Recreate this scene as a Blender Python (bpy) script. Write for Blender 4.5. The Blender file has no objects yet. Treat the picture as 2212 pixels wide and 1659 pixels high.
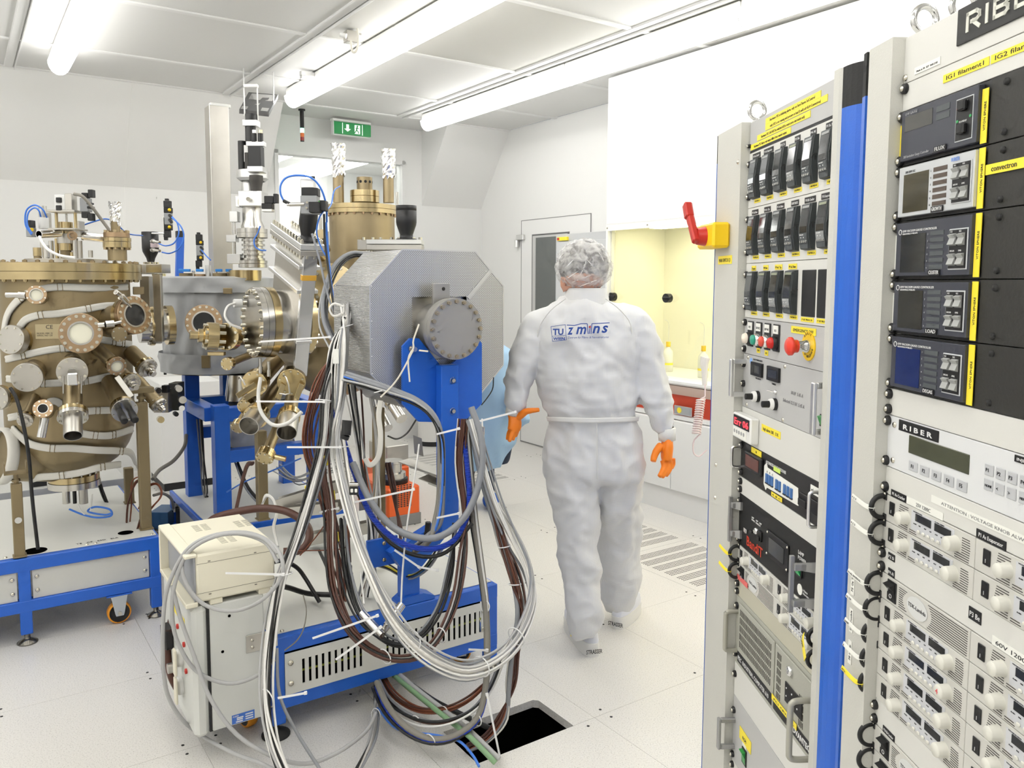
import bpy, math, random
from math import sin, cos, pi, radians, sqrt, atan2
from mathutils import Vector, Matrix
random.seed(7)
V = Vector
sc = bpy.context.scene
COL = sc.collection

# ---------------------------------------------------------------- camera
FPX, PPX, PPY = 1729.56, 1071.48, 761.19
PITCH, ROLL, EYE = radians(4.9835), radians(.1242), 1.6
YAWA, YAWR = radians(-33.862), radians(-3.196)
_r, _f, _u = V((1, 0, 0)), V((0, cos(PITCH), -sin(PITCH))), V((0, sin(PITCH), cos(PITCH)))
CR = cos(ROLL) * _r + sin(ROLL) * _u
CU = -sin(ROLL) * _r + cos(ROLL) * _u
CF = _f
CAM = V((0, 0, EYE))
cam = bpy.data.cameras.new('camera'); camo = bpy.data.objects.new('camera', cam); COL.objects.link(camo)
m3 = Matrix((CR, CU, -CF)).transposed()
camo.matrix_world = Matrix.Translation(CAM) @ m3.to_4x4()
cam.sensor_width = 36; cam.lens = FPX / 2212 * 36
cam.shift_x = (1106 - PPX) / 2212; cam.shift_y = (PPY - 829.5) / 2212
cam.clip_start = .05; cam.clip_end = 60
sc.camera = camo

# ---------------------------------------------------------------- world, exposure
w = bpy.data.worlds.new('world'); sc.world = w; w.use_nodes = True
w.node_tree.nodes['Background'].inputs[0].default_value = (.95, .97, 1, 1)
w.node_tree.nodes['Background'].inputs[1].default_value = .35
sc.view_settings.view_transform = 'Standard'; sc.view_settings.look = 'None'
sc.view_settings.gamma = 1; sc.view_settings.use_curve_mapping = False
sc.view_settings.exposure = .50
sc.cycles.max_bounces = 7; sc.cycles.diffuse_bounces = 4; sc.cycles.glossy_bounces = 3
sc.cycles.use_adaptive_sampling = True; sc.cycles.adaptive_threshold = .08; sc.cycles.adaptive_min_samples = 12
sc.cycles.transparent_max_bounces = 8; sc.cycles.caustics_reflective = False; sc.cycles.caustics_refractive = False
sc.cycles.sample_clamp_indirect = 6
sc.cycles.use_denoising = True; sc.cycles.use_light_tree = False
TUBE_POWER = 7.5

# ---------------------------------------------------------------- frames
ID = Matrix.Identity(4)
ROOM = Matrix.Rotation(-YAWA, 4, 'Z')              # x = b (to the right wall), y = a (to the back wall)
RD = V((sin(YAWR), cos(YAWR), 0)); RN = V((cos(YAWR), -sin(YAWR), 0))
def rackframe(s0, d=.748):
    M = Matrix((-RD, RN, V((0, 0, 1)))).transposed().to_4x4()
    return Matrix.Translation(s0 * RD + d * RN) @ M
RK1, RK2 = rackframe(2.0), rackframe(1.315)
ROOMI = ROOM.inverted()

def ray(x, y): return (x - PPX) / FPX * CR - (y - PPY) / FPX * CU + CF
def W(x, y, Y):
    d = ray(x, y); return CAM + d * (Y / d.y)
def G(x, y, Y):                                     # pixel + forward distance -> room coordinates
    return ROOMI @ W(x, y, Y)
def onz(x, y, z, F=ROOM):
    d = ray(x, y); return F.inverted() @ (CAM + d * ((z - EYE) / d.z))
def onp(x, y, axis, c, F=ROOM):                     # on the plane coordinate[axis] = c of frame F
    Fi = F.inverted(); o = Fi @ CAM; d = Fi.to_3x3() @ ray(x, y)
    return o + d * ((c - o[axis]) / d[axis])
def px(n, Y): return n * Y / FPX                    # n pixels at distance Y in metres

# ---------------------------------------------------------------- materials
MATS = {}
def mat(name, col, rough=.5, metal=0, bump=0, bscale=200, var=0, vscale=8, emit=0, spec=.5, coat=0, sss=0, aniso=0, alpha=1):
    if name in MATS: return MATS[name]
    m = bpy.data.materials.new(name); m.use_nodes = True; nt = m.node_tree; b = nt.nodes['Principled BSDF']
    c = tuple(col) + (1,)
    b.inputs['Base Color'].default_value = c; b.inputs['Roughness'].default_value = rough
    b.inputs['Metallic'].default_value = metal; b.inputs['Specular IOR Level'].default_value = spec
    b.inputs['Coat Weight'].default_value = coat
    if emit:
        b.inputs['Emission Color'].default_value = c; b.inputs['Emission Strength'].default_value = emit
    tc = nt.nodes.new('ShaderNodeTexCoord')
    if var:
        n = nt.nodes.new('ShaderNodeTexNoise'); n.inputs['Scale'].default_value = vscale; n.inputs['Detail'].default_value = 5
        nt.links.new(tc.outputs['Object'], n.inputs['Vector'])
        r = nt.nodes.new('ShaderNodeMapRange'); r.inputs[1].default_value = .3; r.inputs[2].default_value = .7
        r.inputs[3].default_value = 1 - var; r.inputs[4].default_value = 1 + var * .4
        mx = nt.nodes.new('ShaderNodeMix'); mx.data_type = 'RGBA'; mx.blend_type = 'MULTIPLY'; mx.inputs[0].default_value = 1
        cc = nt.nodes.new('ShaderNodeCombineColor')
        nt.links.new(n.outputs[0], r.inputs[0])
        for i in range(3): nt.links.new(r.outputs[0], cc.inputs[i])
        mx.inputs[6].default_value = c; nt.links.new(cc.outputs[0], mx.inputs[7]); nt.links.new(mx.outputs[2], b.inputs['Base Color'])
    if bump:
        n = nt.nodes.new('ShaderNodeTexNoise'); n.inputs['Scale'].default_value = bscale; n.inputs['Detail'].default_value = 3
        nt.links.new(tc.outputs['Object'], n.inputs['Vector'])
        bp = nt.nodes.new('ShaderNodeBump'); bp.inputs['Strength'].default_value = bump; bp.inputs['Distance'].default_value = .002
        nt.links.new(n.outputs[0], bp.inputs['Height']); nt.links.new(bp.outputs[0], b.inputs['Normal'])
    MATS[name] = m; return m
def glass(name, tint=(1, 1, 1), refl=.12, rough=.02):
    if name in MATS: return MATS[name]
    m = bpy.data.materials.new(name); m.use_nodes = True; nt = m.node_tree; nt.nodes.clear()
    o = nt.nodes.new('ShaderNodeOutputMaterial'); t = nt.nodes.new('ShaderNodeBsdfTransparent'); g = nt.nodes.new('ShaderNodeBsdfGlossy')
    t.inputs[0].default_value = tuple(tint) + (1,); g.inputs['Roughness'].default_value = rough
    f = nt.nodes.new('ShaderNodeLayerWeight'); f.inputs[0].default_value = .5
    p5 = nt.nodes.new('ShaderNodeMath'); p5.operation = 'POWER'; p5.inputs[1].default_value = 4
    a = nt.nodes.new('ShaderNodeMath'); a.operation = 'MULTIPLY_ADD'; a.inputs[1].default_value = .7; a.inputs[2].default_value = refl; a.use_clamp = True
    nt.links.new(f.outputs['Facing'], p5.inputs[0])
    mx = nt.nodes.new('ShaderNodeMixShader')
    nt.links.new(p5.outputs[0], a.inputs[0]); nt.links.new(a.outputs[0], mx.inputs[0]); nt.links.new(t.outputs[0], mx.inputs[1]); nt.links.new(g.outputs[0], mx.inputs[2]); nt.links.new(mx.outputs[0], o.inputs[0])
    MATS[name] = m; return m
def ringbump(m, axis, scale, strength=.6, dist=.003):  # corrugation along a local axis
    nt = m.node_tree; b = nt.nodes['Principled BSDF']; tc = nt.nodes.new('ShaderNodeTexCoord')
    wv = nt.nodes.new('ShaderNodeTexWave'); wv.bands_direction = axis; wv.inputs['Scale'].default_value = scale
    nt.links.new(tc.outputs['Object'], wv.inputs['Vector'])
    bp = nt.nodes.new('ShaderNodeBump'); bp.inputs['Strength'].default_value = strength; bp.inputs['Distance'].default_value = dist
    nt.links.new(wv.outputs[0], bp.inputs['Height']); nt.links.new(bp.outputs[0], b.inputs['Normal']); return m

M_wall = mat('wall_white', (.80, .80, .785), .55, bump=.05, bscale=60)
M_ceil = mat('ceiling_white', (.74, .74, .725), .5, bump=.1, bscale=400)
M_ceil2 = mat('ceiling_filter', (.66, .655, .62), .7, bump=.5, bscale=700)
M_trimw = mat('trim_white', (.80, .80, .79), .4)
M_black = mat('black_plastic', (.012, .012, .013), .45)
M_blackm = mat('black_matte', (.02, .02, .02), .7, bump=.2)
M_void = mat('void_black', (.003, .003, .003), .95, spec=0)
M_blue = mat('blue_paint', (.018, .13, .62), .32, bump=.15, bscale=300, var=.06)
M_grey = mat('grey_paint', (.60, .60, .57), .42, bump=.08, bscale=350, var=.04)
M_lgrey = mat('light_grey_paint', (.70, .70, .66), .45, bump=.08, bscale=350)
M_white = mat('white_plastic', (.80, .80, .78), .4)
M_cream = mat('cream_plastic', (.80, .76, .62), .45, bump=.08, bscale=400)
M_gold = mat('bronze_steel', (.37, .295, .175), .42, .85, bump=.12, bscale=260, var=.12, vscale=5)
M_goldb = mat('bronze_bright', (.60, .48, .27), .22, 1, var=.15, vscale=9)
M_goldd = mat('bronze_paint', (.27, .21, .115), .5, .4, bump=.15, bscale=300)
M_brown = mat('copper_brown', (.44, .31, .19), .32, .9)
M_steel = mat('steel', (.62, .60, .56), .22, 1, var=.08, vscale=12)
M_steelb = mat('brushed_steel', (.56, .54, .50), .38, 1, bump=.1, bscale=500, var=.06)
M_alu = mat('aluminium', (.72, .72, .71), .35, .9, bump=.06, bscale=500)
M_chrome = mat('chrome', (.82, .82, .82), .1, 1)
M_bolt = mat('bolt_steel', (.66, .63, .54), .25, 1)
M_red = mat('red_plastic', (.55, .03, .02), .35)
M_yellow = mat('yellow_plastic', (.95, .62, .01), .4)
M_label = mat('yellow_label', (.98, .80, .05), .45)
M_paper = mat('white_label', (.85, .85, .80), .6)
M_ink = mat('ink', (.02, .02, .025), .6)
M_inkw = mat('white_ink', (.8, .8, .8), .6)
M_orange = mat('orange_paint', (.90, .14, .02), .38)

# ---------------------------------------------------------------- mesh builder
def catmull(P, k):
    P = [V(p) for p in P]
    if len(P) < 3 or k < 2: return P
    out = []
    for i in range(len(P) - 1):
        p0 = P[i - 1] if i else P[0] * 2 - P[1]; p1 = P[i]; p2 = P[i + 1]; p3 = P[i + 2] if i + 2 < len(P) else P[-1] * 2 - P[-2]
        for j in range(k):
            t = j / k
            out.append(.5 * ((2 * p1) + (p2 - p0) * t + (2 * p0 - 5 * p1 + 4 * p2 - p3) * t * t + (3 * p1 - p0 - 3 * p2 + p3) * t ** 3))
    out.append(P[-1]); return out
def basis(ax):
    ax = V(ax).normalized(); t = V((0, 0, 1)) if abs(ax.z) < .9 else V((1, 0, 0))
    u = t.cross(ax).normalized(); return u, ax.cross(u), ax
class MB:
    def __init__(s, F=None): s.v = []; s.f = []; s.s = []; s.m = []; s.F = ROOM if F is None else F; s.mi = 0
    def add(s, vs, fs, smooth=False):
        o = len(s.v); s.v += [tuple(p) for p in vs]
        for f in fs: s.f.append(tuple(i + o for i in f)); s.s.append(smooth); s.m.append(s.mi)
        return s
    def box(s, x0, x1, y0, y1, z0, z1, bev=0):
        c = V(((x0 + x1) / 2, (y0 + y1) / 2, (z0 + z1) / 2))
        return s.obox(c, V((abs(x1 - x0) / 2, 0, 0)), V((0, abs(y1 - y0) / 2, 0)), V((0, 0, abs(z1 - z0) / 2)), bev)
    def obox(s, c, a, b, d, bev=0):
        c, a, b, d = V(c), V(a), V(b), V(d)
        if a.cross(b).dot(d) < 0: d = -d
        if not bev:
            vs = [c + i * a + j * b + k * d for i in (-1, 1) for j in (-1, 1) for k in (-1, 1)]
            return s.add(vs, [(0, 1, 3, 2), (4, 6, 7, 5), (0, 4, 5, 1), (2, 3, 7, 6), (0, 2, 6, 4), (1, 5, 7, 3)])
        L = [a.length, b.length, d.length]; bev = min(bev, min(L) * .9); q = [1 - bev / l for l in L]
        vs = []; idx = {}
        for i in (-1, 1):
            for j in (-1, 1):
                for k in (-1, 1):
                    for ax in range(3):
                        w = [i * q[0], j * q[1], k * q[2]]; w[ax] = (i, j, k)[ax]
                        idx[i, j, k, ax] = len(vs); vs.append(c + w[0] * a + w[1] * b + w[2] * d)
        fs = []; r = (-1, 1)
        for ax in range(3):
            o1, o2 = (ax + 1) % 3, (ax + 2) % 3
            for sg in r:
                cs = []
                for (p, t) in ((-1, -1), (1, -1), (1, 1), (-1, 1)):
                    w = [0, 0, 0]; w[ax] = sg; w[o1] = p; w[o2] = t; cs.append(idx[w[0], w[1], w[2], ax])
                fs.append(tuple(cs) if sg > 0 else tuple(reversed(cs)))
                for sg2 in r:                       # edge between ax(sg) and o1(sg2)
                    w = [0, 0, 0]; w[ax] = sg; w[o1] = sg2
                    w[o2] = -1; A0 = idx[w[0], w[1], w[2], ax]; B0 = idx[w[0], w[1], w[2], o1]
                    w[o2] = 1; A1 = idx[w[0], w[1], w[2], ax]; B1 = idx[w[0], w[1], w[2], o1]
                    f = (A0, B0, B1, A1); fs.append(f if sg * sg2 > 0 else tuple(reversed(f)))
        for i in r:
            for j in r:
                for k in r:
                    f = (idx[i, j, k, 0], idx[i, j, k, 1], idx[i, j, k, 2]); fs.append(f if i * j * k > 0 else tuple(reversed(f)))
        return s.add(vs, fs)
    def lathe(s, p, ax, prof, n=24, smooth=True, u=None):
        if not smooth and len(prof) > 2:
            for j in range(len(prof) - 1): s.lathe(p, ax, prof[j:j + 2], n, True)
            return s
        smooth = True; uu, vv, ax = basis(ax); p = V(p); vs = []; fs = []; k = len(prof)
        for (r, h) in prof:
            for i in range(n):
                a = 2 * pi * i / n; vs.append(p + ax * h + (uu * cos(a) + vv * sin(a)) * r)
        for j in range(k - 1):
            for i in range(n): fs.append((j * n + i, j * n + (i + 1) % n, (j + 1) * n + (i + 1) % n, (j + 1) * n + i))
        return s.add(vs, fs, smooth)
    def cap(s, p, ax, r, n=24, flip=False):
        uu, vv, ax = basis(ax); vs = [V(p) + (uu * cos(2 * pi * i / n) + vv * sin(2 * pi * i / n)) * r for i in range(n)]
        f = tuple(range(n)); return s.add(vs, [tuple(reversed(f)) if flip else f])
    def cyl(s, p0, p1, r0, r1=None, n=16, caps=True):
        p0, p1 = V(p0), V(p1); r1 = r0 if r1 is None else r1; ax = p1 - p0
        s.lathe(p0, ax, [(r0, 0), (r1, ax.length)], n)
        if caps: s.cap(p0, ax, r0, n, True); s.cap(p1, ax, r1, n)
        return s
    def pipe(s, p0, p1, r, ri, n=20):               # hollow tube
        p0, p1 = V(p0), V(p1); L = (p1 - p0).length
        s.lathe(p0, p1 - p0, [(ri, 0), (r, 0)], n, False); s.lathe(p0, p1 - p0, [(r, 0), (r, L)], n)
        s.lathe(p0, p1 - p0, [(r, L), (ri, L)], n, False); s.lathe(p0, p1 - p0, [(ri, L), (ri, 0)], n); return s
    def tube(s, P, r, n=8, k=6, caps=True, rr=None):
        P = catmull(P, k); m = len(P); vs = []; fs = []
        T = [(P[min(i + 1, m - 1)] - P[max(i - 1, 0)]).normalized() for i in range(m)]
        u = basis(T[0])[0]
        for i in range(m):
            u = (u - T[i] * u.dot(T[i]))
            u = u.normalized() if u.length > 1e-6 else basis(T[i])[0]
            v = T[i].cross(u); R = r if rr is None else rr(i / (m - 1))
            for j in range(n):
                a = 2 * pi * j / n; vs.append(P[i] + (u * cos(a) + v * sin(a)) * R)
        for i in range(m - 1):
            for j in range(n): fs.append((i * n + j, i * n + (j + 1) % n, (i + 1) * n + (j + 1) % n, (i + 1) * n + j))
        s.add(vs, fs, True)
        if caps: s.add(vs[:n], [tuple(range(n))[::-1]]); s.add(vs[-n:], [tuple(range(n))])
        return s
    def ribbon(s, P, N, w, t, k=5):                 # flat strap, N = normals per point
        Q = catmull(P, k); NN = catmull(N, k); m = len(Q); vs = []; fs = []
        for i in range(m):
            T = (Q[min(i + 1, m - 1)] - Q[max(i - 1, 0)]).normalized(); nn = NN[i].normalized(); b = T.cross(nn).normalized()
            for (x, y) in ((-w / 2, -t), (-w / 2, t * .3), (-w * .34, t), (-w * .06, t * .7), (w * .06, t * .7), (w * .34, t), (w / 2, t * .3), (w / 2, -t)): vs.append(Q[i] + b * x + nn * y)
        for i in range(m - 1):
            for j in range(8): fs.append((i * 8 + j, i * 8 + (j + 1) % 8, (i + 1) * 8 + (j + 1) % 8, (i + 1) * 8 + j))
        return s.add(vs, fs, True)
    def prism(s, pts, ext, smooth=False):
        pts = [V(p) for p in pts]; n = len(pts); e = V(ext)
        nn = sum(((pts[i] - pts[0]).cross(pts[(i + 1) % n] - pts[0]) for i in range(n)), V())
        if nn.dot(e) > 0: pts = pts[::-1]
        s.add(pts + [p + e for p in pts], [tuple(range(n)), tuple(range(2 * n - 1, n - 1, -1))])
        return s.add(pts + [p + e for p in pts], [((i + 1) % n, i, i + n, (i + 1) % n + n) for i in range(n)], smooth)
    def poly(s, pts): return s.add(pts, [tuple(range(len(pts)))])
    def torus(s, c, ax, R, r, n=24, m=10, a0=0, a1=2 * pi):
        u, v, ax = basis(ax); c = V(c); full = abs(a1 - a0 - 2 * pi) < 1e-6; k = n if full else n + 1; vs = []; fs = []
        for i in range(k):
            a = a0 + (a1 - a0) * i / n; d = u * cos(a) + v * sin(a)
            for j in range(m):
                b = 2 * pi * j / m; vs.append(c + d * (R + r * cos(b)) + ax * r * sin(b))
        for i in range(n):
            for j in range(m): fs.append((i * m + j, ((i + 1) % k) * m + j, ((i + 1) % k) * m + (j + 1) % m, i * m + (j + 1) % m))
        return s.add(vs, fs, True)
    def sphere(s, c, r, n=14, m=9, sc=(1, 1, 1)):
        c = V(c); vs = []; fs = []
        for i in range(m + 1):
            t = pi * i / m
            for j in range(n):
                a = 2 * pi * j / n; vs.append(c + V((r * sc[0] * sin(t) * cos(a), r * sc[1] * sin(t) * sin(a), r * sc[2] * cos(t))))
        for i in range(m):
            for j in range(n): fs.append((i * n + j, (i + 1) * n + j, (i + 1) * n + (j + 1) % n, i * n + (j + 1) % n))
        return s.add(vs, fs, True)
    def hexb(s, p, ax, r, h):
        u, v, ax = basis(ax); p = V(p)
        s.prism([p + (u * cos(pi * i / 3) + v * sin(pi * i / 3)) * r for i in range(6)], ax * h); return s
    def build(s, name, m, parent=None, label=None, cat=None, group=None, kind=None, org=None):
        me = bpy.data.meshes.new(name)
        if parent is not None:
            X = PMAT[parent.name].inverted() @ s.F
            vs = [X @ V(p) for p in s.v]
        else:
            if org is None:
                n = len(s.v); xs = [p[0] for p in s.v]; ys = [p[1] for p in s.v]; zs = [p[2] for p in s.v]
                org = V(((min(xs) + max(xs)) / 2, (min(ys) + max(ys)) / 2, min(zs)))
            org = V(org); vs = [V(p) - org for p in s.v]
        me.from_pydata(vs, [], s.f)
        me.polygons.foreach_set('use_smooth', s.s)
        ms = m if isinstance(m, (list, tuple)) else [m]
        for q in ms: me.materials.append(q)
        if len(ms) > 1: me.polygons.foreach_set('material_index', s.m)
        me.update()
        o = bpy.data.objects.new(name, me); COL.objects.link(o)
        if parent is not None:
            o.parent = parent; PMAT[o.name] = PMAT[parent.name]; DEPTH[o.name] = DEPTH[parent.name] + 1
        else:
            o.matrix_world = s.F @ Matrix.Translation(org); PMAT[o.name] = s.F @ Matrix.Translation(org); DEPTH[o.name] = 0
        tag(o, label, cat, group, kind); return o
PMAT = {}; DEPTH = {}
def tag(o, label=None, cat=None, group=None, kind=None):
    if label: o['label'] = label
    if cat: o['category'] = cat
    if group: o['group'] = group
    if kind: o['kind'] = kind
    return o
def thing(name, label, cat, loc=(0, 0, 0), F=None, group=None, kind=None):
    F = ROOM if F is None else F
    o = bpy.data.objects.new(name, None); COL.objects.link(o); o.empty_display_size = .05
    o.matrix_world = F @ Matrix.Translation(V(loc)); PMAT[o.name] = o.matrix_world.copy(); DEPTH[o.name] = 0
    return tag(o, label, cat, group, kind)
def inst(name, me, mt, parent, p, ax=(0, 0, 1), F=None, scale=1):
    """a small repeated part sharing mesh data, z of the mesh along ax"""
    F = ROOM if F is None else F
    u, v, a = basis(ax); R = Matrix((u, v, a)).transposed().to_4x4()
    o = bpy.data.objects.new(name, me); COL.objects.link(o)
    o.parent = parent; o.matrix_local = PMAT[parent.name].inverted() @ F @ Matrix.Translation(V(p)) @ R @ Matrix.Scale(scale, 4)
    PMAT[o.name] = PMAT[parent.name]; DEPTH[o.name] = DEPTH[parent.name] + 1
    return o
def copytree(o, T, label=None, group=None, name=None):
    """copy a thing with its parts; T is a world transform applied to it"""
    c = o.copy(); COL.objects.link(c); c.matrix_world = T @ PMAT[o.name]; PMAT[c.name] = T @ PMAT[o.name]
    if label: c['label'] = label
    if group: c['group'] = group
    def rec(a, b):
        for ch in KIDS.get(a.name, []):
            d = ch.copy(); COL.objects.link(d); d.parent = b; rec(ch, d)
    rec(o, c); return c
KIDS = {}
def indexkids():
    KIDS.clear()
    for q in bpy.data.objects:
        if q.parent: KIDS.setdefault(q.parent.name, []).append(q)
def boltmesh(r, h, m, kind='hex'):
    key = ('bolt', round(r, 5), round(h, 5), m.name, kind)
    if key in MATS: return MATS[key]
    b = MB(ID)
    if kind == 'hex': b.hexb((0, 0, 0), (0, 0, 1), r, h); b.cyl((0, 0, h), (0, 0, h * 1.25), r * .45, n=8)
    elif kind == 'cap': b.cyl((0, 0, 0), (0, 0, h), r, n=12); b.cyl((0, 0, h), (0, 0, h * 1.01), r * .5, n=6)
    else: b.lathe((0, 0, 0), (0, 0, 1), [(r, 0), (r * .95, h * .4), (r * .6, h * .85), (0, h)], 12)
    me = bpy.data.meshes.new('bolt'); me.from_pydata(b.v, [], b.f); me.polygons.foreach_set('use_smooth', b.s); me.materials.append(m)
    MATS[key] = me; return me

# ---------------------------------------------------------------- lettering
_fc = {}
def lettering(txt, F, parent, p, size, m, xdir=(1, 0, 0), up=(0, 0, 1), name='lettering', align='LEFT', shear=0, width=None, bold=0, squeeze=1):
    cu = bpy.data.curves.new('t', 'FONT'); cu.body = txt; cu.size = size; cu.extrude = .0002; cu.shear = shear; cu.offset = bold
    cu.align_x = align; cu.resolution_u = 2
    ob = bpy.data.objects.new('t', cu)
    me = bpy.data.meshes.new_from_object(ob); bpy.data.objects.remove(ob)
    xs = [v.co.x for v in me.vertices] or [0]
    k = squeeze
    if width and max(xs) - min(xs) > 0: k = width / (max(xs) - min(xs))
    x = V(xdir).normalized(); z = V(up).normalized(); n = x.cross(z)
    R = Matrix((x, z, n)).transposed().to_4x4()
    X = PMAT[parent.name].inverted() @ F @ Matrix.Translation(V(p)) @ R @ Matrix.Diagonal((k, 1, 1, 1))
    me.transform(X); me.materials.clear(); me.materials.append(m)
    o = bpy.data.objects.new(name, me); COL.objects.link(o); o.parent = parent; PMAT[o.name] = PMAT[parent.name]; DEPTH[o.name] = DEPTH[parent.name] + 1
    return o
# ================================================================ ROOM
ZC = 3.12
T0A, T0B, TP = 2.145, .0065, .6245                  # floor tile grid in a and b
M_floor = bpy.data.materials.new('floor_vinyl'); M_floor.use_nodes = True
def _fl():
    nt = M_floor.node_tree; b = nt.nodes['Principled BSDF']; b.inputs['Roughness'].default_value = .32
    geo = nt.nodes.new('ShaderNodeNewGeometry')
    v = nt.nodes.new('ShaderNodeTexNoise'); v.inputs['Scale'].default_value = 210; v.inputs['Detail'].default_value = 4; v.inputs['Roughness'].default_value = .7
    nt.links.new(geo.outputs['Position'], v.inputs['Vector'])
    r = nt.nodes.new('ShaderNodeValToRGB'); e = r.color_ramp.elements
    e[0].position = .30; e[0].color = (.36, .35, .33, 1); e[1].position = .45; e[1].color = (.72, .70, .665, 1)
    q = e.new(.70); q.color = (.78, .765, .73, 1)
    nt.links.new(v.outputs[0], r.inputs[0]); nt.links.new(r.outputs[0], b.inputs['Base Color'])
    n2 = nt.nodes.new('ShaderNodeTexNoise'); n2.inputs['Scale'].default_value = 40
    nt.links.new(geo.outputs['Position'], n2.inputs['Vector'])
    bp = nt.nodes.new('ShaderNodeBump'); bp.inputs['Strength'].default_value = .08; bp.inputs['Distance'].default_value = .002
    nt.links.new(n2.outputs[0], bp.inputs['Height']); nt.links.new(bp.outputs[0], b.inputs['Normal'])
_fl()
fl = MB(); fl.box(-3.1, 4.9, -3.1, 7.6, -.66, -.62)
for (x0, x1, y0, y1) in ((-3.1, 4.9, -3.1, T0A - 6 * TP), (-3.1, T0B - 4 * TP, T0A - 6 * TP, 7.6)): fl.box(x0, x1, y0, y1, -.03, 0)
floor = fl.build('floor', [M_floor], kind='structure')
tb = MB(ID); g = .0006; h = TP / 2 - g
tb.box(-h, h, -h, h, -.03, 0)
tb.mi = 1
for i in (-1, 1):
    for j in (-1, 1): tb.cyl((i * (h - .055), j * (h - .03), 0), (i * (h - .055), j * (h - .03), .0006), .0055, n=10)
tile_me = bpy.data.meshes.new('floor_tile'); tile_me.from_pydata(tb.v, [], tb.f); tile_me.materials.append(M_floor); tile_me.materials.append(M_blackm)
tile_me.polygons.foreach_set('material_index', tb.m)
# perforated tile: plate with real slots arranged in bands
def perf_tile():
    b = MB(ID); m = .05; n = 44; dx = (2 * h - 2 * m) / n; rows = []
    y = -h + m
    for band in range(6):
        for k in range(4): rows.append(y); y += .0165
        y += (2 * h - 2 * m - 6 * 4 * .0165) / 5
    b.add([(-h, -h, 0), (h, -h, 0), (h, -h + m, 0), (-h, -h + m, 0)], [(0, 1, 2, 3)])
    b.add([(-h, -h + m, 0), (-h + m, -h + m, 0), (-h + m, h, 0), (-h, h, 0)], [(0, 1, 2, 3)])
    b.add([(h - m, -h + m, 0), (h, -h + m, 0), (h, h, 0), (h - m, h, 0)], [(0, 1, 2, 3)])
    last = -h + m
    for ri, y in enumerate(rows):
        if y > last + 1e-5: b.add([(-h + m, last, 0), (h - m, last, 0), (h - m, y, 0), (-h + m, y, 0)], [(0, 1, 2, 3)])
        y1 = y + .0165
        for i in range(n):
            x0 = -h + m + i * dx; x1 = x0 + dx; off = 0.1 * dx if ri % 2 else -.1 * dx
            cx, cy = (x0 + x1) / 2 + off, (y + y1) / 2; rx, ry = dx * .30, .0045
            o = [(x0, y, 0), (x1, y, 0), (x1, y1, 0), (x0, y1, 0)]
            q = [(cx - rx, cy - ry, 0), (cx + rx, cy - ry, 0), (cx + rx, cy + ry, 0), (cx - rx, cy + ry, 0)]
            b.add(o + q, [(0, 1, 5, 4), (1, 2, 6, 5), (2, 3, 7, 6), (3, 0, 4, 7)])
        last = y1
    b.add([(-h + m, last, 0), (h - m, last, 0), (h - m, h, 0), (-h + m, h, 0)], [(0, 1, 2, 3)])
    b.add([(-h, -h, -.03), (h, -h, -.03), (h, h, -.03), (-h, h, -.03)], [(3, 2, 1, 0)])
    b.mi = 1; b.box(-h, h, -h, h, -.029, -.02)
    me = bpy.data.meshes.new('perforated_tile'); me.from_pydata(b.v, [], b.f); me.materials.append(M_floor); me.materials.append(M_void)
    me.polygons.foreach_set('material_index', b.m); return me
perf_me = perf_tile()
PERF = {(5, 1), (5, 2), (5, 5), (5, 6), (4, 6)}
for i in range(-4, 8):
    for j in range(-6, 9):
        if (i, j) == (2, 0): continue
        pf = (i, j) in PERF
        inst('perforated_tile' if pf else 'floor_tile', perf_me if pf else tile_me, None, floor, (T0B + (i + .5) * TP, T0A + (j + .5) * TP, 0), (0, 0, 1)).rotation_euler = (0, 0, 0)
# tile with the cut-out and the dark void below
b0, b1, a0, a1 = T0B + 2 * TP + g, T0B + 3 * TP - g, T0A + g, T0A + TP - g
hb0, hb1, ha1 = 1.368, 1.782, 2.372; c_ = .016
tb = MB(); tb.prism([(b0, a0, -.03), (hb0, a0, -.03), (hb0, ha1 - .03, -.03), (hb0 - .0, ha1, -.03), (hb1 - c_, ha1, -.03), (hb1, ha1 - c_, -.03), (hb1, a0, -.03), (b1, a0, -.03), (b1, a1, -.03), (b0, a1, -.03)], (0, 0, .03))
t = tb.build('cut_tile', M_floor, floor)
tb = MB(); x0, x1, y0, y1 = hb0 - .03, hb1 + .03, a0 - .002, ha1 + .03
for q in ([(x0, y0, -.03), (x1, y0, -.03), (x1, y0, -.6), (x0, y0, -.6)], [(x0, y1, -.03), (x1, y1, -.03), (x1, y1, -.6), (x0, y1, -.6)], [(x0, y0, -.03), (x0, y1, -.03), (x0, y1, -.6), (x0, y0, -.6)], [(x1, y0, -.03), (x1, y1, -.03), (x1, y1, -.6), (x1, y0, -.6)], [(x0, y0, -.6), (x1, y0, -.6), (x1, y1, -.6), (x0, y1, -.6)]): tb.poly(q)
tb.build('cable_shaft', M_void, floor)

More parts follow.
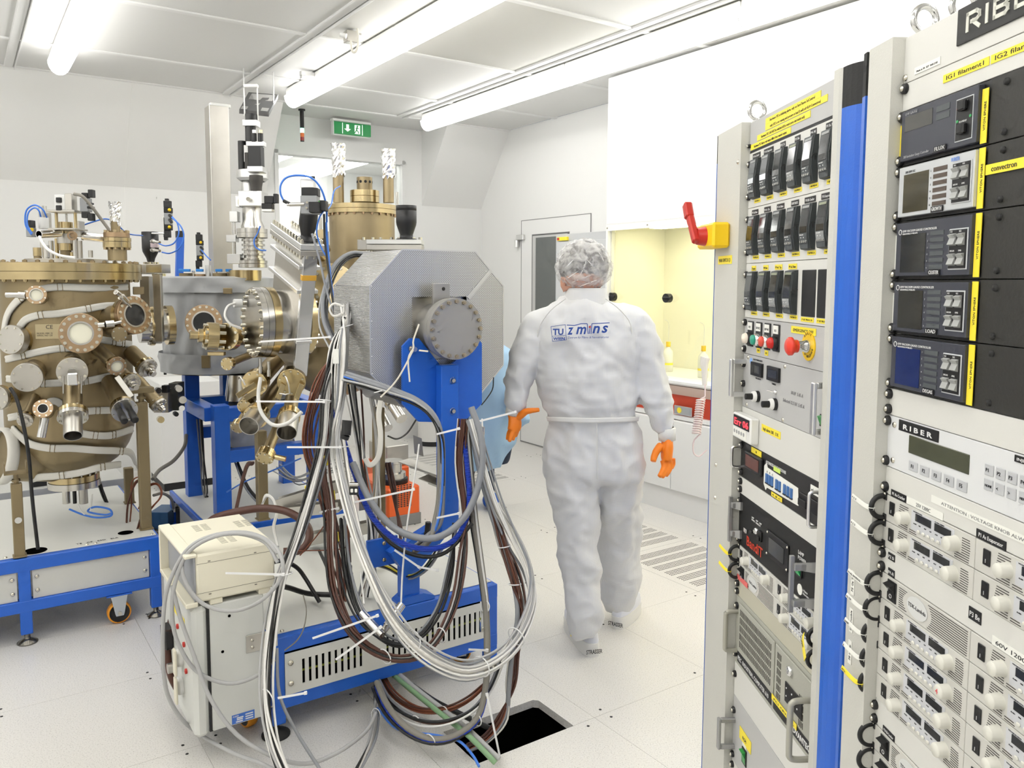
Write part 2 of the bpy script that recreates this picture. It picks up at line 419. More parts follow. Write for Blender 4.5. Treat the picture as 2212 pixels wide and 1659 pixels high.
# walls -----------------------------------------------------------
AT, AL, ZS, BN0, BN1, BR = 6.72, 7.25, 2.375, 2.352, 3.955, 4.67
wl = MB()
for (x0, x1) in ((-3.05, BN0), (BN1, BR)):
    wl.box(x0, x1, AL, AL + .1, 0, ZS)
    wl.prism([(x0, AL, ZS), (x0, AT, ZC), (x0, AL + .1, ZC), (x0, AL + .1, ZS)], (x1 - x0, 0, 0))
WB0, WB1, WZ0, WZ1 = 2.44, 3.765, 1.15, 2.80
wl.box(BN0, WB0, AL, AL + .1, 0, ZC); wl.box(WB1, BN1, AL, AL + .1, 0, ZC); wl.box(WB0, WB1, AL, AL + .1, 0, WZ0); wl.box(WB0, WB1, AL, AL + .1, WZ1, ZC)
wallb = wl.build('wall_back', M_wall, kind='structure')
jt = MB()
for b in (-.15, 1.18): jt.obox((b, (AT + AL) / 2 - .0012, (ZC + ZS) / 2), (.0015, 0, 0), V((0, AL - AT, ZS - ZC)) * .5, V((0, -.7, -.7)) * .002); jt.box(b - .0015, b + .0015, AL - .0015, AL, 0, ZS)
jt.build('panel_joint', mat('joint_light', (.9, .9, .88), .5), wallb)
# window to the neighbouring room
wf = MB()
for (x0, x1, z0, z1) in ((WB0 - .0, WB1, WZ1 - .035, WZ1), (WB0, WB1, WZ0, WZ0 + .04), (WB0, WB0 + .035, WZ0, WZ1), (WB1 - .035, WB1, WZ0, WZ1)): wf.box(x0, x1, AL - .012, AL + .11, z0, z1)
win = wf.build('window_1', M_trimw, kind='structure')
wg = MB(); wg.box(WB0 + .035, WB1 - .035, AL + .03, AL + .036, WZ0 + .04, WZ1 - .035); wg.build('pane', glass('window_glass', (.97, .985, .98), .06), win)
# room beyond the window
nr = MB(); nr.box(1.3, 5.2, AL + 3.4, AL + 3.5, 0, ZC); nr.box(1.2, 1.3, AL + .1, AL + 3.4, 0, ZC); nr.box(5.2, 5.3, AL + .1, AL + 3.4, 0, ZC); nr.box(1.2, 5.3, AL + .1, AL + 3.4, -.04, 0)
nr.build('wall_far_room', M_wall, kind='structure')
nc = MB(); nc.box(1.2, 5.3, AL + .1, AL + 3.5, ZC, ZC + .05); nc.build('ceiling_far_room', M_ceil, kind='structure')
nt_ = MB()
for bb in (1.9, 3.15, 4.3): nt_.box(bb - .02, bb + .02, AL + .1, AL + 3.4, ZC - .02, ZC)
for aa in (AL + 1.2, AL + 2.4): nt_.box(1.3, 5.2, aa - .02, aa + .02, ZC - .022, ZC)
nt_.build('trim_1', M_trimw, kind='structure')
# other walls
wr = MB(); wr.box(BR, BR + .1, -3.05, 7.35, 0, ZC); wr.build('wall_right', M_wall, kind='structure')
wr = MB(); wr.box(-3.15, -3.05, -3.05, 7.35, 0, ZC); wr.build('wall_left', M_wall, kind='structure')
wr = MB(); wr.box(-3.15, BR + .1, -3.15, -3.05, 0, ZC); wr.build('wall_front', M_wall, kind='structure')
# ceiling: panels in a grid of bars
cb = MB(); cb.box(-3.15, BR + .1, -3.15, 7.35, ZC + .05, ZC + .1); ceil = cb.build('ceiling', M_ceil, kind='structure')
BB = [-2.63, -1.13, .37, 1.87, 3.43, BR]; AA = [-2.35, -1.15, .05, 1.25, 2.45, 3.65, 4.85, 5.97, AT]
TUBEB = (-2.0, -.75, .63, 2.30, 3.62)
for i in range(len(BB) - 1):
    for j in range(len(AA) - 1):
        b = MB(); b.box(BB[i] + .02, BB[i + 1] - .02, AA[j] + .02, AA[j + 1] - .02, ZC - .004, ZC + .03, .004)
        f = (i + j) % 2 == 0 and j < 6
        b.build('ceiling_panel', M_ceil2 if f else M_ceil, ceil)
b = MB(); b.box(BN0, BN1, AT + .02, AL, ZC - .002, ZC + .03, .004); b.build('ceiling_panel', M_ceil, ceil)
for i, b_ in enumerate(BB[:-1]):
    b = MB(); b.box(b_ - .028, b_ + .028, -3.05, AT, ZC - .016, ZC + .02, .004); b.box(b_ + .034, b_ + .040, -3.05, AT, ZC - .03, ZC + .02); b.build('ceiling_bar', M_trimw, ceil)
for a_ in AA:
    b = MB(); b.box(-3.05, BR, a_ - .022, a_ + .022, ZC - .013, ZC + .02, .004); b.build('ceiling_bar', M_trimw, ceil)
# fluorescent tubes: housings with diffusers in two lengths each
M_tube = mat('tube_light', (1, .985, .95), .5, emit=TUBE_POWER)
M_house = mat('lamp_housing', (.82, .82, .80), .4)
def tube_light(b, ends, tag_):
    for k in range(len(ends) - 1):
        y1, y0 = ends[k], ends[k + 1]
        t = thing('ceiling_tube_light', tag_[k], 'ceiling light', (b, (y0 + y1) / 2, ZC - .13), group=None)
        m = MB(); m.box(b - .055, b + .055, y0 + .004, y1 - .004, ZC - .075, ZC - .013, .006); m.build('housing', M_house, t)
        m = MB(); pr = [(b + .068 * cos(q), y0 + .006, ZC - .07 + .085 * sin(q)) for q in [pi + pi * i / 12 for i in range(13)]]
        m.prism(pr, (0, y1 - y0 - .012, 0), True); m.build('diffuser', M_tube, t)
        m = MB(); pr = [(b + .071 * cos(q), y0 + .001, ZC - .07 + .088 * sin(q)) for q in [pi + pi * i / 12 for i in range(13)]]
        m.prism(pr, (0, .006, 0)); m.build('end_cap', M_house, t)
tube_light(.63, [6.15, 3.75, 1.9, .1, -1.7], ['glowing ceiling tube at the left, its far end by the sloped wall', 'ceiling tube over the left machine, out of view', 'ceiling tube behind the camera on the left', 'rearmost ceiling tube on the left'])
tube_light(2.26, [6.25, 4.38, 2.2, .3, -1.7], ['glowing ceiling tube above the black motor tower, far length of the middle row', 'near length of the middle row of ceiling tubes', 'ceiling tube overhead in the middle row', 'rearmost ceiling tube in the middle row'])
tube_light(3.60, [6.50, 4.45, 2.95, 1.3, -.6], ['far length of the right row of ceiling tubes, ending above the sloped niche wall', 'middle length of the right row of ceiling tubes', 'near length of the right row of ceiling tubes above the white fascia', 'rearmost ceiling tube in the right row'])
for k, b_ in enumerate((-.75, -2.0)): tube_light(b_, [6.1, 3.5, 1.0, -1.5], ['ceiling tube beyond the left frame edge, far length %s row' % ('inner', 'outer')[k], 'ceiling tube beyond the left frame edge, middle length %s row' % ('inner', 'outer')[k], 'ceiling tube beyond the left frame edge, near length %s row' % ('inner', 'outer')[k]])
for k, b_ in enumerate((2.2, 3.1, 4.0)): tube_light(b_, [AL + 3.2, AL + .35], ['lit ceiling tube in the room behind the window, %s row' % ('left', 'middle', 'right')[k]])  # outer two tubes are added to brighten the room beyond the window

# door in the right wall -----------------------------------------
def rq(m, x0, x1, y0, y1, z0, z1, bev=0): m.box(x0, x1, y0, y1, z0, z1, bev)
dr = MB(); rq(dr, BR - .006, BR, 5.46, 6.50, .012, 2.205); door = dr.build('door_1', M_trimw, kind='structure')
dr = MB()
for (y0, y1, z0, z1) in ((5.455, 6.505, 2.205, 2.211), (6.50, 6.506, 0, 2.21), (5.454, 5.46, 0, 2.21), (5.45, 6.5, .004, .012)): rq(dr, BR - .008, BR - .001, y0, y1, z0, z1)
dr.build('door_gap', mat('joint_grey', (.25, .25, .25), .6), door)
dr = MB(); rq(dr, BR - .012, BR - .006, 5.75, 6.32, .95, 2.065); dr.build('vision_frame', mat('joint_dark', (.12, .12, .12), .5), door)
dr = MB(); rq(dr, BR - .018, BR - .010, 5.77, 6.30, .97, 2.05); dr.build('vision_bead', mat('bead_grey', (.55, .55, .54), .4), door)
dr = MB(); rq(dr, BR - .022, BR - .016, 5.80, 6.245, 1.0, 2.03); dr.build('pane', mat('dark_glass', (.14, .15, .145), .12), door)
hg = thing('door_hinge', 'grey barrel hinge block at the upper left corner of the white door', 'hinge', (BR - .02, 6.5, 2.0))
m = MB(); m.box(BR - .035, BR, 6.44, 6.56, 2.02, 2.07, .004); m.build('leaf', M_alu, hg)
m = MB(); m.cyl((BR - .03, 6.55, 1.95), (BR - .03, 6.55, 2.02), .022); m.build('barrel', M_alu, hg)
# grey lockers
CB = 4.27
lk = thing('locker_cabinet', 'light grey tall locker cabinet between the white door and the lit workbench', 'cabinet', (4.47, 5.02, 0))
m = MB(); m.box(CB + .02, BR - .03, 4.60, 5.475, .06, 2.01, .003); m.build('body', mat('locker_grey', (.55, .56, .57), .4), lk)
M_lock = mat('locker_door_grey', (.60, .61, .62), .38)
for (y0, y1) in ((4.98, 5.44), (4.62, 4.972)):
    m = MB(); m.box(CB, CB + .022, y0, y1, .08, 1.945, .003); d = m.build('door', M_lock, lk)
    m = MB(); m.box(CB - .012, CB, y0 + .02, y0 + .035, 1.0, 1.15, .003); m.build('handle', M_alu, d)
m = MB(); m.box(CB - .002, CB + .02, 5.30, 5.43, 1.955, 1.985); m.build('warning_sticker', M_label, lk)
m = MB(); m.box(CB - .003, CB - .001, 5.40, 5.43, 1.96, 1.98); m.build('warning_mark', M_red, lk)
m = MB(); m.box(CB + .04, BR - .05, 4.62, 5.45, 0, .06); m.build('plinth', M_blackm, lk)

# lit workbench enclosure ---------------------------------------------------
HB, HA1, HA0 = 4.055, 4.565, -.5
hd = thing('fume_hood', 'large white workbench enclosure with a yellow lit chamber behind the person', 'fume hood', (4.3, 2.2, 0))
M_hw = mat('hood_white', (.86, .86, .845), .35)
M_yel = mat('hood_interior_yellow', (.86, .845, .70), .45)
m = MB(); m.box(HB, BR - .002, HA0, HA1, 2.035, ZC - .02, .002); m.build('fascia', M_hw, hd)
m = MB(); m.box(HB - .003, HB, HA0, HA1, 1.985, 2.03); m.box(HB - .003, BR - .1, HA1 - .02, HA1, .95, 1.985); m.box(HB - .004, HB, HA0, HA1, 2.0305, 2.0345); m.build('frame_rail', M_hw, hd)
for k in range(9):
    a_ = 4.55 - .42 * k
    m = MB(); m.cyl((HB - .003, a_, 2.006), (HB - .006, a_, 2.006), .006, n=8); m.build('screw', M_bolt, hd)
m = MB(); m.box(BR - .03, BR - .02, HA0, HA1, .93, 2.03); m.box(HB + .03, BR - .03, HA1 - .03, HA1 - .021, .93, 2.03); m.box(HB + .003, BR - .03, HA0, HA1 - .03, 2.015, 2.034); m.build('inner_lining', M_yel, hd)
m = MB(); m.box(HB - .02, BR - .03, HA0, HA1, .905, .945, .012); m.build('worktop', M_hw, hd)
m = MB(); m.prism([(HB - .015, HA0, .90), (HB + .05, HA0, .83), (HB + .2, HA0, .83), (HB + .2, HA0, .90)], (0, HA1 - HA0, 0)); m.build('worktop_underside', mat('hood_painted_reflection', (.75, .60, .52), .5), hd)  # salmon colour paints the red apron's reflection onto the white underside
m = MB(); m.box(HB + .06, BR - .05, HA0, HA1, .62, .83, .002); m.build('apron_panel', mat('apron_red', (.62, .07, .03), .35), hd)
m = MB(); m.box(HB + .03, BR - .02, HA0, HA1 - .01, .66, .692, .004); m.build('shelf_edge', M_hw, hd)
for k in range(6):
    m = MB(); m.box(HB, BR - .06, HA1 - .70 * (k + 1) + .002, HA1 - .70 * k - .002, .17, .655, .003); d = m.build('door', M_hw, hd)
    m = MB(); m.cyl((HB, HA1 - .70 * k - .62, .44), (HB - .004, HA1 - .70 * k - .62, .44), .011, n=12); m.build('finger_hole', M_black, d)
m = MB(); m.box(HB + .03, BR - .06, HA0, HA1 - .01, 0, .165); m.build('plinth', M_hw, hd)
m = MB(); m.box(HB + .02, HB + .03, HA1 - .86, HA1 - .70, .70, .76, .003); so = m.build('socket_plate', M_alu, hd)
m = MB(); m.cyl((HB + .022, HA1 - .75, .73), (HB + .018, HA1 - .75, .73), .02, n=12); m.build('socket', M_label, so)
m = MB(); m.box(HB + .06, HB + .066, HA0, HA1 - .03, .95, 2.03); m.build('sash', glass('sash_glass', (1, .995, .93), .05), hd)
for a_ in (3.965, 4.53):
    m = MB(); m.cyl((HB + .06, a_, 1.495), (HB + .02, a_, 1.495), .032, n=14); m.cyl((HB + .03, a_ + .03, 1.495), (HB + .03, a_ - .045, 1.495), .014, n=8); m.build('sash_knob', M_black, hd)
m = MB(); m.box(HB + .2, HB + .32, HA0 + .3, HA1 - .25, 2.0, 2.014); m.build('lamp', mat('hood_lamp', (1, .96, .80), .5, emit=9), hd)
# bottles on the worktop
def bottle(a_, b_, lab, s=1):
    t = thing('wash_bottle', lab, 'bottle', (b_, a_, .945))
    m = MB(); m.lathe((b_, a_, .945), (0, 0, 1), [(0, 0), (.036 * s, .002), (.037 * s, .12 * s), (.034 * s, .15 * s), (.014, .175 * s), (.014, .19 * s)], 18); m.build('body', mat('bottle_plastic', (.86, .86, .80), .3), t)
    m = MB(); m.cyl((b_, a_, .945 + .185 * s), (b_, a_, .945 + .222 * s), .017, n=14); m.build('cap', M_yellow, t)
    m = MB(); m.tube([(b_, a_, .945 + .22 * s), (b_, a_, 1.30 * s), (b_ - .03, a_ + .01, 1.33 * s)], .0022, 6, 4); m.build('spout', mat('clear_tube', (.8, .8, .76), .2), t)
    m = MB(); m.lathe((b_, a_, .945), (0, 0, 1), [(.0375 * s, .05), (.0375 * s, .066)], 18); m.build('label_band', M_label, t)
bottle(3.79, HB + .22, 'white wash bottle with yellow cap on the lit worktop beside the rack')
bottle(4.20, HB + .30, 'yellow capped wash bottle partly hidden behind the person')
# handgun + coil hose at the hood
t = thing('air_gun', 'translucent white spray gun hanging at the front of the lit worktop', 'spray gun', (HB - .03, 3.62, .9))
m = MB(); m.tube([G(1524, 772, 4.35), G(1521, 785, 4.35), G(1522, 800, 4.35), G(1522, 832, 4.35)], .016, 12, 4, rr=lambda t: .026 - .013 * t); m.build('body', mat('milky_plastic', (.85, .82, .78), .25), t)
m = MB(); hp = [G(1523, 830, 4.33), G(1523, 850, 4.33), G(1522, 858, 4.33), G(1512, 862, 4.33)]
q = []
for i in range(15 * 12 + 1):
    a = 2 * pi * i / 12; yy = 862 + i * .42; q.append(G(1514 + 9 * cos(a) - i * .055, yy + 2 * sin(a), 4.33 + .045 * sin(a)))
hp += q; hp += [G(1500, 950, 4.33), G(1497, 965, 4.33), G(1499, 980, 4.33), G(1510, 986, 4.33), G(1520, 978, 4.33), G(1527, 972, 4.33)]
m.tube(hp, .0042, 6, 2); tag(m.build('coiled_hose', mat('pink_tube', (.86, .72, .72), .3)), 'translucent pink coiled air hose hanging in front of the red apron', 'hose')
# ================================================================ RACKS
M_rk = mat('rack_grey', (.61, .605, .56), .5, bump=.35, bscale=500, var=.02)
M_pan = mat('panel_offwhite', (.70, .695, .66), .45, bump=.05, bscale=300)
M_pang = mat('panel_grey', (.50, .50, .495), .45, bump=.08, bscale=400)
M_beige = mat('panel_beige', (.52, .50, .40), .5, bump=.1)
M_beige2 = mat('computer_beige', (.42, .42, .365), .45, bump=.12)
M_ctl = mat('controller_grey', (.085, .095, .10), .5, bump=.1)
M_ctl2 = mat('controller_dark', (.030, .036, .038), .5)
M_scr = mat('screen_black', (.03, .032, .034), .08)
M_ui = mat('instrument_blue_grey', (.050, .053, .070), .4)
M_knob = mat('knob_cream', (.74, .73, .66), .4)
M_slit = mat('slit_dark', (.05, .045, .04), .8)
def P(F): return MB(F)
def label(F, par, u0, z0, u1, z1, txt, m=None, ink=None, y=-.0006, size=None, name='label_strip', align='CENTER', rot=False):
    m = m or M_label; ink = ink or M_ink
    b = P(F); b.box(u0, u1, y - .0006, y + .0004, z0, z1); o = b.build(name, m, par)
    if txt:
        h = abs(z1 - z0)
        if rot: lettering(txt, F, o, ((u0 + u1) / 2 + (u1 - u0) * .25, y - .0008, (z0 + z1) / 2), (size or (u1 - u0) * .7), ink, (0, 0, 1), (-1, 0, 0), 'lettering', 'CENTER')
        else: lettering(txt, F, o, ((u0 + u1) / 2, y - .0008, (z0 + z1) / 2 - h * .25), size or h * .62, ink, (1, 0, 0), (0, 0, 1), 'lettering', 'CENTER', width=(u1 - u0) * .82 if len(txt) > 3 else None)
    return o
def panel(F, name, lab, cat, z0, z1, m, u0=0, u1=.4826, th=.002, depth=.03, screws=True, group=None, su=.008, zs=None):
    t = thing(name, lab, cat, ((u0 + u1) / 2, 0, z0), F, group)
    b = P(F); b.box(u0, u1, -th, th, z0 + .0006, z1 - .0006, .0006); b.build('front_plate', m, t)
    if screws:
        for z in (zs or ((z0 + .012, z1 - .012) if z1 - z0 > .03 else ((z0 + z1) / 2,))): screw(F, t, su, z, th); screw(F, t, u1 - .008, z, th)
    return t
def screw(F, t, u, z, y=.002, k=1):
    b = P(F); b.lathe((u, -y, z), (0, -1, 0), [(.0085 * k, 0), (.0085 * k, .005), (.006 * k, .0075), (0, .0075)], 16); o = b.build('washer', M_black, t)
    b = P(F); b.lathe((u, -y - .006, z), (0, -1, 0), [(.0052 * k, 0), (.0048 * k, .0025), (.003 * k, .004), (0, .0045)], 12); b.build('screw', M_bolt, o)
def bow_handle(F, t, u, z0, z1, out, r, m, name='handle', square=False):
    b = P(F)
    if square:
        b.box(u - .006, u + .006, -out, 0, z1 - .012, z1, .002); b.box(u - .006, u + .006, -out, 0, z0, z0 + .012, .002); b.box(u - .0075, u + .0075, -out - .008, -out, z0, z1, .002)
    else: b.tube([(u, .0, z0), (u, -out * .7, z0), (u, -out * .95, z0 + out * .1), (u, -out, z0 + out * .4), (u, -out, z1 - out * .4), (u, -out * .95, z1 - out * .1), (u, -out * .7, z1), (u, 0, z1)], r, 10, 4)
    return b.build(name, m, t)
def rack(F, lab, u0, u1, ul, ur, H, blue_l, blue_r):
    t = thing('equipment_rack', lab, 'rack', (.24, .35, 0), F)
    y = -.0233
    b = P(F); b.prism([(u0, y + .012, .03), (u0 + .012, y, .03), (ul, y, .03), (ul, 0.002, .03), (ul + .02, 0.002, .03), (ul + .02, .03, .03), (u0, .03, .03)][::-1], (0, 0, H - .03)); b.build('corner_post', M_rk, t)
    b = P(F); b.prism([(ur, y, .03), (u1 - .006, y, .03), (u1, y + .006, .03), (u1, .03, .03), (ur - .02, .03, .03), (ur - .02, .002, .03), (ur, .002, .03)][::-1], (0, 0, H - .03)); b.build('corner_post', M_rk, t)
    b = P(F); b.box(u0, u0 + .02, .03, .72, .03, H - .004); b.box(u1 - .02, u1, .03, .72, .03, H - .004); b.box(u0, u1, .72, .74, .03, H - .004); b.box(u0, u1, .03, .74, H - .006, H - .003); b.build('body', M_rk, t)
    b = P(F); b.box(u0 + .01, u1 - .01, 0.0, .7, 0, .04); b.build('plinth', M_blackm, t)
    for (a, c, nm) in ((u0, blue_l, -1), (u1, blue_r, 1)):
        # rounded blue side column with black cap
        w_ = c
        if w_ < 1e-4: continue
        pr = [(a, .03), (a, y + .004)] + [(a + nm * w_ * sin(q), y + .004 + .055 * (1 - cos(q))) for q in [pi / 2 * i / 8 for i in range(1, 9)]] + [(a + nm * w_, .1), (a, .1)]
        if nm < 0: pr = [(a, .03), (a, y + .002), (a - w_ * .8, y + .004), (a - w_, y + .012), (a - w_, .1), (a, .1)]
        pts = [(p[0], p[1]) for p in pr]
        b = P(F); b.prism([V((p[0], p[1], .06)) for p in pts], (0, 0, H - .06 - .075), False); b.build('side_trim', M_blue, t)
        b = P(F); b.prism([V((p[0], p[1], H - .075)) for p in pts], (0, 0, .075)); b.build('trim_cap', M_blackm, t)
        b = P(F); b.prism([V((p[0], p[1], .0)) for p in pts], (0, 0, .06)); b.build('trim_cap', M_blackm, t)
        xx = sorted([a, a + nm * w_])
        b = P(F); b.box(xx[0], xx[1], .1, .72, .06, H - .03); b.build('side_panel', M_blue, t)
    return t
def eyebolt(F, u, y, z, lab, r=.021):
    t = thing('eye_bolt', lab, 'eye bolt', (u, y, z), F)
    b = P(F); b.torus((u, y, z + r + .011), (1, .12, 0), r, .0058, 28, 10); b.build('ring', M_chrome, t)
    b = P(F); b.lathe((u, y, z), (0, 0, 1), [(.013, 0), (.013, .005), (.0065, .008), (.0065, .014)], 16); b.build('collar', M_chrome, t)

# ---------------------------------------------------------------- far rack
r1 = rack(RK1, 'far rack with blue side trim and a yellow main switch on its left post', -.192, .510, -.003, .4826, 2.0, .006, .066)
eyebolt(RK1, -.015, .02, 2.0, 'small lifting eye bolt on top of the far rack')
F = RK1
for (u, z) in ((-.02, 1.905), (-.126, 1.103), (-.126, 1.011)):
    b = P(F); b.lathe((u, -.0233, z), (0, -1, 0), [(.006, 0), (.005, .003), (0, .004)], 10); b.build('post_screw', M_bolt, r1)
# main switch
t = thing('main_switch', 'yellow main switch box with red lever on the left post of the far rack', 'switch', (-.125, -.03, 1.69), F)
b = P(F); b.box(-.195, -.062, -.070, -.0235, 1.692, 1.758, .006); b.build('housing', M_yellow, t)
b = P(F); b.cyl((-.128, -.068, 1.724), (-.128, -.092, 1.724), .026, .022, 18); b.obox((-.140, -.100, 1.748), V((-.022, -.004, .040)), V((0, .009, 0)), V((.010, 0, .006)), .004); b.obox((-.164, -.106, 1.795), V((-.009, -.001, .020)), V((0, .011, 0)), V((.012, 0, .006)), .004); b.build('lever', M_red, t)
label(F, r1, -.150, 1.650, -.045, 1.672, 'MAIN SWITCH Q1', y=-.0240)
# header
t = panel(F, 'header_panel', 'grey header panel with yellow tape notes at the top of the far rack', 'rack panel', 1.927, 1.998, M_pang, screws=False)
b = P(F); b.box(0, .4826, -.0005, .004, 1.9205, 1.928); b.build('gap_strip', M_black, t)
for (a, c, z, tx) in ((.10, .385, 1.981, 'Hardware PSS is inhibiting alarm, only on EuroTherm SetControl'), (.10, .415, 1.967, 'only if KE is not running and pressure in load (LoadLock+B.A+Convectron)'), (.05, .34, 1.951, 'Hardware PSS CAN NOT be switched off (to restart press start inside rack)'), (.01, .245, 1.935, 'Hardware PSS Alarm: real output differs from wanted output')):
    label(F, t, a, z - .0068, c, z + .0068, tx, y=-.0026)
screw(F, t, .004, 1.940, .002, .6)
# three rows of temperature controllers
NAMES = [['P1 As Cracker', 'P1 As Evaporator', 'P2 Si', 'P3 Be', 'P4 Al', 'P5 Ga Tip'], ['P5 Ga Base', 'P6 In Tip', 'P6 In Base', 'SUBSTRATE', 'P10 Sb Cracker', 'P10 Evaporator'], ['Degas', 'P8 Bar', 'P9 In2 Tip', 'P9 In2 Base', '', '']]
ROWS = [(1.786, 1.922, 1.806), (1.649, 1.786, 1.669), (1.513, 1.649, 1.532)]
ordn = ['first', 'second', 'third', 'fourth', 'fifth', 'sixth']; rown = ['top', 'middle', 'bottom']
def controller(F, ur, z, lab, silver, mir):
    u = ur - .047; t = thing('temperature_controller', lab, 'controller', (u + .0235, 0, z), F, 'slim temperature controllers in the far rack')
    b = P(F); b.prism([(u, -.002, z), (u, -.012, z + .002), (u, -.0165, z + .03), (u, -.0165, z + .050), (u, -.011, z + .095), (u, -.002, z + .0965)], (.047, 0, 0)); b.build('case', M_ctl2, t)
    def sl(zz): return -.012 - .0045 * min(1, max(0, (zz - .002) / .028)) if zz < .03 else (-.0165 if zz < .05 else -.0165 + .0055 * (zz - .05) / .045)
    b = P(F)
    for (za, zb, ua, ub, e) in ((.003, .0945, .0005, .003, .001), (.003, .0945, .038, .0405, .001)):
        for k in range(6):
            a_, b_ = za + (zb - za) * k / 6, za + (zb - za) * (k + 1) / 6
            b.add([(u + ua, sl(a_) - e, z + a_), (u + ub, sl(a_) - e, z + a_), (u + ub, sl(b_) - e, z + b_), (u + ua, sl(b_) - e, z + b_)], [(0, 1, 2, 3)])
    for (za, zb) in ((.003, .013), (.090, .0945)): b.add([(u + .0005, sl(za) - .001, z + za), (u + .0405, sl(za) - .001, z + za), (u + .0405, sl(zb) - .001, z + zb), (u + .0005, sl(zb) - .001, z + zb)], [(0, 1, 2, 3)])
    b.build('bezel', M_ctl, t)
    def strip(nm, ua, ub, za, zb, m, e=.0013):
        b = P(F); n = 4
        for k in range(n):
            a_, b_ = za + (zb - za) * k / n, za + (zb - za) * (k + 1) / n
            b.add([(u + ua, sl(a_) - e, z + a_), (u + ub, sl(a_) - e, z + a_), (u + ub, sl(b_) - e, z + b_), (u + ua, sl(b_) - e, z + b_)], [(0, 1, 2, 3)])
        return b.build(nm, m, t)
    strip('screen', .0035, .0375, .036, .0855, mir or M_scr)
    strip('name_bar', .0045, .036, .0865, .0915, mat('name_bar_silver', (.35, .36, .36), .4) if not silver else mat('name_bar_olive', (.30, .32, .22), .4))
    kp = strip('keypad', .0035, .0375, .014, .0345, mat('keypad_silver', (.30, .31, .31), .4) if silver else M_ctl)
    lettering('MAN ALARM', F, kp, (u + .006, sl(.031) - .0018, z + .030), .0032, M_inkw, name='key_legend')
    for k in range(4):
        b = P(F); c_ = (u + .007 + .0088 * k, sl(.0165) - .001, z + .0175); b.cyl(c_, (c_[0], c_[1] - .0022, c_[2]), .0027, n=8); b.build('key', mat('key_silver', (.5, .5, .48), .25, .6), kp)
    for k in range(2):
        b = P(F); b.box(u + .011 + .012 * k, u + .0128 + .012 * k, sl(.026) - .002, sl(.026) - .0008, z + .0245, z + .0268); b.build('indicator', M_inkw, kp)
    b = P(F); b.torus((u + .0472, -.008, z + .048), (1, 0, 0), .0085, .0009, 14, 5, 0, pi); b.box(u + .0469, u + .0478, -.010, -.0075, z + .044, z + .053); b.build('side_latch', M_black, t)
    return t
for ri, (z0, z1, cz) in enumerate(ROWS):
    t = panel(F, 'controller_panel', 'off-white panel carrying the %s row of temperature controllers' % rown[ri], 'rack panel', z0, z1, M_pan, zs=(z0 + .028, z1 - .028))
    for i in range(6):
        ur = .078 + .0763 * i; pit = ur if ri < 2 else ur
        if ri == 2 and i >= 4:
            ua, ub = ((.330, .393), (.403, .463))[i - 4]
            b = P(F); b.box(ua, ub, -.004, -.001, 1.530, 1.628, .001); b.build('blanking_cover', M_black, t)
            label(F, t, ua, 1.519, ub - .004, 1.5285, 'P 107 PROG %d' % (20 + i), y=-.0026); continue
        mir = mat('mirror_screen', (.55, .56, .6), .06, .9) if (ri == 0 and i < 2) else None
        controller(F, ur, cz, 'slim grey temperature controller, %s from the left in the %s row' % (ordn[i], rown[ri]), (ri, i) in ((0, 3), (1, 5), (2, 1), (2, 2), (2, 3)), mir)
        nm = NAMES[ri][i]
        if nm: label(F, t, ur - .030 - .0018 * len(nm), cz + .0985, ur - .016 + .0008 * len(nm), cz + .1105, nm, m=M_black if ri < 2 else M_label, ink=M_inkw if ri < 2 else M_ink, y=-.0026)
        label(F, t, ur - .034, cz - .0105, ur + .004, cz - .0015, 'P 107 PROG %d' % (4 + i + 6 * ri), y=-.0026)
b = P(F); b.box(.052, .062, -.0135, -.0133, 1.8, 1.8)
# push button panel
t = panel(F, 'button_panel', 'grey push button panel of the far rack with the emergency stop', 'rack panel', 1.422, 1.513, M_pang)
for (u, m, mush, tx) in ((.046, mat('btn_white', (.85, .76, .66), .35), 2, 'HL2'), (.100, mat('btn_green', (.03, .35, .24), .35), 0, 'BP42'), (.153, mat('btn_red', (.75, .09, .05), .35), 0, 'BP40'), (.205, mat('btn_lampred', (.62, .02, .015), .2), 1, 'HL1')):
    b = P(F); b.box(u - .018, u + .018, -.005, -.002, 1.443, 1.506, .002); o = b.build('legend_plate', M_black, t)
    label(F, o, u - .014, 1.484, u + .014, 1.503, tx, m=M_paper, y=-.0055, size=.008)
    b = P(F)
    if mush: b.lathe((u, -.005, 1.463), (0, -1, 0), [(.0135, 0), (.0135, .012), (.011, .018), (0, .021)], 20)
    else: b.lathe((u, -.005, 1.463), (0, -1, 0), [(.012, .010), (.0125, .014), (.011, .017), (0, .0175)], 20)
    q = b.build('push_button', m, t)
    b = P(F); b.lathe((u, -.005, 1.463), (0, -1, 0), [(.0155, 0), (.0155, .008), (.0125, .011)], 20); b.build('button_ring', M_chrome if not mush else M_black, t)
label(F, t, .088, 1.431, .108, 1.443, 'ON', y=-.0026, size=.008); label(F, t, .138, 1.429, .158, 1.441, 'OFF', y=-.0026, size=.007)
label(F, t, .283, 1.492, .402, 1.507, 'EMERGENCY OFF', y=-.0026)
es = thing('emergency_stop', 'red mushroom emergency stop button on a round yellow plate', 'emergency stop', (.372, -.002, 1.44), F)
b = P(F); b.cyl((.372, -.002, 1.469), (.372, -.0045, 1.469), .0305, n=32); yp = b.build('yellow_disc', M_yellow, es)
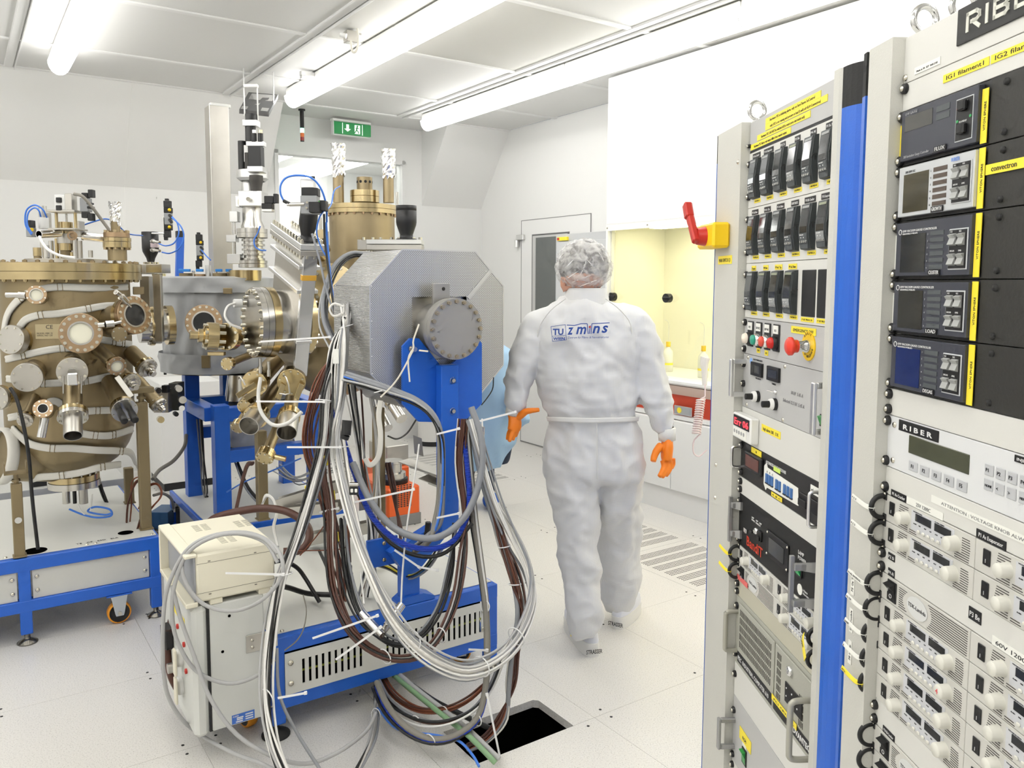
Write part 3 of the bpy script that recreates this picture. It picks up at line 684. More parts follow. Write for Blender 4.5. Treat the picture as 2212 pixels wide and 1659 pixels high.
for k, (ch, a) in enumerate([(c_, 130 - 16 * i) for i, c_ in enumerate('ARRET')] + [(c_, 232 + 14 * i) for i, c_ in enumerate("D'URGENCE")]):
    a = radians(a); up_ = (cos(a), 0, sin(a)) if k < 5 else (-cos(a), 0, -sin(a)); xd = (sin(a), 0, -cos(a)) if k < 5 else (-sin(a), 0, cos(a))
    lettering(ch, F, yp, (.372 + .024 * cos(a), -.0048, 1.469 + .024 * sin(a)), .0075, M_ink, xd, up_, 'lettering', 'CENTER')
b = P(F); b.lathe((.372, -.0045, 1.469), (0, -1, 0), [(.014, 0), (.014, .006), (.0115, .010), (.0115, .026)], 20); b.build('collar', M_chrome, es)
b = P(F); b.lathe((.372, -.028, 1.469), (0, -1, 0), [(.0135, 0), (.014, .008), (.0195, .012), (.0195, .017), (.015, .021), (0, .0225)], 24); b.build('mushroom_head', mat('stop_red', (.80, .05, .025), .3), es)
# x-ray supply
t = panel(F, 'power_supply', 'grey power supply with two meters and two black dials in the far rack', 'power supply', 1.286, 1.422, M_pang, zs=(1.345, 1.395))
for (u0, u1) in ((.064, .132), (.165, .232)):
    b = P(F); b.prism([(u0, -.002, 1.374), (u1, -.002, 1.374), (u1, -.002, 1.407), (u0, -.002, 1.407)], (0, -.006, 0)); o = b.build('meter', M_black, t)
    b = P(F); b.box(u0 + .009, u1 - .009, -.0085, -.0079, 1.381, 1.400); b.build('meter_window', M_scr, o)
lettering('VOLTAGE KV', F, t, (.085, -.0026, 1.366), .0055, M_ink); lettering('CURRENT', F, t, (.185, -.0026, 1.365), .0055, M_ink)
lettering('X-RAY POWER SUPPLY', F, t, (.065, -.0026, 1.4105), .006, M_ink)
b = P(F); b.cyl((.052, -.002, 1.407), (.052, -.0026, 1.407), .008, n=16); b.build('logo_dot', mat('logo_lightblue', (.25, .45, .85), .5), t)
lettering('10 kV  5.45 A', F, t, (.29, -.0026, 1.357), .011, mat('pencil', (.25, .24, .25), .7), name='handwriting', shear=.2)
lettering('Selected 12.5 kV  5.45 A', F, t, (.25, -.0026, 1.335), .011, mat('pencil', (.25, .24, .25), .7), name='handwriting', shear=.2)
for (u, z) in ((.105, 1.325), (.210, 1.322)):
    b = P(F); b.lathe((u, -.002, z), (0, -1, 0), [(.014, 0), (.014, .007), (.0135, .008)], 20); b.build('dial_base', M_black, t)
    b = P(F); b.lathe((u, -.009, z), (0, -1, 0), [(.0135, 0), (.0125, .008), (.008, .009)], 20); b.build('dial_scale', M_white, t)
    b = P(F); b.lathe((u, -.016, z), (0, -1, 0), [(.008, 0), (.0075, .018), (0, .0185)], 14, False); b.build('dial_knob', M_black, t)
b = P(F); b.lathe((.211, -.002, 1.350), (0, -1, 0), [(.005, 0), (.0045, .005), (.0015, .006)], 10); b.cyl((.211, -.006, 1.350), (.205, -.022, 1.353), .0015, n=8); b.build('toggle_switch', M_chrome, t)
b = P(F)
for (u, z) in ((.031, 1.414), (.255, 1.414), (.468, 1.414), (.031, 1.294), (.253, 1.293), (.466, 1.296)): b.lathe((u, -.002, z), (0, -1, 0), [(.0048, 0), (.004, .002), (0, .0025)], 10)
b.build('panel_screws', M_bolt, t)
for (z, c) in ((1.388, (.4, .02, .02)), (1.369, (.05, .25, .2)), (1.354, (.05, .25, .2))):
    b = P(F); b.lathe((.449, -.002, z), (0, -1, 0), [(.004, 0), (.003, .003), (0, .004)], 10); b.build('indicator', mat('ind%s' % str(c), c, .3), t)
b = P(F); b.box(.436, .462, -.005, -.002, 1.312, 1.337, .001); o = b.build('rocker_frame', M_black, t)
b = P(F); b.prism([(.440, -.005, 1.315), (.440, -.012, 1.333), (.440, -.005, 1.335)], (.018, 0, 0)); b.build('rocker', mat('rocker_green', (.02, .28, .05), .3), o)
bow_handle(F, t, .014, 1.312, 1.408, .034, .004, M_alu, square=True); bow_handle(F, t, .470, 1.300, 1.405, .030, .004, M_alu, square=True)
# alarm display on blank
t = panel(F, 'blank_panel', 'off-white blank panel below the power supply, yellow high alarm tape', 'rack panel', 1.196, 1.286, M_pan, screws=False)
label(F, t, .134, 1.246, .244, 1.263, 'high alarm 20K  12 K', y=-.0026)
ad = thing('alarm_display', 'small white alarm unit with red glowing digits on the blank panel', 'display', (.055, -.02, 1.205), F)
b = P(F); b.box(-.004, .118, -.024, -.002, 1.207, 1.271, .003); b.build('case', M_white, ad)
b = P(F); b.box(.004, .110, -.0255, -.0238, 1.238, 1.266); o = b.build('display_window', M_black, ad)
lettering('Err 06', F, o, (.010, -.0262, 1.243), .024, mat('led_red', (1, .03, .04), .5, emit=3), name='digits', width=.094)
b = P(F); b.box(.004, .092, -.0255, -.0238, 1.212, 1.236); o = b.build('key_foil', M_paper, ad)
for k in range(5):
    b = P(F); b.cyl((.014 + .016 * k, -.0257, 1.225), (.014 + .016 * k, -.0262, 1.225), .005, n=10); b.build('key', mat('key_grey', (.35, .35, .36), .5), o)
# valve positioner
M_blkp = mat('panel_black', (.018, .018, .018), .4, bump=.05)
t = panel(F, 'valve_positioner', 'black valve positioner with blue thumb wheels and chrome bow handles', 'instrument', 1.103, 1.196, M_blkp, zs=(1.115, 1.185))
lettering('AUTOMATED VALVE POSITIONER', F, t, (.165, -.0026, 1.174), .0105, M_inkw, width=.115)
b = P(F); b.box(.048, .152, -.012, -.002, 1.137, 1.180, .003); o = b.build('readout_bezel', M_black, t)
b = P(F); b.box(.060, .144, -.0128, -.0119, 1.145, 1.174); o2 = b.build('readout', mat('readout_red', (.10, .015, .01), .15), o)
label(F, t, .074, 1.181, .138, 1.195, '10', y=-.003)
b = P(F); b.prism([(.158, -.0025, 1.166), (.171, -.0025, 1.176), (.178, -.0025, 1.166), (.346, -.0025, 1.160), (.350, -.0025, 1.122), (.178, -.0025, 1.118), (.171, -.0025, 1.110), (.158, -.0025, 1.122)], (0, -.001, 0)); o = b.build('selector_plate', M_paper, t)
for k, u in enumerate((.178, .194, .210, .236, .253, .280, .298, .316)):
    b = P(F); b.box(u - .0055, u + .0055, -.0065, -.0035, 1.128 , 1.152, .001); q = b.build('thumb_wheel', mat('wheel_blue', (.05, .16, .42), .3), o)
    b = P(F); b.box(u - .0055, u + .0055, -.0068, -.0035, 1.1275, 1.1305); b.build('wheel_edge', M_black, o)
for k, ch in enumerate('ABC'): lettering(ch, F, o, (.175 + .016 * k, -.0037, 1.154), .007, M_ink)
label(F, t, .213, 1.168, .250, 1.178, '', m=mat('label_green', (.65, .85, .15), .5), y=-.003)
label(F, t, .205, 1.106, .265, 1.116, 'A B C', y=-.003)
label(F, t, .405, 1.166, .448, 1.184, 'valve Unit', m=M_paper, y=-.003)
b = P(F); b.box(.355, .455, -.005, -.002, 1.125, 1.155, .002); b.box(.358, .395, -.009, -.005, 1.128, 1.143, .001); b.build('disk_drive', M_black, t)
bow_handle(F, t, .012, 1.130, 1.182, .030, .0036, M_chrome); bow_handle(F, t, .466, 1.112, 1.184, .034, .0036, M_chrome)
panel(F, 'blank_panel', 'off-white blank panel between the valve positioner and the black lamp unit', 'rack panel', 1.058, 1.103, M_pan)
# black lamp unit
t = panel(F, 'lamp_power_unit', 'black lamp power unit with red logo lettering and grey grip handles', 'instrument', .924, 1.058, mat('panel_black2', (.014, .014, .014), .55), zs=(.94, 1.04))
lettering('BandiT', F, t, (.058, -.0028, .940), .034, mat('logo_red', (.62, .05, .02), .5), name='logo', width=.103, bold=.0006, up=(.0, 0, 1))
lettering('LAMP\nPOWER', F, t, (.356, -.0028, 1.020), .0115, M_inkw); 
for u, tx in ((.088, 'LAMP\nPOWER'), (.115, 'LAMP\nENABLE'), (.137, 'LAMP\nSET')): lettering(tx, F, t, (u, -.0028, 1.018), .006, M_inkw)
b = P(F); b.box(.190, .312, -.006, -.002, .960, 1.021, .001); o = b.build('display_plate', M_black, t)
b = P(F); b.box(.208, .292, -.0072, -.0058, .972, 1.008); b.build('display_window', M_scr, o)
b = P(F)
for (u, z) in ((.195, 1.016), (.307, 1.016), (.195, .965), (.307, .965)): b.lathe((u, -.006, z), (0, -1, 0), [(.003, 0), (.002, .0015), (0, .002)], 8)
b.build('plate_screws', M_bolt, o)
b = P(F); b.lathe((.126, -.002, .996), (0, -1, 0), [(.008, 0), (.008, .006), (.006, .008), (0, .008)], 14); b.box(.108, .127, -.030, -.028, .990, 1.000); b.obox((.122, -.02, .994), (.002, 0, 0), (0, .012, 0), (0, 0, .004)); b.build('key', M_chrome, t)
b = P(F); b.box(.136, .158, -.007, -.002, .978, 1.002, .001); b.box(.139, .155, -.010, -.007, .98, .99); b.build('toggle', M_black, t)
b = P(F); b.box(.352, .380, -.006, -.002, .972, 1.000, .001); o = b.build('rocker_frame', M_black, t)
b = P(F); b.prism([(.355, -.006, .976), (.355, -.014, .995), (.355, -.006, .998)], (.022, 0, 0)); b.build('rocker', mat('rocker_green2', (.02, .42, .12), .3), o)
b = P(F); b.cyl((.370, -.002, .945), (.370, -.003, .945), .012, n=18); b.build('round_logo', M_paper, t)
lettering('k-Space\nAssociates', F, t, (.386, -.0028, .948), .007, M_inkw)
for u, out, za, zb in ((.004, .026, .931, 1.050), (.440, .052, .925, 1.045)):
    b = P(F); b.box(u - .004, u + .004, -out - .006, -out + .004, za, zb, .001)
    for z in (za + .016, zb - .028): b.prism([(u, -out, z), (u + .02 if u < .1 else u + .02, -.002, z - .004), (u + .02, -.002, z + .018), (u, -out, z + .012)], (.0, -.006, 0)); b.obox((u + .006, -out / 2, z + .006), (.006, 0, 0), (0, out / 2, 0), (0, 0, .007), .001)
    b.build('grip_handle', mat('grip_grey', (.38, .38, .38), .4, .6), t)

# ---------------------------------------------------------------- lambda style supplies
M_lam = mat('supply_grey', (.62, .61, .57), .45, bump=.05)
def supply(F, u0, z0, lab, tdk=False, handle=False, group='half width power supplies stacked in the racks', red=False):
    z = lambda a: z0 + a; h = .0452; w = .2405
    t = thing('half_rack_supply', lab, 'power supply', (u0 + w / 2, 0, z0), F, group)
    b = P(F); b.box(u0 + .0004, u0 + w, -.003, .004, z0 + .0004, z0 + h, .0008); b.box(u0 + .01, u0 + w - .01, .004, .3, z0 + .002, z0 + h - .002); b.build('front_plate', M_lam, t)
    def slits(m, us, zs, step=.0033, ang=0):
        b = P(F)
        for (ua, ub, za) in us: b.box(u0 + ua, u0 + ub, -.0034, -.0028, z(za), z(za) + .0011)
        return tag(b.build('vent_slits', M_slit, t), kind='stuff')
    if tdk:
        b = P(F); b.box(u0 + .024, u0 + .051, -.005, -.003, z(.005), z(.041), .001); o = b.build('rocker_frame', M_black, t)
        b = P(F); b.prism([(u0 + .027, -.005, z(.009)), (u0 + .027, -.006, z(.024)), (u0 + .027, -.015, z(.034)), (u0 + .027, -.005, z(.038))], (.021, 0, 0)); b.build('rocker', M_black, o)
        lettering('O', F, o, (u0 + .033, -.0065, z(.011)), .011, M_inkw); lettering('I', F, o, (u0 + .036, -.011, z(.024)), .008, M_inkw)
        us = [(.058, .081 - .012 * sin(pi * k / 9), .005 + .0036 * k) for k in range(10)]
        us += [(.139 + .010 * sin(pi * k / 10), .236, .004 + .0036 * k) for k in range(11)]
        slits(None, us, None)
        b = P(F); vs = [(u0 + .111 + .028 * cos(2 * pi * k / 28), -.0034, z(.023) + .0175 * sin(2 * pi * k / 28)) for k in range(28)]; b.prism(vs, (0, -.0008, 0)); o = b.build('logo_oval', mat('logo_pale', (.68, .69, .68), .4), t)
        lettering('TDK-Lambda', F, o, (u0 + .087, -.0044, z(.020)), .009, M_ink, width=.048)
    else:
        b = P(F); b.box(u0 + .019, u0 + .034, -.005, -.003, z(.014), z(.037), .001); o = b.build('power_switch', M_black, t)
        lettering('1', F, o, (u0 + .024, -.0054, z(.018)), .008, M_inkw)
        us = [(.044 + .003 * abs(k - 4) / 4, .075 - (.02 if 2 < k < 8 else .002), .003 + .0036 * k) for k in range(11)] + [(.078, .098, .003), (.078, .096, .0066)]
        us += [(.196 + (.016 if k > 2 else 0), .231 - .002 * abs(k - 5) / 5, .003 + .0036 * k) for k in range(10)]
        slits(None, us, None)
        b = P(F); b.box(u0 + .083, u0 + .194, -.0036, -.0028, z(.009), z(.041), .001); dp = b.build('display_field', mat('field_grey', (.60, .61, .64), .4), t)
        for (ua, ub) in ((.095, .137), (.146, .187)):
            b = P(F); b.box(u0 + ua, u0 + ub, -.0046, -.0034, z(.0255), z(.038), .0008); b.build('display', M_scr, dp)
        lettering('VOLTAGE DC VOLTS', F, dp, (u0 + .088, -.0038, z(.0388)), .0026, M_ink); lettering('DC AMPS  CURRENT', F, dp, (u0 + .146, -.0038, z(.0388)), .0026, M_ink)
        for k, tx in enumerate(('ALARM', 'FINE', 'PREV', 'OVP', 'FOLD', 'REM', 'OUT')): lettering(tx, F, dp, (u0 + .090 + .0145 * k, -.0038, z(.0195)), .0026, M_ink, name='legend')
        for k in range(6):
            b = P(F); c_ = u0 + .106 + .0128 * k; b.box(c_ - .0035, c_ + .0035, -.006, -.003, z(.0085), z(.0135), .0015); b.build('button', M_knob, t)
        for (uc, rr) in ((.068, .0105), (.197, .0112)):
            b = P(F); b.lathe((u0 + uc, -.003, z(.0225)), (0, -1, 0), [(rr + .001, 0), (rr, .003), (rr * .97, .014), (rr * .86, .016), (0, .0165)], 28); k_ = b.build('knob', M_knob, t)
            if red and uc > .1: lettering('4', F, k_, (u0 + uc - .004, -.0198, z(.019)), .012, mat('red_pen', (.8, .1, .12), .5), name='pen_mark')
    if handle:
        b = P(F); zc = z(.023); b.torus((u0 + .028 if False else u0 + .022, -.006, zc), (1, 0, 0), .0185, .0045, 20, 10, -pi / 2 - .5, pi / 2 + .5)
    return t
def c_handle(F, t_, u, zc, lab, tape=None, rr=.0185):
    """black C-shaped pull handle with ribbed outside"""
    t = thing('pull_handle', lab, 'handle', (u, -.02, zc), F, 'black C-shaped pull handles on the racks')
    b = P(F); pts = [(u, -.003 - .024 * sin(pi * k / 12) ** .8 if 0 < k < 12 else -.002, zc + .0195 * cos(pi * k / 12)) for k in range(13)]
    b.tube(pts, .0044, 10, 2); b.box(u - .006, u + .006, -.005, -.002, zc + .012, zc + .026, .001); b.box(u - .006, u + .006, -.005, -.002, zc - .026, zc - .012, .001); b.build('bow', M_black, t)
    for s in (-1, 1):
        b = P(F); b.lathe((u, -.004, zc + s * .0225), (0, -1, 0), [(.0042, 0), (.0038, .002), (0, .003)], 10); b.build('screw', M_bolt, t)
    if tape:
        tm = M_paper if tape[0] == 'w' else M_label
        b = P(F); q = [(u + .004, -.025, zc - .001), (u - .006, -.0325, zc - .001), (u - .022, -.038, zc + .004), (u - .040, -.041, zc + .009)]
        b.ribbon(q, [(0, -1, .2)] * 4, .0085, .0004, 4); q = b.build('name_tape', tm, t)
        b = P(F); b.torus((u, -.0275, zc - .001), (0, 0, 1), .006, .0007, 12, 4); b.build('tape_loop', tm, t)
        if len(tape) > 1: lettering(tape[1:], F, t, (u - .037, -.043, zc + .0065), .005, M_ink, (.97, .2, -.2), (.2, 0, .97))
    return t
supply(F, .0, .878, 'power supply with cream knobs under the black lamp unit, far rack, left upper'); supply(F, .2413, .878, 'power supply right of it under the black lamp unit in the far rack', )
supply(F, .0, .832, 'power supply with oval logo and red tape in the far rack', tdk=True); supply(F, .2413, .832, 'power supply beside the beige computer top, far rack, right lower')
t = thing('red_tape_note', 'pinkish red tape stuck on the oval logo supply of the far rack', 'label', (.04, -.005, .835), F)
b = P(F); b.box(.008, .080, -.0055, -.0045, .833, .846); b.build('strip', mat('tape_pinkred', (.80, .16, .15), .5), t)
c_handle(F, r1, .008, .900, 'black C handle with yellow tape, upper left of the far rack supplies', 'y'); c_handle(F, r1, .008, .854, 'black C handle with yellow tape, lower left of the far rack supplies', 'y')
c_handle(F, r1, .470, .884, 'upper black C handle at the right end of the far rack supplies', None); c_handle(F, r1, .470, .838, 'lower black C handle at the right end of the far rack supplies', None)
t = thing('name_tape', 'yellow name tape hanging off the right C handle of the far rack', 'label', (.50, -.06, .88), F)
b = P(F); b.ribbon([(.462, -.034, .888), (.485, -.045, .880), (.53, -.060, .868)], [(0, -1, .2)] * 3, .011, .0004, 4); o = b.build('strip', M_label, t)
lettering('P9 In Base', F, t, (.466, -.042, .883), .008, M_ink, (.93, -.25, -.2), (.2, 0, .97))
panel(F, 'blank_panel', 'beige blank panel above the industrial computer', 'rack panel', .787, .832, M_beige)
# industrial computer
t = panel(F, 'industrial_computer', 'beige industrial computer with slotted door and bow handles', 'computer', .605, .787, M_beige2, zs=(.63, .76))
b = P(F); b.box(.026, .255, -.006, -.002, .618, .775, .002); d = b.build('filter_door', M_beige2, t)
b = P(F)
for r_ in range(5):
    for k in range(26): b.box(.040 + .0079 * k, .0425 + .0079 * k, -.0068, -.0058, .662 + .021 * r_, .678 + .021 * r_)
tag(b.build('vent_slots', M_slit, d), kind='stuff')
b = P(F); b.box(.030, .252, -.0075, -.0058, .620, .648, .001); o = b.build('name_strip', M_black, d)
lettering('PIEC  INDUSTRIAL COMPUTER 610', F, o, (.036, -.008, .628), .016, M_inkw, width=.20)
b = P(F); b.box(.262, .455, -.006, -.002, .618, .775, .002); d = b.build('drive_door', M_beige2, t)
b = P(F); b.box(.264, .452, -.0075, -.0058, .620, .648, .001); o = b.build('name_strip', M_black, d)
lettering('ADVANTECH', F, o, (.36, -.008, .628), .018, M_inkw, bold=.0006)
label(F, d, .258, .640, .392, .653, 'PC1 CRYSTAL', y=-.0085)
b = P(F); b.box(.325, .412, -.0085, -.0058, .672, .718, .003); o = b.build('led_plate', M_blackm, d)
for k in range(6):
    b = P(F); b.cyl((.335 + .028 * (k % 3), -.0085, .706 - .018 * (k // 3)), (.335 + .028 * (k % 3), -.0095, .706 - .018 * (k // 3)), .002, n=8); b.build('indicator', M_inkw, o)
b = P(F); b.lathe((.350, -.006, .752), (0, -1, 0), [(.011, 0), (.011, .007), (.008, .009), (0, .009)], 20); b.cyl((.350, -.015, .752), (.350, -.0155, .752), .004, n=10); b.build('lock', M_chrome, d)
b = P(F)
for (ub, n, rows) in ((.277, 4, 6), (.395, 4, 4)):
    for r_ in range(rows):
        for k in range(n): b.box(ub + .006 * k, ub + .002 + .006 * k, -.0068, -.0058, .655 + .0185 * r_, .669 + .0185 * r_)
tag(b.build('vent_slots', M_slit, d), kind='stuff')
bow_handle(F, t, .012, .640, .745, .034, .0062, mat('handle_beige', (.44, .43, .37), .35, .3)); bow_handle(F, t, .455, .615, .742, .052, .0065, mat('handle_beige', (.44, .43, .37), .35, .3))
panel(F, 'blank_panel', 'off-white blank panel below the industrial computer', 'rack panel', .514, .605, M_pan, zs=(.574,))
t = panel(F, 'power_distribution', 'grey power distribution unit with a green rocker at the bottom of the far rack', 'instrument', .335, .514, M_pang, zs=(.352, .474))
label(F, t, .052, .424, .13, .456, '', y=-.003); lettering('RCM', F, t, (.075, -.0045, .434), .012, M_ink)
label(F, t, .156, .390, .36, .402, 'RACK DISTRIBUTION', m=M_paper, y=-.003)
b = P(F); b.box(.073, .103, -.005, -.002, .372, .414, .001); o = b.build('rocker_frame', M_black, t)
b = P(F); b.prism([(.077, -.005, .376), (.077, -.006, .393), (.077, -.014, .408), (.077, -.005, .410)], (.022, 0, 0)); b.build('rocker', mat('rocker_green', (.02, .28, .05), .3), o)
b = P(F); b.box(.075, .100, -.0045, -.002, .418, .426); b.build('button_label', M_paper, t)
bow_handle(F, t, .012, .370, .455, .040, .006, mat('grip_grey', (.38, .38, .38), .4, .6), square=True)
panel(F, 'blank_panel', 'lowest off-white blank panel of the far rack', 'rack panel', .06, .335, M_pan)

# ---------------------------------------------------------------- near rack
F = RK2
r2 = rack(RK2, 'near rack at the right edge, topped by a black brand plate and two eye bolts', -.086, .545, .0, .4826, 2.003, .018, .06)
eyebolt(RK2, -.010, .035, 2.003, 'lifting eye bolt at the far corner on top of the near rack'); eyebolt(RK2, .060, .055, 2.003, 'larger looking eye bolt nearest the brand plate on the near rack')
t = panel(F, 'header_panel', 'off-white header panel with the black brand plate on the near rack', 'rack panel', 1.927, 2.001, M_pang if False else M_pan, screws=False)
b = P(F); b.box(.141, .46, -.005, -.002, 1.9475, 1.9995, .0005); o = b.build('brand_plate', mat('plate_black', (.025, .025, .025), .5), t)
def stroke_letters(F, par, u, z, h, w_, gap, th, word, m):
    b = P(F); G_ = {'R': [[(0, 0), (0, 1), (.75, 1), (1, .85), (1, .62), (.75, .47), (.35, .47)], [(.45, .47), (1, 0)]], 'I': [[(0, 0), (0, 1)]],
        'B': [[(0, 0), (0, 1), (.8, 1), (.98, .86), (.98, .66), (.8, .52), (1, .38), (1, .15), (.8, 0), (0, 0)], [(0.1, .52), (.8, .52)]], 'E': [[(1, 0), (0, 0), (0, 1), (1, 1)], [(0, .52), (.9, .52)]]}
    for ch in word:
        ww = 0 if ch == 'I' else w_
        for st in G_[ch]:
            for i in range(len(st) - 1):
                a, c = st[i], st[i + 1]; p = V((u + a[0] * ww, -.0056, z + a[1] * h)); q = V((u + c[0] * ww, -.0056, z + c[1] * h)); d = (q - p); L = d.length / 2 + th * .42
                dn = d.normalized(); b.obox((p + q) / 2, dn * L, V((0, .0006, 0)), V((-dn.z, 0, dn.x)) * th / 2)
        u += ww + gap
    return b.build('lettering', m, par)
stroke_letters(F, o, .166, 1.9625, .0225, .026, .016, .0055, 'RIBER', mat('plate_letter', (.72, .72, .64), .5))
label(F, t, .032, 1.934, .100, 1.945, 'Made in FR  SET  R60-2-03', m=M_paper, y=-.0026, size=.004)
b = P(F); b.lathe((.006, -.002, 1.936), (0, -1, 0), [(.0055, 0), (.005, .003), (0, .004)], 12); b.build('screw', M_bolt, t)
t = panel(F, 'blank_panel', 'off-white blank panel with yellow filament tapes in the near rack', 'rack panel', 1.882, 1.927, M_pan, zs=(1.918,))
label(F, t, .110, 1.902, .214, 1.914, 'IG1 filament1', y=-.0026, size=.009); label(F, t, .218, 1.902, .33, 1.914, 'IG2 filament1', y=-.0026, size=.009)
M_silv = mat('silver_foil', (.62, .64, .66), .35, .3)
VG = [(1.792, 1.882, 'FLUX', 0), (1.702, 1.792, 'GROWTH', 1), (1.606, 1.702, 'CLUSTER', 2), (1.516, 1.606, 'LOAD', 2), (1.423, 1.516, 'DEGAS', 3)]
pos5 = ['top', 'second', 'third', 'fourth', 'lowest']
for k, (z0, z1, nm, kind) in enumerate(VG):
    t = panel(F, 'vacuum_gauge_controller', '%s of five dark gauge controllers in the near rack, tagged %s' % (pos5[k], nm), 'controller', z0, z1, M_blkp, zs=(z0 + .009, z1 - .009), su=.004)
    fm = M_silv if kind == 1 else M_ui; H_ = z1 - z0
    b = P(F); b.box(.017, .208, -.012, -.002, z0 + .006, z1 - .004, .001); face = b.build('front_foil', fm, t)
    if kind == 0:
        b = P(F); b.box(.028, .102, -.0126, -.0118, z0 + .052, z0 + .076); b.build('display', mat('screen_grey', (.10, .10, .095), .1), face)
        for (za, zb) in ((.066, .075), (.054, .063)):
            b = P(F); b.box(.112, .145, -.0126, -.0118, z0 + za, z0 + zb); b.build('readout', M_ctl, face)
        lettering('UHV GAUGE', F, face, (.028, -.0128, z0 + .078), .006, mat('ink_grey', (.4, .4, .42), .5)); lettering('300 Ionization Gauge Controller', F, face, (.028, -.0128, z0 + .010), .006, mat('ink_grey', (.4, .4, .42), .5), width=.07)
        b = P(F); b.box(.161, .200, -.0128, -.0118, z0 + .013, z0 + .074); fr = b.build('switch_frame', M_silv, face)
        b = P(F); b.box(.1625, .1985, -.0134, -.012, z0 + .0145, z0 + .0725); b.build('switch_field', M_black, fr)
        for zz in (.055, .022):
            b = P(F); b.box(.172, .189, -.020, -.013, z0 + zz, z0 + zz + .015, .002); b.build('rocker', M_black, fr)
        for (uu, zz, c) in ((.167, .060, 'r'), (.196, .045, 'g'), (.167, .042, 'g')):
            b = P(F); b.cyl((uu, -.0134, z0 + zz), (uu, -.0145, z0 + zz), .0022, n=8); b.build('indicator', mat('ind_' + c, (.3, .01, .02) if c == 'r' else (.05, .4, .12), .3), fr)
        lettering('FILAMENT', F, fr, (.170, -.0138, z0 + .072 - .006), .004, M_inkw); lettering('FILAMENT', F, fr, (.170, -.0138, z0 + .039), .004, M_inkw)
    else:
        sc_m = {1: mat('screen_olive', (.09, .08, .05), .08, .3), 2: mat('screen_dark', (.03, .03, .026), .08), 3: mat('screen_blue', (.006, .02, .12), .1)}[kind]
        b = P(F); b.box(.032, .100, -.0126, -.0118, z0 + .012, z0 + .073); b.build('display', sc_m, face)
        for q in range(6):
            b = P(F); b.box(.112, .146, -.0126, -.0118, z0 + .016 + .0103 * q, z0 + .0225 + .0103 * q); b.build('readout', mat('readout_brown', (.10, .075, .06), .3) if kind == 1 else M_ctl, face)
        ink_ = M_ink if kind == 1 else mat('ink_grey', (.4, .4, .42), .5)
        for q in range(6): lettering('%d' % (6 - q), F, face, (.105, -.0128, z0 + .017 + .0103 * q), .004, ink_, name='legend')
        if kind != 1:
            lettering('UHV VACUUM GAUGE CONTROLLER', F, face, (.036, -.0128, z0 + .0765), .005, M_inkw, width=.092); lettering('GRANVILLE-PHILLIPS', F, face, (.036, -.0128, z0 + .0725), .0035, M_inkw, width=.042)
            b = P(F); b.torus((.029, -.0126, z0 + .077), (0, 1, 0), .004, .0007, 14, 4); b.build('round_logo', M_inkw, face)
        else:
            lettering('350 UHV GC', F, face, (.036, -.0128, z0 + .075), .005, M_ink); lettering('RIBER', F, face, (.155, -.0128, z0 + .0765), .008, mat('riber_blue', (.2, .35, .8), .5), name='logo')
        b = P(F); b.box(.160, .204, -.0134, -.0118, z0 + .014, z0 + .074, .001); fr = b.build('switch_frame', M_silv, face)
        b = P(F); b.box(.162, .202, -.014, -.012, z0 + .016, z0 + .072); b.build('switch_field', M_black, fr)
        for (uu, zz) in ((.164, .049), (.184, .049), (.164, .020), (.184, .020)):
            b = P(F); b.prism([(uu, -.014, z0 + zz), (uu, -.019, z0 + zz + .002), (uu, -.0155, z0 + zz + .011), (uu, -.019, z0 + zz + .016), (uu, -.014, z0 + zz + .018)], (.0145, 0, 0)); q_ = b.build('rocker', mat('rocker_grey', (.38, .39, .38), .4), fr)
        for q, tx in enumerate(('IG1', 'IG2', 'DEGAS', 'EMIS')): lettering(tx, F, fr, (.165 + .020 * (q % 2), -.0144, z0 + (.0685 if q < 2 else .0405)), .0035, M_inkw, name='legend')
    label(F, face, .112, z0 + .006, .142, z0 + .015, nm, m=M_black, ink=M_inkw, y=-.0135, size=.008)
    label(F, t, -.004 + .004, z0 + .016, .012, z1 - .022, ('RT G' if k == 0 else 'TURN OFF AFTER RUN'), m=M_label if k == 0 else M_paper, y=-.003, rot=True, size=.005) if k < 4 and k != 1 else None
    b = P(F); b.box(.222, .4826, -.0035, -.002, z0 + .0008, z1 - .0008, .0005); bp = b.build('blanking_plate', mat('blank_dark', (.028, .027, .024), .5, bump=.2), t)
    for (uu, zz) in ((.255, z0 + .012), (.255, z1 - .012)):
        b = P(F); b.lathe((uu, -.0035, zz), (0, -1, 0), [(.005, 0), (.0045, .003), (0, .004)], 12); b.build('screw', M_blackm, bp)
    label(F, t, .209, z0 + .003, .222, z1 - (.003 if k else .012), 'VITON SPHERE', y=-.0145 if False else -.006, rot=True, size=.006, name='yellow_tape')
tq = thing('convectron_tape', 'horizontal yellow tape reading convectron on the dark plates', 'label', (.30, -.005, 1.75), F)
b = P(F); b.box(.224, .46, -.0062, -.0048, 1.750, 1.764); b.build('strip', M_label, tq); lettering('convectron', F, tq, (.236, -.0066, 1.7535), .011, M_ink)
panel(F, 'blank_panel', 'off-white blank panel above the white brand controller in the near rack', 'rack panel', 1.377, 1.423, M_pan, zs=(1.387, 1.413), su=.002)
t = panel(F, 'keypad_controller', 'white controller with green display and F1 to F5 keys in the near rack', 'controller', 1.288, 1.377, mat('controller_white', (.73, .74, .75), .4), zs=(1.298, 1.367), su=.001)
b = P(F); b.box(.034, .143, -.0034, -.002, 1.3565, 1.3745, .0003); o = b.build('brand_plate', M_black, t)
lettering('R I B E R', F, o, (.047, -.0038, 1.3605), .0115, M_inkw, width=.080, bold=.0003)
b = P(F); b.box(.065, .218, -.0034, -.0015, 1.3245, 1.3540, .002); b.build('display', mat('lcd_green', (.075, .08, .05), .15), t)
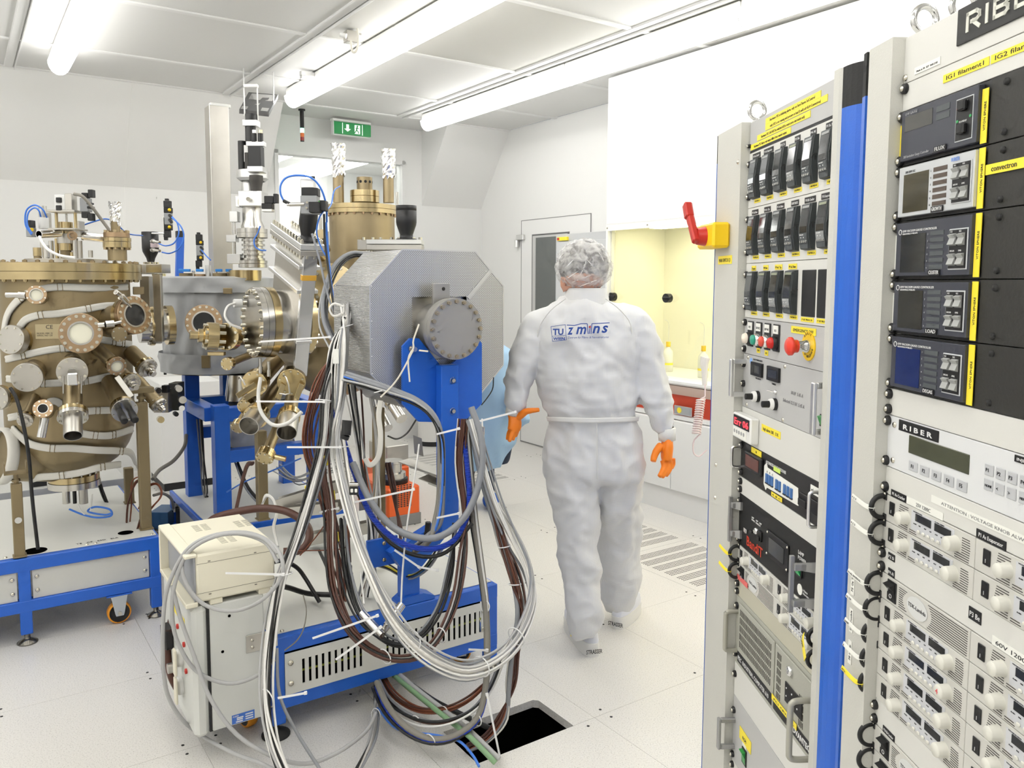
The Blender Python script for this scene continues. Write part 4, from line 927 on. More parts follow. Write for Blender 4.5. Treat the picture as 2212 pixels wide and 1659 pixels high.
M_key = mat('key_lightgrey', (.52, .53, .55), .45)
for k in range(5):
    u = .068 + .031 * k; b = P(F); b.box(u, u + .024, -.0034, -.002, 1.297, 1.313, .001); o = b.build('key', M_key, t); lettering('F%d' % (k + 1), F, o, (u + .007, -.0038, 1.302), .0085, M_ink)
for k in range(6):
    for r_, tx in enumerate((['P1', 'P2', 'P3', 'P4', 'P5', 'P6'][k], ['HOME', '<', '>', 'MENU', 'ESC', 'OK'][k])):
        u = .252 + .023 * k; z = 1.334 - .021 * r_; b = P(F); b.box(u, u + .018, -.0034, -.002, z, z + .016, .001); o = b.build('key', M_key, t); lettering(tx, F, o, (u + .003, -.0038, z + .005), .0075 if len(tx) < 3 else .005, M_ink)
label(F, t, .310, 1.3655, .36, 1.3745, 'INJECTOR', m=M_black, ink=M_inkw, y=-.003)
for zz in (1.3625, 1.302):
    b = P(F); b.lathe((.020, -.002, zz), (0, -1, 0), [(.005, 0), (.0045, .002), (0, .0025)], 12); b.build('screw', M_bolt, t)
t = panel(F, 'blank_panel', 'off-white blank panel with the attention voltage knob tape', 'rack panel', 1.240, 1.288, M_pan, zs=(1.2525,), su=.003)
label(F, t, .020, 1.2405, .066, 1.2525, 'P1 As Cracker', m=M_black, ink=M_inkw, y=-.0026); label(F, t, .0665, 1.2405, .164, 1.2525, '', m=M_paper, y=-.0026, size=.008); lettering('25V 1200C', F, t, (.094, -.0036, 1.2435), .0085, mat('ink_soft', (.25, .25, .25), .6))
label(F, t, .133, 1.2615, .42, 1.2725, 'ATTENTION : VOLTAGE KNOB ALWAYS ACTIVE', m=M_paper, ink=mat('ink_soft', (.25, .25, .25), .6), y=-.0026)
label(F, t, .242, 1.2405, .303, 1.2535, 'P1 As Evaporator', m=M_black, ink=M_inkw, y=-.0026)
hz = ['upper', 'lower']
for k, z in enumerate((1.194, 1.148)):
    supply(F, 0, z, 'cream knobbed supply, %s one under the attention tape, left half' % hz[k]); supply(F, .2413, z, 'cream knobbed supply, %s one under the attention tape, right half' % hz[k])
    c_handle(F, r2, .003, z + .023, 'black C handle with white tape, %s of two below the keypad controller' % hz[k], 'wP C S')
t = panel(F, 'blank_panel', 'off-white blank panel between two blocks of supplies in the near rack', 'rack panel', 1.103, 1.148, M_pan, zs=(1.136, 1.112), su=.003)
label(F, t, .020, 1.131, .040, 1.143, 'P2 Si', m=M_black, ink=M_inkw, y=-.0026); label(F, t, .022, 1.1035, .041, 1.1165, 'P4 Al', m=M_black, ink=M_inkw, y=-.0026); label(F, t, .235, 1.119, .262, 1.137, 'P3 Be', m=M_black, ink=M_inkw, y=-.0026); label(F, t, .287, 1.1035, .37, 1.117, '60V 1200C', m=M_paper, y=-.0026)
supply(F, 0, 1.057, 'oval logo supply with large rocker switch, upper block of the near rack', tdk=True); supply(F, .2413, 1.057, 'cream knobbed supply right of the upper oval logo supply')
for k, z in enumerate((1.011, .965, .919, .873)):
    supply(F, 0, z, 'cream knobbed supply, %s row below the upper oval logo supply, left half' % ordn[k], red=(k == 1)); supply(F, .2413, z, 'cream knobbed supply, %s row below the upper oval logo supply, right half' % ordn[k])
for k, (z, tp) in enumerate(((1.057, 'wP4 AL NORMAL'), (1.011, 'wP5 TIP'), (.965, 'wBASE'), (.919, 'wS'), (.873, 'yP9 In'))):
    c_handle(F, r2, -.001 - .002 * k, z + .023, 'black C handle, %s of five taped handles in the near rack' % ordn[k], tp)
t = panel(F, 'blank_panel', 'off-white blank panel with the Sb Cracker tag in the near rack', 'rack panel', .826, .873, M_pan, zs=(.86, .835), su=.001)
label(F, t, .028, .827, .064, .838, 'P10 Sb Cracker', m=M_black, ink=M_inkw, y=-.0026)
for k, z in enumerate((.780, .734)): supply(F, 0, z, 'oval logo supply, %s of the two at the bottom of the frame' % hz[k], tdk=True); supply(F, .2413, z, 'right hand supply, %s of the two at the bottom of the frame' % hz[k]); c_handle(F, r2, -.002, z + .023, 'bare black C handle, %s of the two at the bottom of the frame' % hz[k])
panel(F, 'blank_panel', 'lowest off-white panel of the near rack, below the frame', 'rack panel', .06, .734, M_pan)
for k, (z, tx) in enumerate(((1.06, 'P5 Ga Tip'), (.99, 'Sb Crucible'), (.93, 'P8 In Tip'))): label(F, r2, -.060, z - .022, -.048, z + .022, tx, m=M_paper, y=-.0240, rot=True, size=.008)
t = thing('barcode_sticker', 'barcode sticker on the blue trim between the racks', 'sticker', (-.095, -.02, 1.0), F)
b = P(F); b.box(-.1015, -.0895, -.0050, -.0040, .955, 1.065); o = b.build('paper', M_paper, t)
b = P(F)
for q in range(22): b.box(-.1000, -.0925, -.0056, -.0049, .985 + .0032 * q, .9865 + .0032 * q + .0008 * (q % 3))
b.build('bars', M_ink, t)
# ================================================================ VACUUM MACHINES
UP = V((0, 0, 1)); EB = V((1, 0, 0)); EA = V((0, 1, 0))
def ringbolts(parent, p, ax, R, n, r, h, m, F=ROOM, kind='hex', a0=0):
    me = boltmesh(r, h, m, kind); u, v, a = basis(ax)
    for i in range(n):
        t = 2 * pi * (i + .5) / n + a0
        inst('bolt', me, m, parent, V(p) + (u * cos(t) + v * sin(t)) * R, ax, F)
def addbolts(b, p, ax, R, n, r, h, a0=0):
    u, v, a = basis(ax)
    for i in range(n):
        t = 2 * pi * (i + .5) / n + a0; b.hexb(V(p) + (u * cos(t) + v * sin(t)) * R, ax, r, h)
def port(parent, p0, p1, rt, rf, tf=.018, end='blank', nb=8, mt=None, mf=None, me_=None, L=.06, big=False, r2=None, pair=True):
    """CF port: tube p0-p1, flange pair at p1, then an end piece"""
    mt = mt or M_gold; mf = mf or M_goldb; me_ = me_ or M_steelb
    p0, p1 = V(p0), V(p1); ax = (p1 - p0).normalized()
    b = MB(); b.lathe(p0, ax, [(rt, 0), (rt, (p1 - p0).length)], 28); b.build('port_tube', mt, parent)
    b = MB(); b.lathe(p1, ax, [(rt, -.001), (rf, 0), (rf, tf), (rt * .9, tf)], 36, False); fl_ = b.build('flange', mf, parent)
    q = p1 + ax * (tf + .0008); e = q
    if pair:
        hole = rt * .92 if end in ('window', 'dark') else 0
        b = MB(); b.lathe(q, ax, [(rf * .8, 0), (rf, .0005), (rf, tf * .95), (rf * .985, tf)] + [(hole, tf)] + ([(hole, .003)] if hole else []), 36, False)
        fl2 = b.build('end_flange', me_ if end not in ('window', 'dark') else M_brown, parent); e = q + ax * tf
    else: fl2 = fl_; e = p1 + ax * tf
    rb = (rf + rt) / 2 + (rf - rt) * .08; br = max(.0045, min(.008, (rf - rt) * .28))
    if end == 'blank' and pair: rb = rf * .83
    if big: ringbolts(fl2, e, ax, rb, nb, br, br * .9, M_bolt)
    else:
        b = MB(); addbolts(b, e, ax, rb, nb, br, br * .9); b.build('bolts', M_bolt, fl2)
    b = MB(); addbolts(b, p1, -ax, rb if rb > rt + br else (rf + rt) / 2, nb, br, br); b.build('nuts', M_bolt, fl_)
    if end in ('window', 'dark'):
        b = MB(); b.lathe(e, ax, [(rt * .92, 0), (rt * .92, .002), (rt * .80, .002), (rt * .80, -.006)], 32, False); b.build('seal_ring', M_steel, fl2)
        b = MB(); b.cap(e - ax * .006, ax, rt * .82, 32); b.build('viewport_glass', mat('viewport_milky', (.82, .80, .66), .12) if end == 'window' else mat('viewport_dark', (.035, .035, .035), .04), fl2)
    elif end == 'pipe':
        r2 = r2 or rt; b = MB(); b.pipe(e, e + ax * L, r2, r2 - .003); b.cap(e + ax * .002, ax, r2 - .003); b.build('open_sleeve', M_steelb, fl2)
    elif end == 'pins':
        u, v, a = basis(ax)
        for s in (-1, 1):
            b = MB(); c = e + u * s * rt * .55; b.lathe(c, ax, [(.014, 0), (.014, L * .3), (.016, L * .32), (.016, L * .96), (.013, L), (0, L)], 16); b.build('connector', M_black, fl2)
    elif end == 'stem':
        b = MB(); b.lathe(e, ax, [(rf * .62, 0), (rf * .62, L * .25), (rf * .42, L * .28), (rf * .42, L * .7), (rf * .3, L * .72), (rf * .3, L), (0, L)], 18, False); b.build('stem', M_steel, fl2)
    return fl2
# ---------------------------------------------------------------- left machine: base frame
def bframe(name, lab, A0, A1, B0, B1, zt, posts, zb0, zb1, panels_y, slots=False, feet=True):
    t = thing(name, lab, 'equipment bench', ((B0 + B1) / 2, (A0 + A1) / 2, 0))
    w_ = .047
    for (x0, x1, y0, y1) in [(p, p + w_, A0, A0 + w_) for p in posts] + [(B0, B0 + w_, A1 - w_, A1), (B1 - w_, B1, A1 - w_, A1)]:
        b = MB(); b.box(x0, x1, y0, y1, .045, zt - .002, .003); b.build('leg', M_blue, t)
    for (z0, z1) in ((zt - .058, zt), (zb0, zb1)):
        for (x0, x1, y0, y1) in ((B0, B1, A0 - .001, A0 + w_ + .001), (B0, B1, A1 - w_ - .001, A1 + .001), (B0 - .001, B0 + w_, A0 + w_, A1 - w_), (B1 - w_, B1 + .001, A0 + w_, A1 - w_)):
            b = MB(); b.box(x0, x1, y0, y1, z0, z1, .003); b.build('rail', M_blue, t)
    b = MB(); b.box(B0 + .01, B1 - .01, A0 + .03, A1 - .01, zt + .0005, zt + .004, .001); tp = b.build('top_plate', M_lgrey, t)
    return t
b1 = bframe('equipment_bench', 'blue framed base with grey panels and orange caster under the left bronze chamber', 3.99, 5.15, -1.30, .748, .389, [-1.30, -.45, .162, .701], .146, .198, None)
for (x0, x1) in ((-.40, .157), (.216, .697)):
    b = MB(); b.box(x0, x1, 4.002, 4.008, .199, .333, .001); p_ = b.build('side_panel', M_grey, b1)
    for x in (x0 + .018, x1 - .018):
        for z in (.234, .298):
            b = MB(); b.lathe((x, 4.002, z), (0, -1, 0), [(.009, 0), (.0085, .003), (.005, .005), (0, .005)], 12); b.build('screw', M_bolt, p_)
def foot(t, b_, a_, z=.047, r=.042, m=None):
    q = MB(); q.lathe((b_, a_, 0), (0, 0, 1), [(0, 0), (r, .001), (r, .005), (r * .35, .020), (.012, .022), (.012, z)], 24); q.build('levelling_foot', m or mat('foot_dark', (.20, .19, .17), .25, .9), t)
for (b_, a_) in ((.187, 4.014), (.724, 4.014), (-.427, 4.014), (-1.27, 4.01), (.72, 5.12), (-1.27, 5.12)): foot(b1, b_, a_)
def caster(b_, a_, z1, lab, r=.052, br=True, F=ROOM, ax=(0, 1, 0)):
    t = thing('caster', lab, 'caster wheel', (b_, a_, 0)); ax = V(ax); s = ax.cross(UP)
    q = MB(); c = V((b_, a_, r + .001)); q.lathe(c - ax * .018, ax, [(r - .008, 0), (r - .002, .0), (r, .005), (r, .031), (r - .002, .036), (r - .008, .036)], 32); q.build('tyre', mat('tyre_orange', (.85, .33, .02), .4), t)
    q = MB(); q.lathe(c - ax * .019, ax, [(0, 0), (.014, 0), (.014, .004), (r * .62, .004), (r - .008, 0), (r - .008, .038), (0, .038)], 24, False); q.build('wheel_hub', M_black, t)
    for k in (-1, 1):
        q = MB(); w_ = .036; o = c + ax * k * .024
        q.prism([o + s * -.016 - UP * .012, o + s * .016 - UP * .012, o + s * .020, V((o.x, o.y, z1)) + s * w_, V((o.x, o.y, z1)) - s * w_, o - s * .020], ax * .004 * k); q.build('fork_plate', mat('zinc', (.62, .66, .70), .25, .9), t)
    q = MB(); q.cyl(c - ax * .034, c + ax * .034, .009, n=12); q.build('axle', M_bolt, t)
    q = MB(); q.box(b_ - .055, b_ + .055, a_ - .035, a_ + .035, z1, z1 + .006, .001); q.build('mount_plate', M_blue, t); return t
caster(.562, 4.02, .139, 'orange caster wheel under the front rail of the left machine base')
b = MB(); b.lathe((.235, 4.07, .3935), (0, 0, 1), [(.05, .0), (.0, .0)], 24); b.build('cable_hole', M_void, b1)
b = MB(); b.lathe((.62, 4.13, .3935), (0, 0, 1), [(.035, .0), (.0, .0)], 24); b.build('cable_hole', M_void, b1)
lettering('TE   CE   ESD   ELR', ROOM, b1, (.40, 4.06, .3940), .022, M_ink, (1, 0, 0), (0, 1, 0))
for x in (.44, .477, .72, .12):
    b = MB(); b.lathe((x, 4.035, .393), (0, 0, 1), [(.008, 0), (.007, .004), (0, .006)], 10); b.build('plate_screw', M_bolt, b1)
# bronze legs
def goldleg(lab, px0, px1, yb, yt, Y, slant=0):
    c0 = G((px0 + px1) / 2, yb, Y); w_ = px(px1 - px0, Y) * .36; h_ = G((px0 + px1) / 2, yt, Y).z
    t = thing('support_leg', lab, 'support leg', (c0.x, c0.y, .393))
    b = MB(); b.obox((c0.x, c0.y, (.393 + h_) / 2), (w_, 0, 0), (0, w_, 0), (0, 0, (h_ - .393) / 2), .003); b.build('post', M_goldd, t)
    b = MB(); b.box(c0.x - w_ * 1.25, c0.x + w_ * 1.25, c0.y - w_ * 1.3, c0.y + w_ * 1.1, .3935, .400, .001); b.build('foot_plate', M_goldd, t)
    return t, c0, h_, w_
t, c0, h_, w_ = goldleg('bronze painted square leg with U bracket at the front of the left machine', 28, 58, 1204, 1044, 3.44)
c1_ = V((c0.x, c0.y, h_))
b = MB(); b.cyl(c1_, c1_ + UP * .05, .010, n=12); b.lathe(c1_ + UP * .008, UP, [(.018, 0), (.018, .01)], 6, False); b.build('screw_jack', M_goldd, t)
b = MB()
b.box(c1_.x - .045, c1_.x + .045, c1_.y - .03, c1_.y + .03, h_ + .045, h_ + .052); b.box(c1_.x - .045, c1_.x - .039, c1_.y - .03, c1_.y + .03, h_ + .045, h_ + .095); b.box(c1_.x + .039, c1_.x + .045, c1_.y - .03, c1_.y + .03, h_ + .045, h_ + .095); b.build('u_bracket', M_goldd, t)
b = MB(); b.cyl((c0.x, c0.y - w_ - .001, G(43, 1124, 3.42).z), (c0.x, c0.y - w_ - .005, G(43, 1124, 3.42).z), .014, n=16); b.build('plug', M_alu, t)
t, c0, h_, w_ = goldleg('tall bronze painted square leg at the right of the left machine', 300, 331, 1146, 868, 3.84)
c1_ = V((c0.x, c0.y, h_)); b = MB(); b.cyl(c1_, c1_ + UP * .045, .014, n=12); b.lathe(c1_ + UP * .015, UP, [(.022, 0), (.022, .012)], 6, False); b.obox(c1_ + UP * .058, (.055, 0, 0), (0, .03, 0), (0, 0, .013), .002); b.build('head_bracket', M_goldd, t)
goldleg('hidden rear bronze leg of the left machine seen under the chamber', 268, 293, 1100, 1010, 4.3)

# ---------------------------------------------------------------- left chamber
CH = G(150, 800, 4.0); CHx, CHy = CH.x, CH.y
ch = thing('vacuum_chamber', 'large bronze vacuum chamber wrapped in white heating tapes at the left', 'vacuum chamber', (CHx, CHy, .6))
def zat(y, Y): return G(150, y, Y).z
CC = V((CHx, CHy, 0))
def cyl_hit(x, y, R=.297, c=None):
    c = c or CC; o = ROOMI @ CAM; d = ROOMI.to_3x3() @ ray(x, y); ox, oy = o.x - c.x, o.y - c.y
    A_ = d.x * d.x + d.y * d.y; B_ = 2 * (ox * d.x + oy * d.y); C_ = ox * ox + oy * oy - R * R; D_ = B_ * B_ - 4 * A_ * C_
    tt = (-B_ - sqrt(D_)) / (2 * A_) if D_ > 0 else -B_ / (2 * A_); p = o + d * tt; n = V((p.x - c.x, p.y - c.y, 0)); n.normalize(); return p, n
zt, zm, zb = zat(566, 3.65), zat(586, 3.65), zat(604, 3.65)
b = MB(); b.lathe((CHx, CHy, 0), UP, [(.30, zb), (.349, zb), (.349, zm - .001), (.345, zm - .001)], 72, False); fl1 = b.build('lower_main_flange', M_goldb, ch)
b = MB(); b.lathe((CHx, CHy, 0), UP, [(.345, zm + .001), (.350, zm + .001), (.350, zt - .002), (.347, zt), (0, zt)], 72, False); fl2 = b.build('upper_main_flange', M_goldb, ch)
ringbolts(fl1, (CHx, CHy, zb), -UP, .328, 36, .0095, .010, M_goldb); ringbolts(fl2, (CHx, CHy, zt), UP, .328, 36, .0105, .010, mat('bolt_bronze', (.42, .33, .2), .35, 1))
zs = zat(950, 3.72); zd = zat(1032, 3.85)
prof = [(.292, zb)] + [(.292, zs + .05)] + [(.292 * cos(q) ** .75 + .0, zs + .05 - (zs + .05 - zd) * sin(q)) for q in [pi / 2 * i / 9 for i in range(1, 8)]] + [(.10, zd), (.10, zd - .02)]
b = MB(); b.lathe((CHx, CHy, 0), UP, prof, 64); b.build('chamber_body', M_gold, ch)
b = MB(); b.lathe((CHx, CHy, 0), UP, [(.10, zd - .015), (.118, zd - .016), (.118, zd - .045), (.10, zd - .045)], 40, False); f_ = b.build('bottom_flange', M_goldb, ch)
b = MB(); b.lathe((CHx, CHy, 0), UP, [(.10, zd - .047), (.122, zd - .047), (.122, zd - .078), (0, zd - .078)], 40, False); f_ = b.build('bottom_blank_flange', M_steel, ch); ringbolts(f_, (CHx, CHy, zd - .015), UP, .110, 16, .007, .008, M_bolt)
for k, (x0, x1) in enumerate(((136, 152), (158, 166), (172, 190))):
    b = MB(); c = G((x0 + x1) / 2, 1090, 4.0); b.lathe((c.x, c.y, zd - .17), UP, [(0, 0), (px(x1 - x0, 4) / 2, 0), (px(x1 - x0, 4) / 2, .09)], 14, False); b.build('feedthrough_can', (M_steel, M_black, M_steelb)[k], ch)
# heating tapes
M_tape = mat('glass_tape', (.80, .78, .72), .85, bump=.6, bscale=900)
tapes = [[(8, 735), (18, 680), (45, 645), (78, 628), (125, 620), (200, 622), (272, 620)], [(44, 706), (58, 690), (85, 681), (130, 677), (185, 668), (225, 661), (262, 660)], [(16, 776), (50, 768), (95, 758), (130, 753), (165, 752)], [(214, 733), (240, 737), (260, 741), (281, 744)],
    [(18, 818), (50, 822), (90, 828), (130, 827), (180, 824), (236, 812)], [(22, 902), (45, 897), (75, 890)], [(182, 889), (205, 887), (240, 886)], [(172, 935), (200, 940), (240, 940), (284, 927)], [(85, 895), (100, 873), (118, 866), (134, 875), (140, 890)],
    [(28, 925), (48, 945), (70, 960), (110, 968), (155, 968), (205, 972), (255, 974), (280, 978), (290, 998), (297, 1012)], [(66, 1036), (90, 1030), (130, 1027), (175, 1020), (215, 1009), (258, 1003)]]
for i, T in enumerate(tapes):
    P_ = []; N_ = []
    for (x, y) in T:
        R = .295
        if y > 960: R = .295 * max(.55, cos(min(1.3, max(0, (y - 960) / 85)))) if False else .295 - max(0, y - 985) * .0016
        p, n = cyl_hit(x, y, R); P_.append(p + n * .006); N_.append(n)
    b = MB(); b.ribbon(P_, N_, px(15.5, 3.75), .0065, 6); o = b.build('heating_tape', M_tape, ch)
    for k in (1, 2):
        j = len(P_) * k // 3
        if 0 < j < len(P_): b = MB(); T_ = (P_[min(j + 1, len(P_) - 1)] - P_[j - 1]).normalized(); b.obox(P_[j], T_ * .0012, N_[j].cross(T_) * px(8.5, 3.75), N_[j] * .0075); b.obox(P_[j] + T_ * .02, T_ * .0012, N_[j].cross(T_) * px(8.5, 3.75), N_[j] * .0075); b.build('binding_wire', M_goldd, o)
# ports: flange pixel, Y, base pixel, Y, tube r px, flange r px
def pp(par, fx, fy, fY, bx, by, bY, rt, rf, **k): return port(par, G(bx, by, bY), G(fx, fy, fY), px(rt, fY), px(rf, fY), **k)
pp(ch, 174.5, 720, 3.62, 176, 722, 3.9, 28, 43, end='window', nb=16, big=True, tf=.016)
pp(ch, 80, 638, 3.62, 97, 650, 3.85, 15, 20, end='window', nb=8, tf=.012)
b = MB(); b.cyl(G(14, 637, 3.6), G(44, 637, 3.6), px(6, 3.6)); b.cyl(G(42, 637, 3.6), G(58, 638, 3.6), px(8.5, 3.6), n=8); b.build('gauge_head', M_steel, ch)
pp(ch, 50, 735, 3.74, 95, 738, 3.88, 23, 31, end='blank', nb=8, big=True, tf=.04)
pp(ch, 276, 683, 3.83, 235, 690, 3.90, 29, 41, end='dark', nb=16, big=True, tf=.026, me_=M_goldb)
b = MB(); b.tube([G(282, 662, 3.8), G(268, 648, 3.75), G(257, 636, 3.72), G(249, 630, 3.7)], .008, 10, 3); b.cyl(G(272, 652, 3.76), G(262, 641, 3.73), .017, n=12); b.cyl(G(258, 637, 3.725), G(250, 631, 3.7), .012, n=10); b.build('gauge_head', M_steel, ch)
b = MB(); b.cyl(G(214, 702, 3.6), G(228, 701, 3.6), .013, n=10); b.cyl(G(228, 701, 3.6), G(246, 699, 3.62), .017, n=14); b.cyl(G(246, 699, 3.62), G(262, 695, 3.64), .007, n=10); b.build('angle_valve', M_steel, ch)
pp(ch, 256, 722, 3.72, 238, 718, 3.85, 10, 16, end='blank', nb=6, tf=.008, mf=M_gold, me_=M_gold)
pp(ch, 249, 788, 3.62, 205, 748, 3.85, 14, 20, end='window', nb=8, tf=.012)
pp(ch, 312, 789, 3.95, 282, 760, 4.0, 17, 22, end='stem', nb=8, tf=.015, L=.05)
pp(ch, 62, 812, 3.56, 85, 790, 3.82, 24, 31, end='blank', nb=8, big=True, tf=.022)
pp(ch, 156, 800, 3.58, 156, 775, 3.80, 19, 31, end='pipe', nb=8, tf=.014, L=.01, r2=.02)
b = MB(); b.box(G(150, 800, 3.5).x - .012, G(150, 800, 3.5).x + .03, G(150, 800, 3.5).y - .02, G(150, 800, 3.5).y + .02, G(150, 832, 3.5).z, G(150, 806, 3.5).z, .004); b.build('shutter_gearbox', M_chrome, ch)
for x in (137, 176): b = MB(); b.cyl(G(x, 812, 3.52), G(x, 850, 3.52), .0035, n=8); b.build('shutter_rod', M_steel, ch)
pp(ch, 157, 889, 3.58, 156, 815, 3.70, 20, 31, end='pipe', nb=8, tf=.018, L=.095, r2=px(19, 3.55), me_=M_steel)
pp(ch, 266, 880, 3.60, 238, 825, 3.82, 19, 27, end='pins', nb=8, tf=.017, L=.105, me_=M_steel)
pp(ch, 57, 902, 3.55, 85, 842, 3.78, 10, 16, end='pipe', nb=6, tf=.014, L=.012, r2=.018)
pp(ch, 94, 884, 3.58, 108, 898, 3.80, 12, 20, end='dark', nb=8, tf=.012)
b = MB(); b.cyl(G(97, 903, 3.58), G(89, 945, 3.56), px(9, 3.56)); b.cap(G(89, 945.5, 3.56), G(89, 946, 3.56) - G(97, 903, 3.58), px(7.5, 3.56)); b.build('drive_barrel', M_chrome, ch)
pp(ch, 2, 858, 3.62, 60, 848, 3.85, 17, 27, end='blank', nb=8, tf=.022)
pp(ch, 280, 822, 3.72, 246, 785, 3.88, 12, 19, end='stem', nb=8, tf=.016, L=.06)
pp(ch, 337, 868, 4.02, 290, 815, 4.05, 14, 18, end='stem', nb=8, tf=.012, L=.04, mf=M_gold)
b = MB(); b.obox(G(268, 835, 3.62), (G(284, 856, 3.62) - G(252, 812, 3.62)) * .5, V((0, .003, 0)), V((.010, 0, .006)), .001); b.build('lever_bracket', M_steelb, ch)
b = MB(); pS, pE = G(128, 985, 3.95), G(5, 985, 3.75); b.lathe(pS, pE - pS, [(px(58, 3.8), 0), (px(54, 3.8), (pE - pS).length)], 40); b.cap(pE, pE - pS, px(54, 3.8)); b.build('side_port', M_gold, ch)
b = MB(); b.lathe(G(20, 985, 3.77), pE - pS, [(px(55, 3.8), 0), (px(62, 3.75), .012), (px(63, 3.75), .045), (px(55, 3.8), .055)], 32); b.build('tape_sleeve', M_tape, ch)
p, n = cyl_hit(105, 716, .2935); b = MB(); tx = UP.cross(n); b.obox(p, tx * px(26, 3.7), n * .0006, UP * px(16, 3.7)); pl_ = b.build('data_plate', mat('plate_pale', (.50, .42, .26), .4, .6), ch)
lettering('CE', ROOM, pl_, p + n * .001 + tx * -.012 + UP * .012, .026, M_ink, tx, UP, width=.03); lettering('MODEL MBE 32\nSERIAL NO 120', ROOM, pl_, p + n * .001 - tx * .05 - UP * .012, .010, M_ink, tx, UP)
b = MB(); p, n = cyl_hit(289, 628, .297); b.box(p.x - .004, p.x + .05, p.y, p.y + .008, p.z - .02, p.z + .02, .003); b.build('lifting_lug', M_gold, ch)
# top works -----------------------------------------------------
tw = thing('manipulator_head', 'stainless manipulator with valve blocks standing on the left chamber lid', 'manipulator', (CHx, CHy, zt))
def cylp(par, x, y0, y1, r, Y, m, name='column', n=20, prof=None):
    """vertical cylinder between image rows y0 (top) and y1 (bottom)"""
    a, c = G(x, y1, Y), G(x, y0, Y); c.x, c.y = a.x, a.y
    b = MB(); b.cyl(a, c, px(r, Y), n=n); return b.build(name, m, par)
def boxp(par, x0, x1, y0, y1, Y, d, m, name='block', bev=.002, rot=0):
    a, c = G(x0, y1, Y), G(x1, y0, Y); ctr = (a + c) / 2; hw = px(x1 - x0, Y) / 2; hh = abs(G(x0, y0, Y).z - a.z) / 2
    # box facing the camera direction loosely: aligned to the room unless rot given
    e = ROOMI.to_3x3() @ V((1, 0, 0)); g_ = ROOMI.to_3x3() @ V((0, 1, 0)); Rz = Matrix.Rotation(rot, 3, 'Z')
    b = MB(); b.obox(ctr, Rz @ e * hw, Rz @ g_ * d / 2, UP * hh, min(bev, hh * .5, hw * .5)); return b.build(name, m, par)
b = MB(); c = G(145, 560, 3.95); b.lathe((c.x, c.y, zt), UP, [(px(80, 3.95), 0), (px(80, 3.95), .020), (0, .020)], 40, False); b.build('head_flange', M_steelb, tw)
for x, y0, y1, r, m in ((83, 535, 553, 10, M_goldb), (82, 550, 560, 8, M_gold), (100, 548, 560, 6, M_steel), (112, 520, 558, 5, M_steel), (124, 515, 558, 4, M_goldb), (143, 524, 541, 13, M_goldb), (143, 540, 558, 11, M_goldd), (164, 515, 558, 6, M_steel), (174, 520, 558, 5, M_steelb), (92, 520, 555, 4, M_steelb), (103, 530, 556, 9, M_steel), (143, 480, 505, 14, M_goldb), (143, 505, 526, 17, M_steelb), (144, 458, 479, 2.5, M_steel), (136, 548, 558, 5, M_steel), (156, 545, 558, 5, M_goldb), (196, 544, 556, 4, M_steelb)):
    cylp(tw, x, y0, y1, r, 3.85, m, 'column')
for x in (123, 164): cylp(tw, x, 460, 496, 3.2, 3.8, M_goldb, 'standoff')
boxp(tw, 114, 172, 455, 460, 3.8, .10, M_steelb, 'top_bridge'); boxp(tw, 118, 176, 494, 498, 3.8, .12, M_steelb, 'lower_bridge'); boxp(tw, 168, 178, 478, 512, 3.85, .05, M_steelb, 'side_plate')
boxp(tw, 124, 146, 422, 456, 3.78, .05, M_white, 'valve_block'); boxp(tw, 146, 161, 419, 456, 3.78, .05, M_steelb, 'bracket_plate'); boxp(tw, 177, 195, 428, 458, 3.8, .04, mat('valve_grey', (.32, .33, .34), .4, .4), 'valve_block')
for (x0, x1, y0, y1) in ((124, 135, 427, 438), (124, 135, 444, 455), (179, 192, 417, 428), (193, 203, 410, 427), (190, 200, 438, 442), (191, 202, 446, 451), (179, 192, 458, 471), (192, 203, 461, 477)): boxp(tw, x0, x1, y0, y1, 3.76, .03, M_black, 'solenoid')
b = MB(); a, c = G(84, 506, 3.66), G(128, 504, 3.78); b.pipe(c, a, px(8.5, 3.7), px(7, 3.7)); b.cap(c, a - c, px(8, 3.7)); b.build('steel_sleeve', M_chrome, tw)
b = MB(); a, c = G(222, 514, 3.9), G(175, 510, 3.85); b.lathe(c, a - c, [(0, 0), (px(7, 3.85), 0), (px(9, 3.85), .01), (px(9.5, 3.85), .1), (0, .105)], 24, False); b.build('steel_sleeve', M_steel, tw)
b = MB(); b.lathe(G(156, 509, 3.70), G(156, 509, 3.6) - G(156, 509, 3.8), [(px(10, 3.7), 0), (px(10, 3.7), .02), (px(6, 3.7), .02)], 18, False); b.cap(G(158, 508, 3.695), G(156, 509, 3.6) - G(156, 509, 3.8), px(6, 3.7)); b.build('side_window', M_brown, tw)
cylp(tw, 93, 445, 470, 8, 3.9, M_steel, 'pneumatic_cylinder'); cylp(tw, 95, 470, 494, 10, 3.9, M_white, 'linear_drive'); boxp(tw, 62, 72, 476, 492, 3.86, .04, M_black, 'solenoid'); boxp(tw, 61, 74, 492, 512, 3.86, .04, mat('valve_grey', (.32, .33, .34), .4, .4), 'valve_block'); boxp(tw, 100, 108, 460, 495, 3.92, .03, M_steelb, 'side_plate')
b = MB(); b.cyl(G(66, 496, 3.82), G(69, 496, 3.79), .008, n=10); b.build('yellow_button', M_yellow, tw)
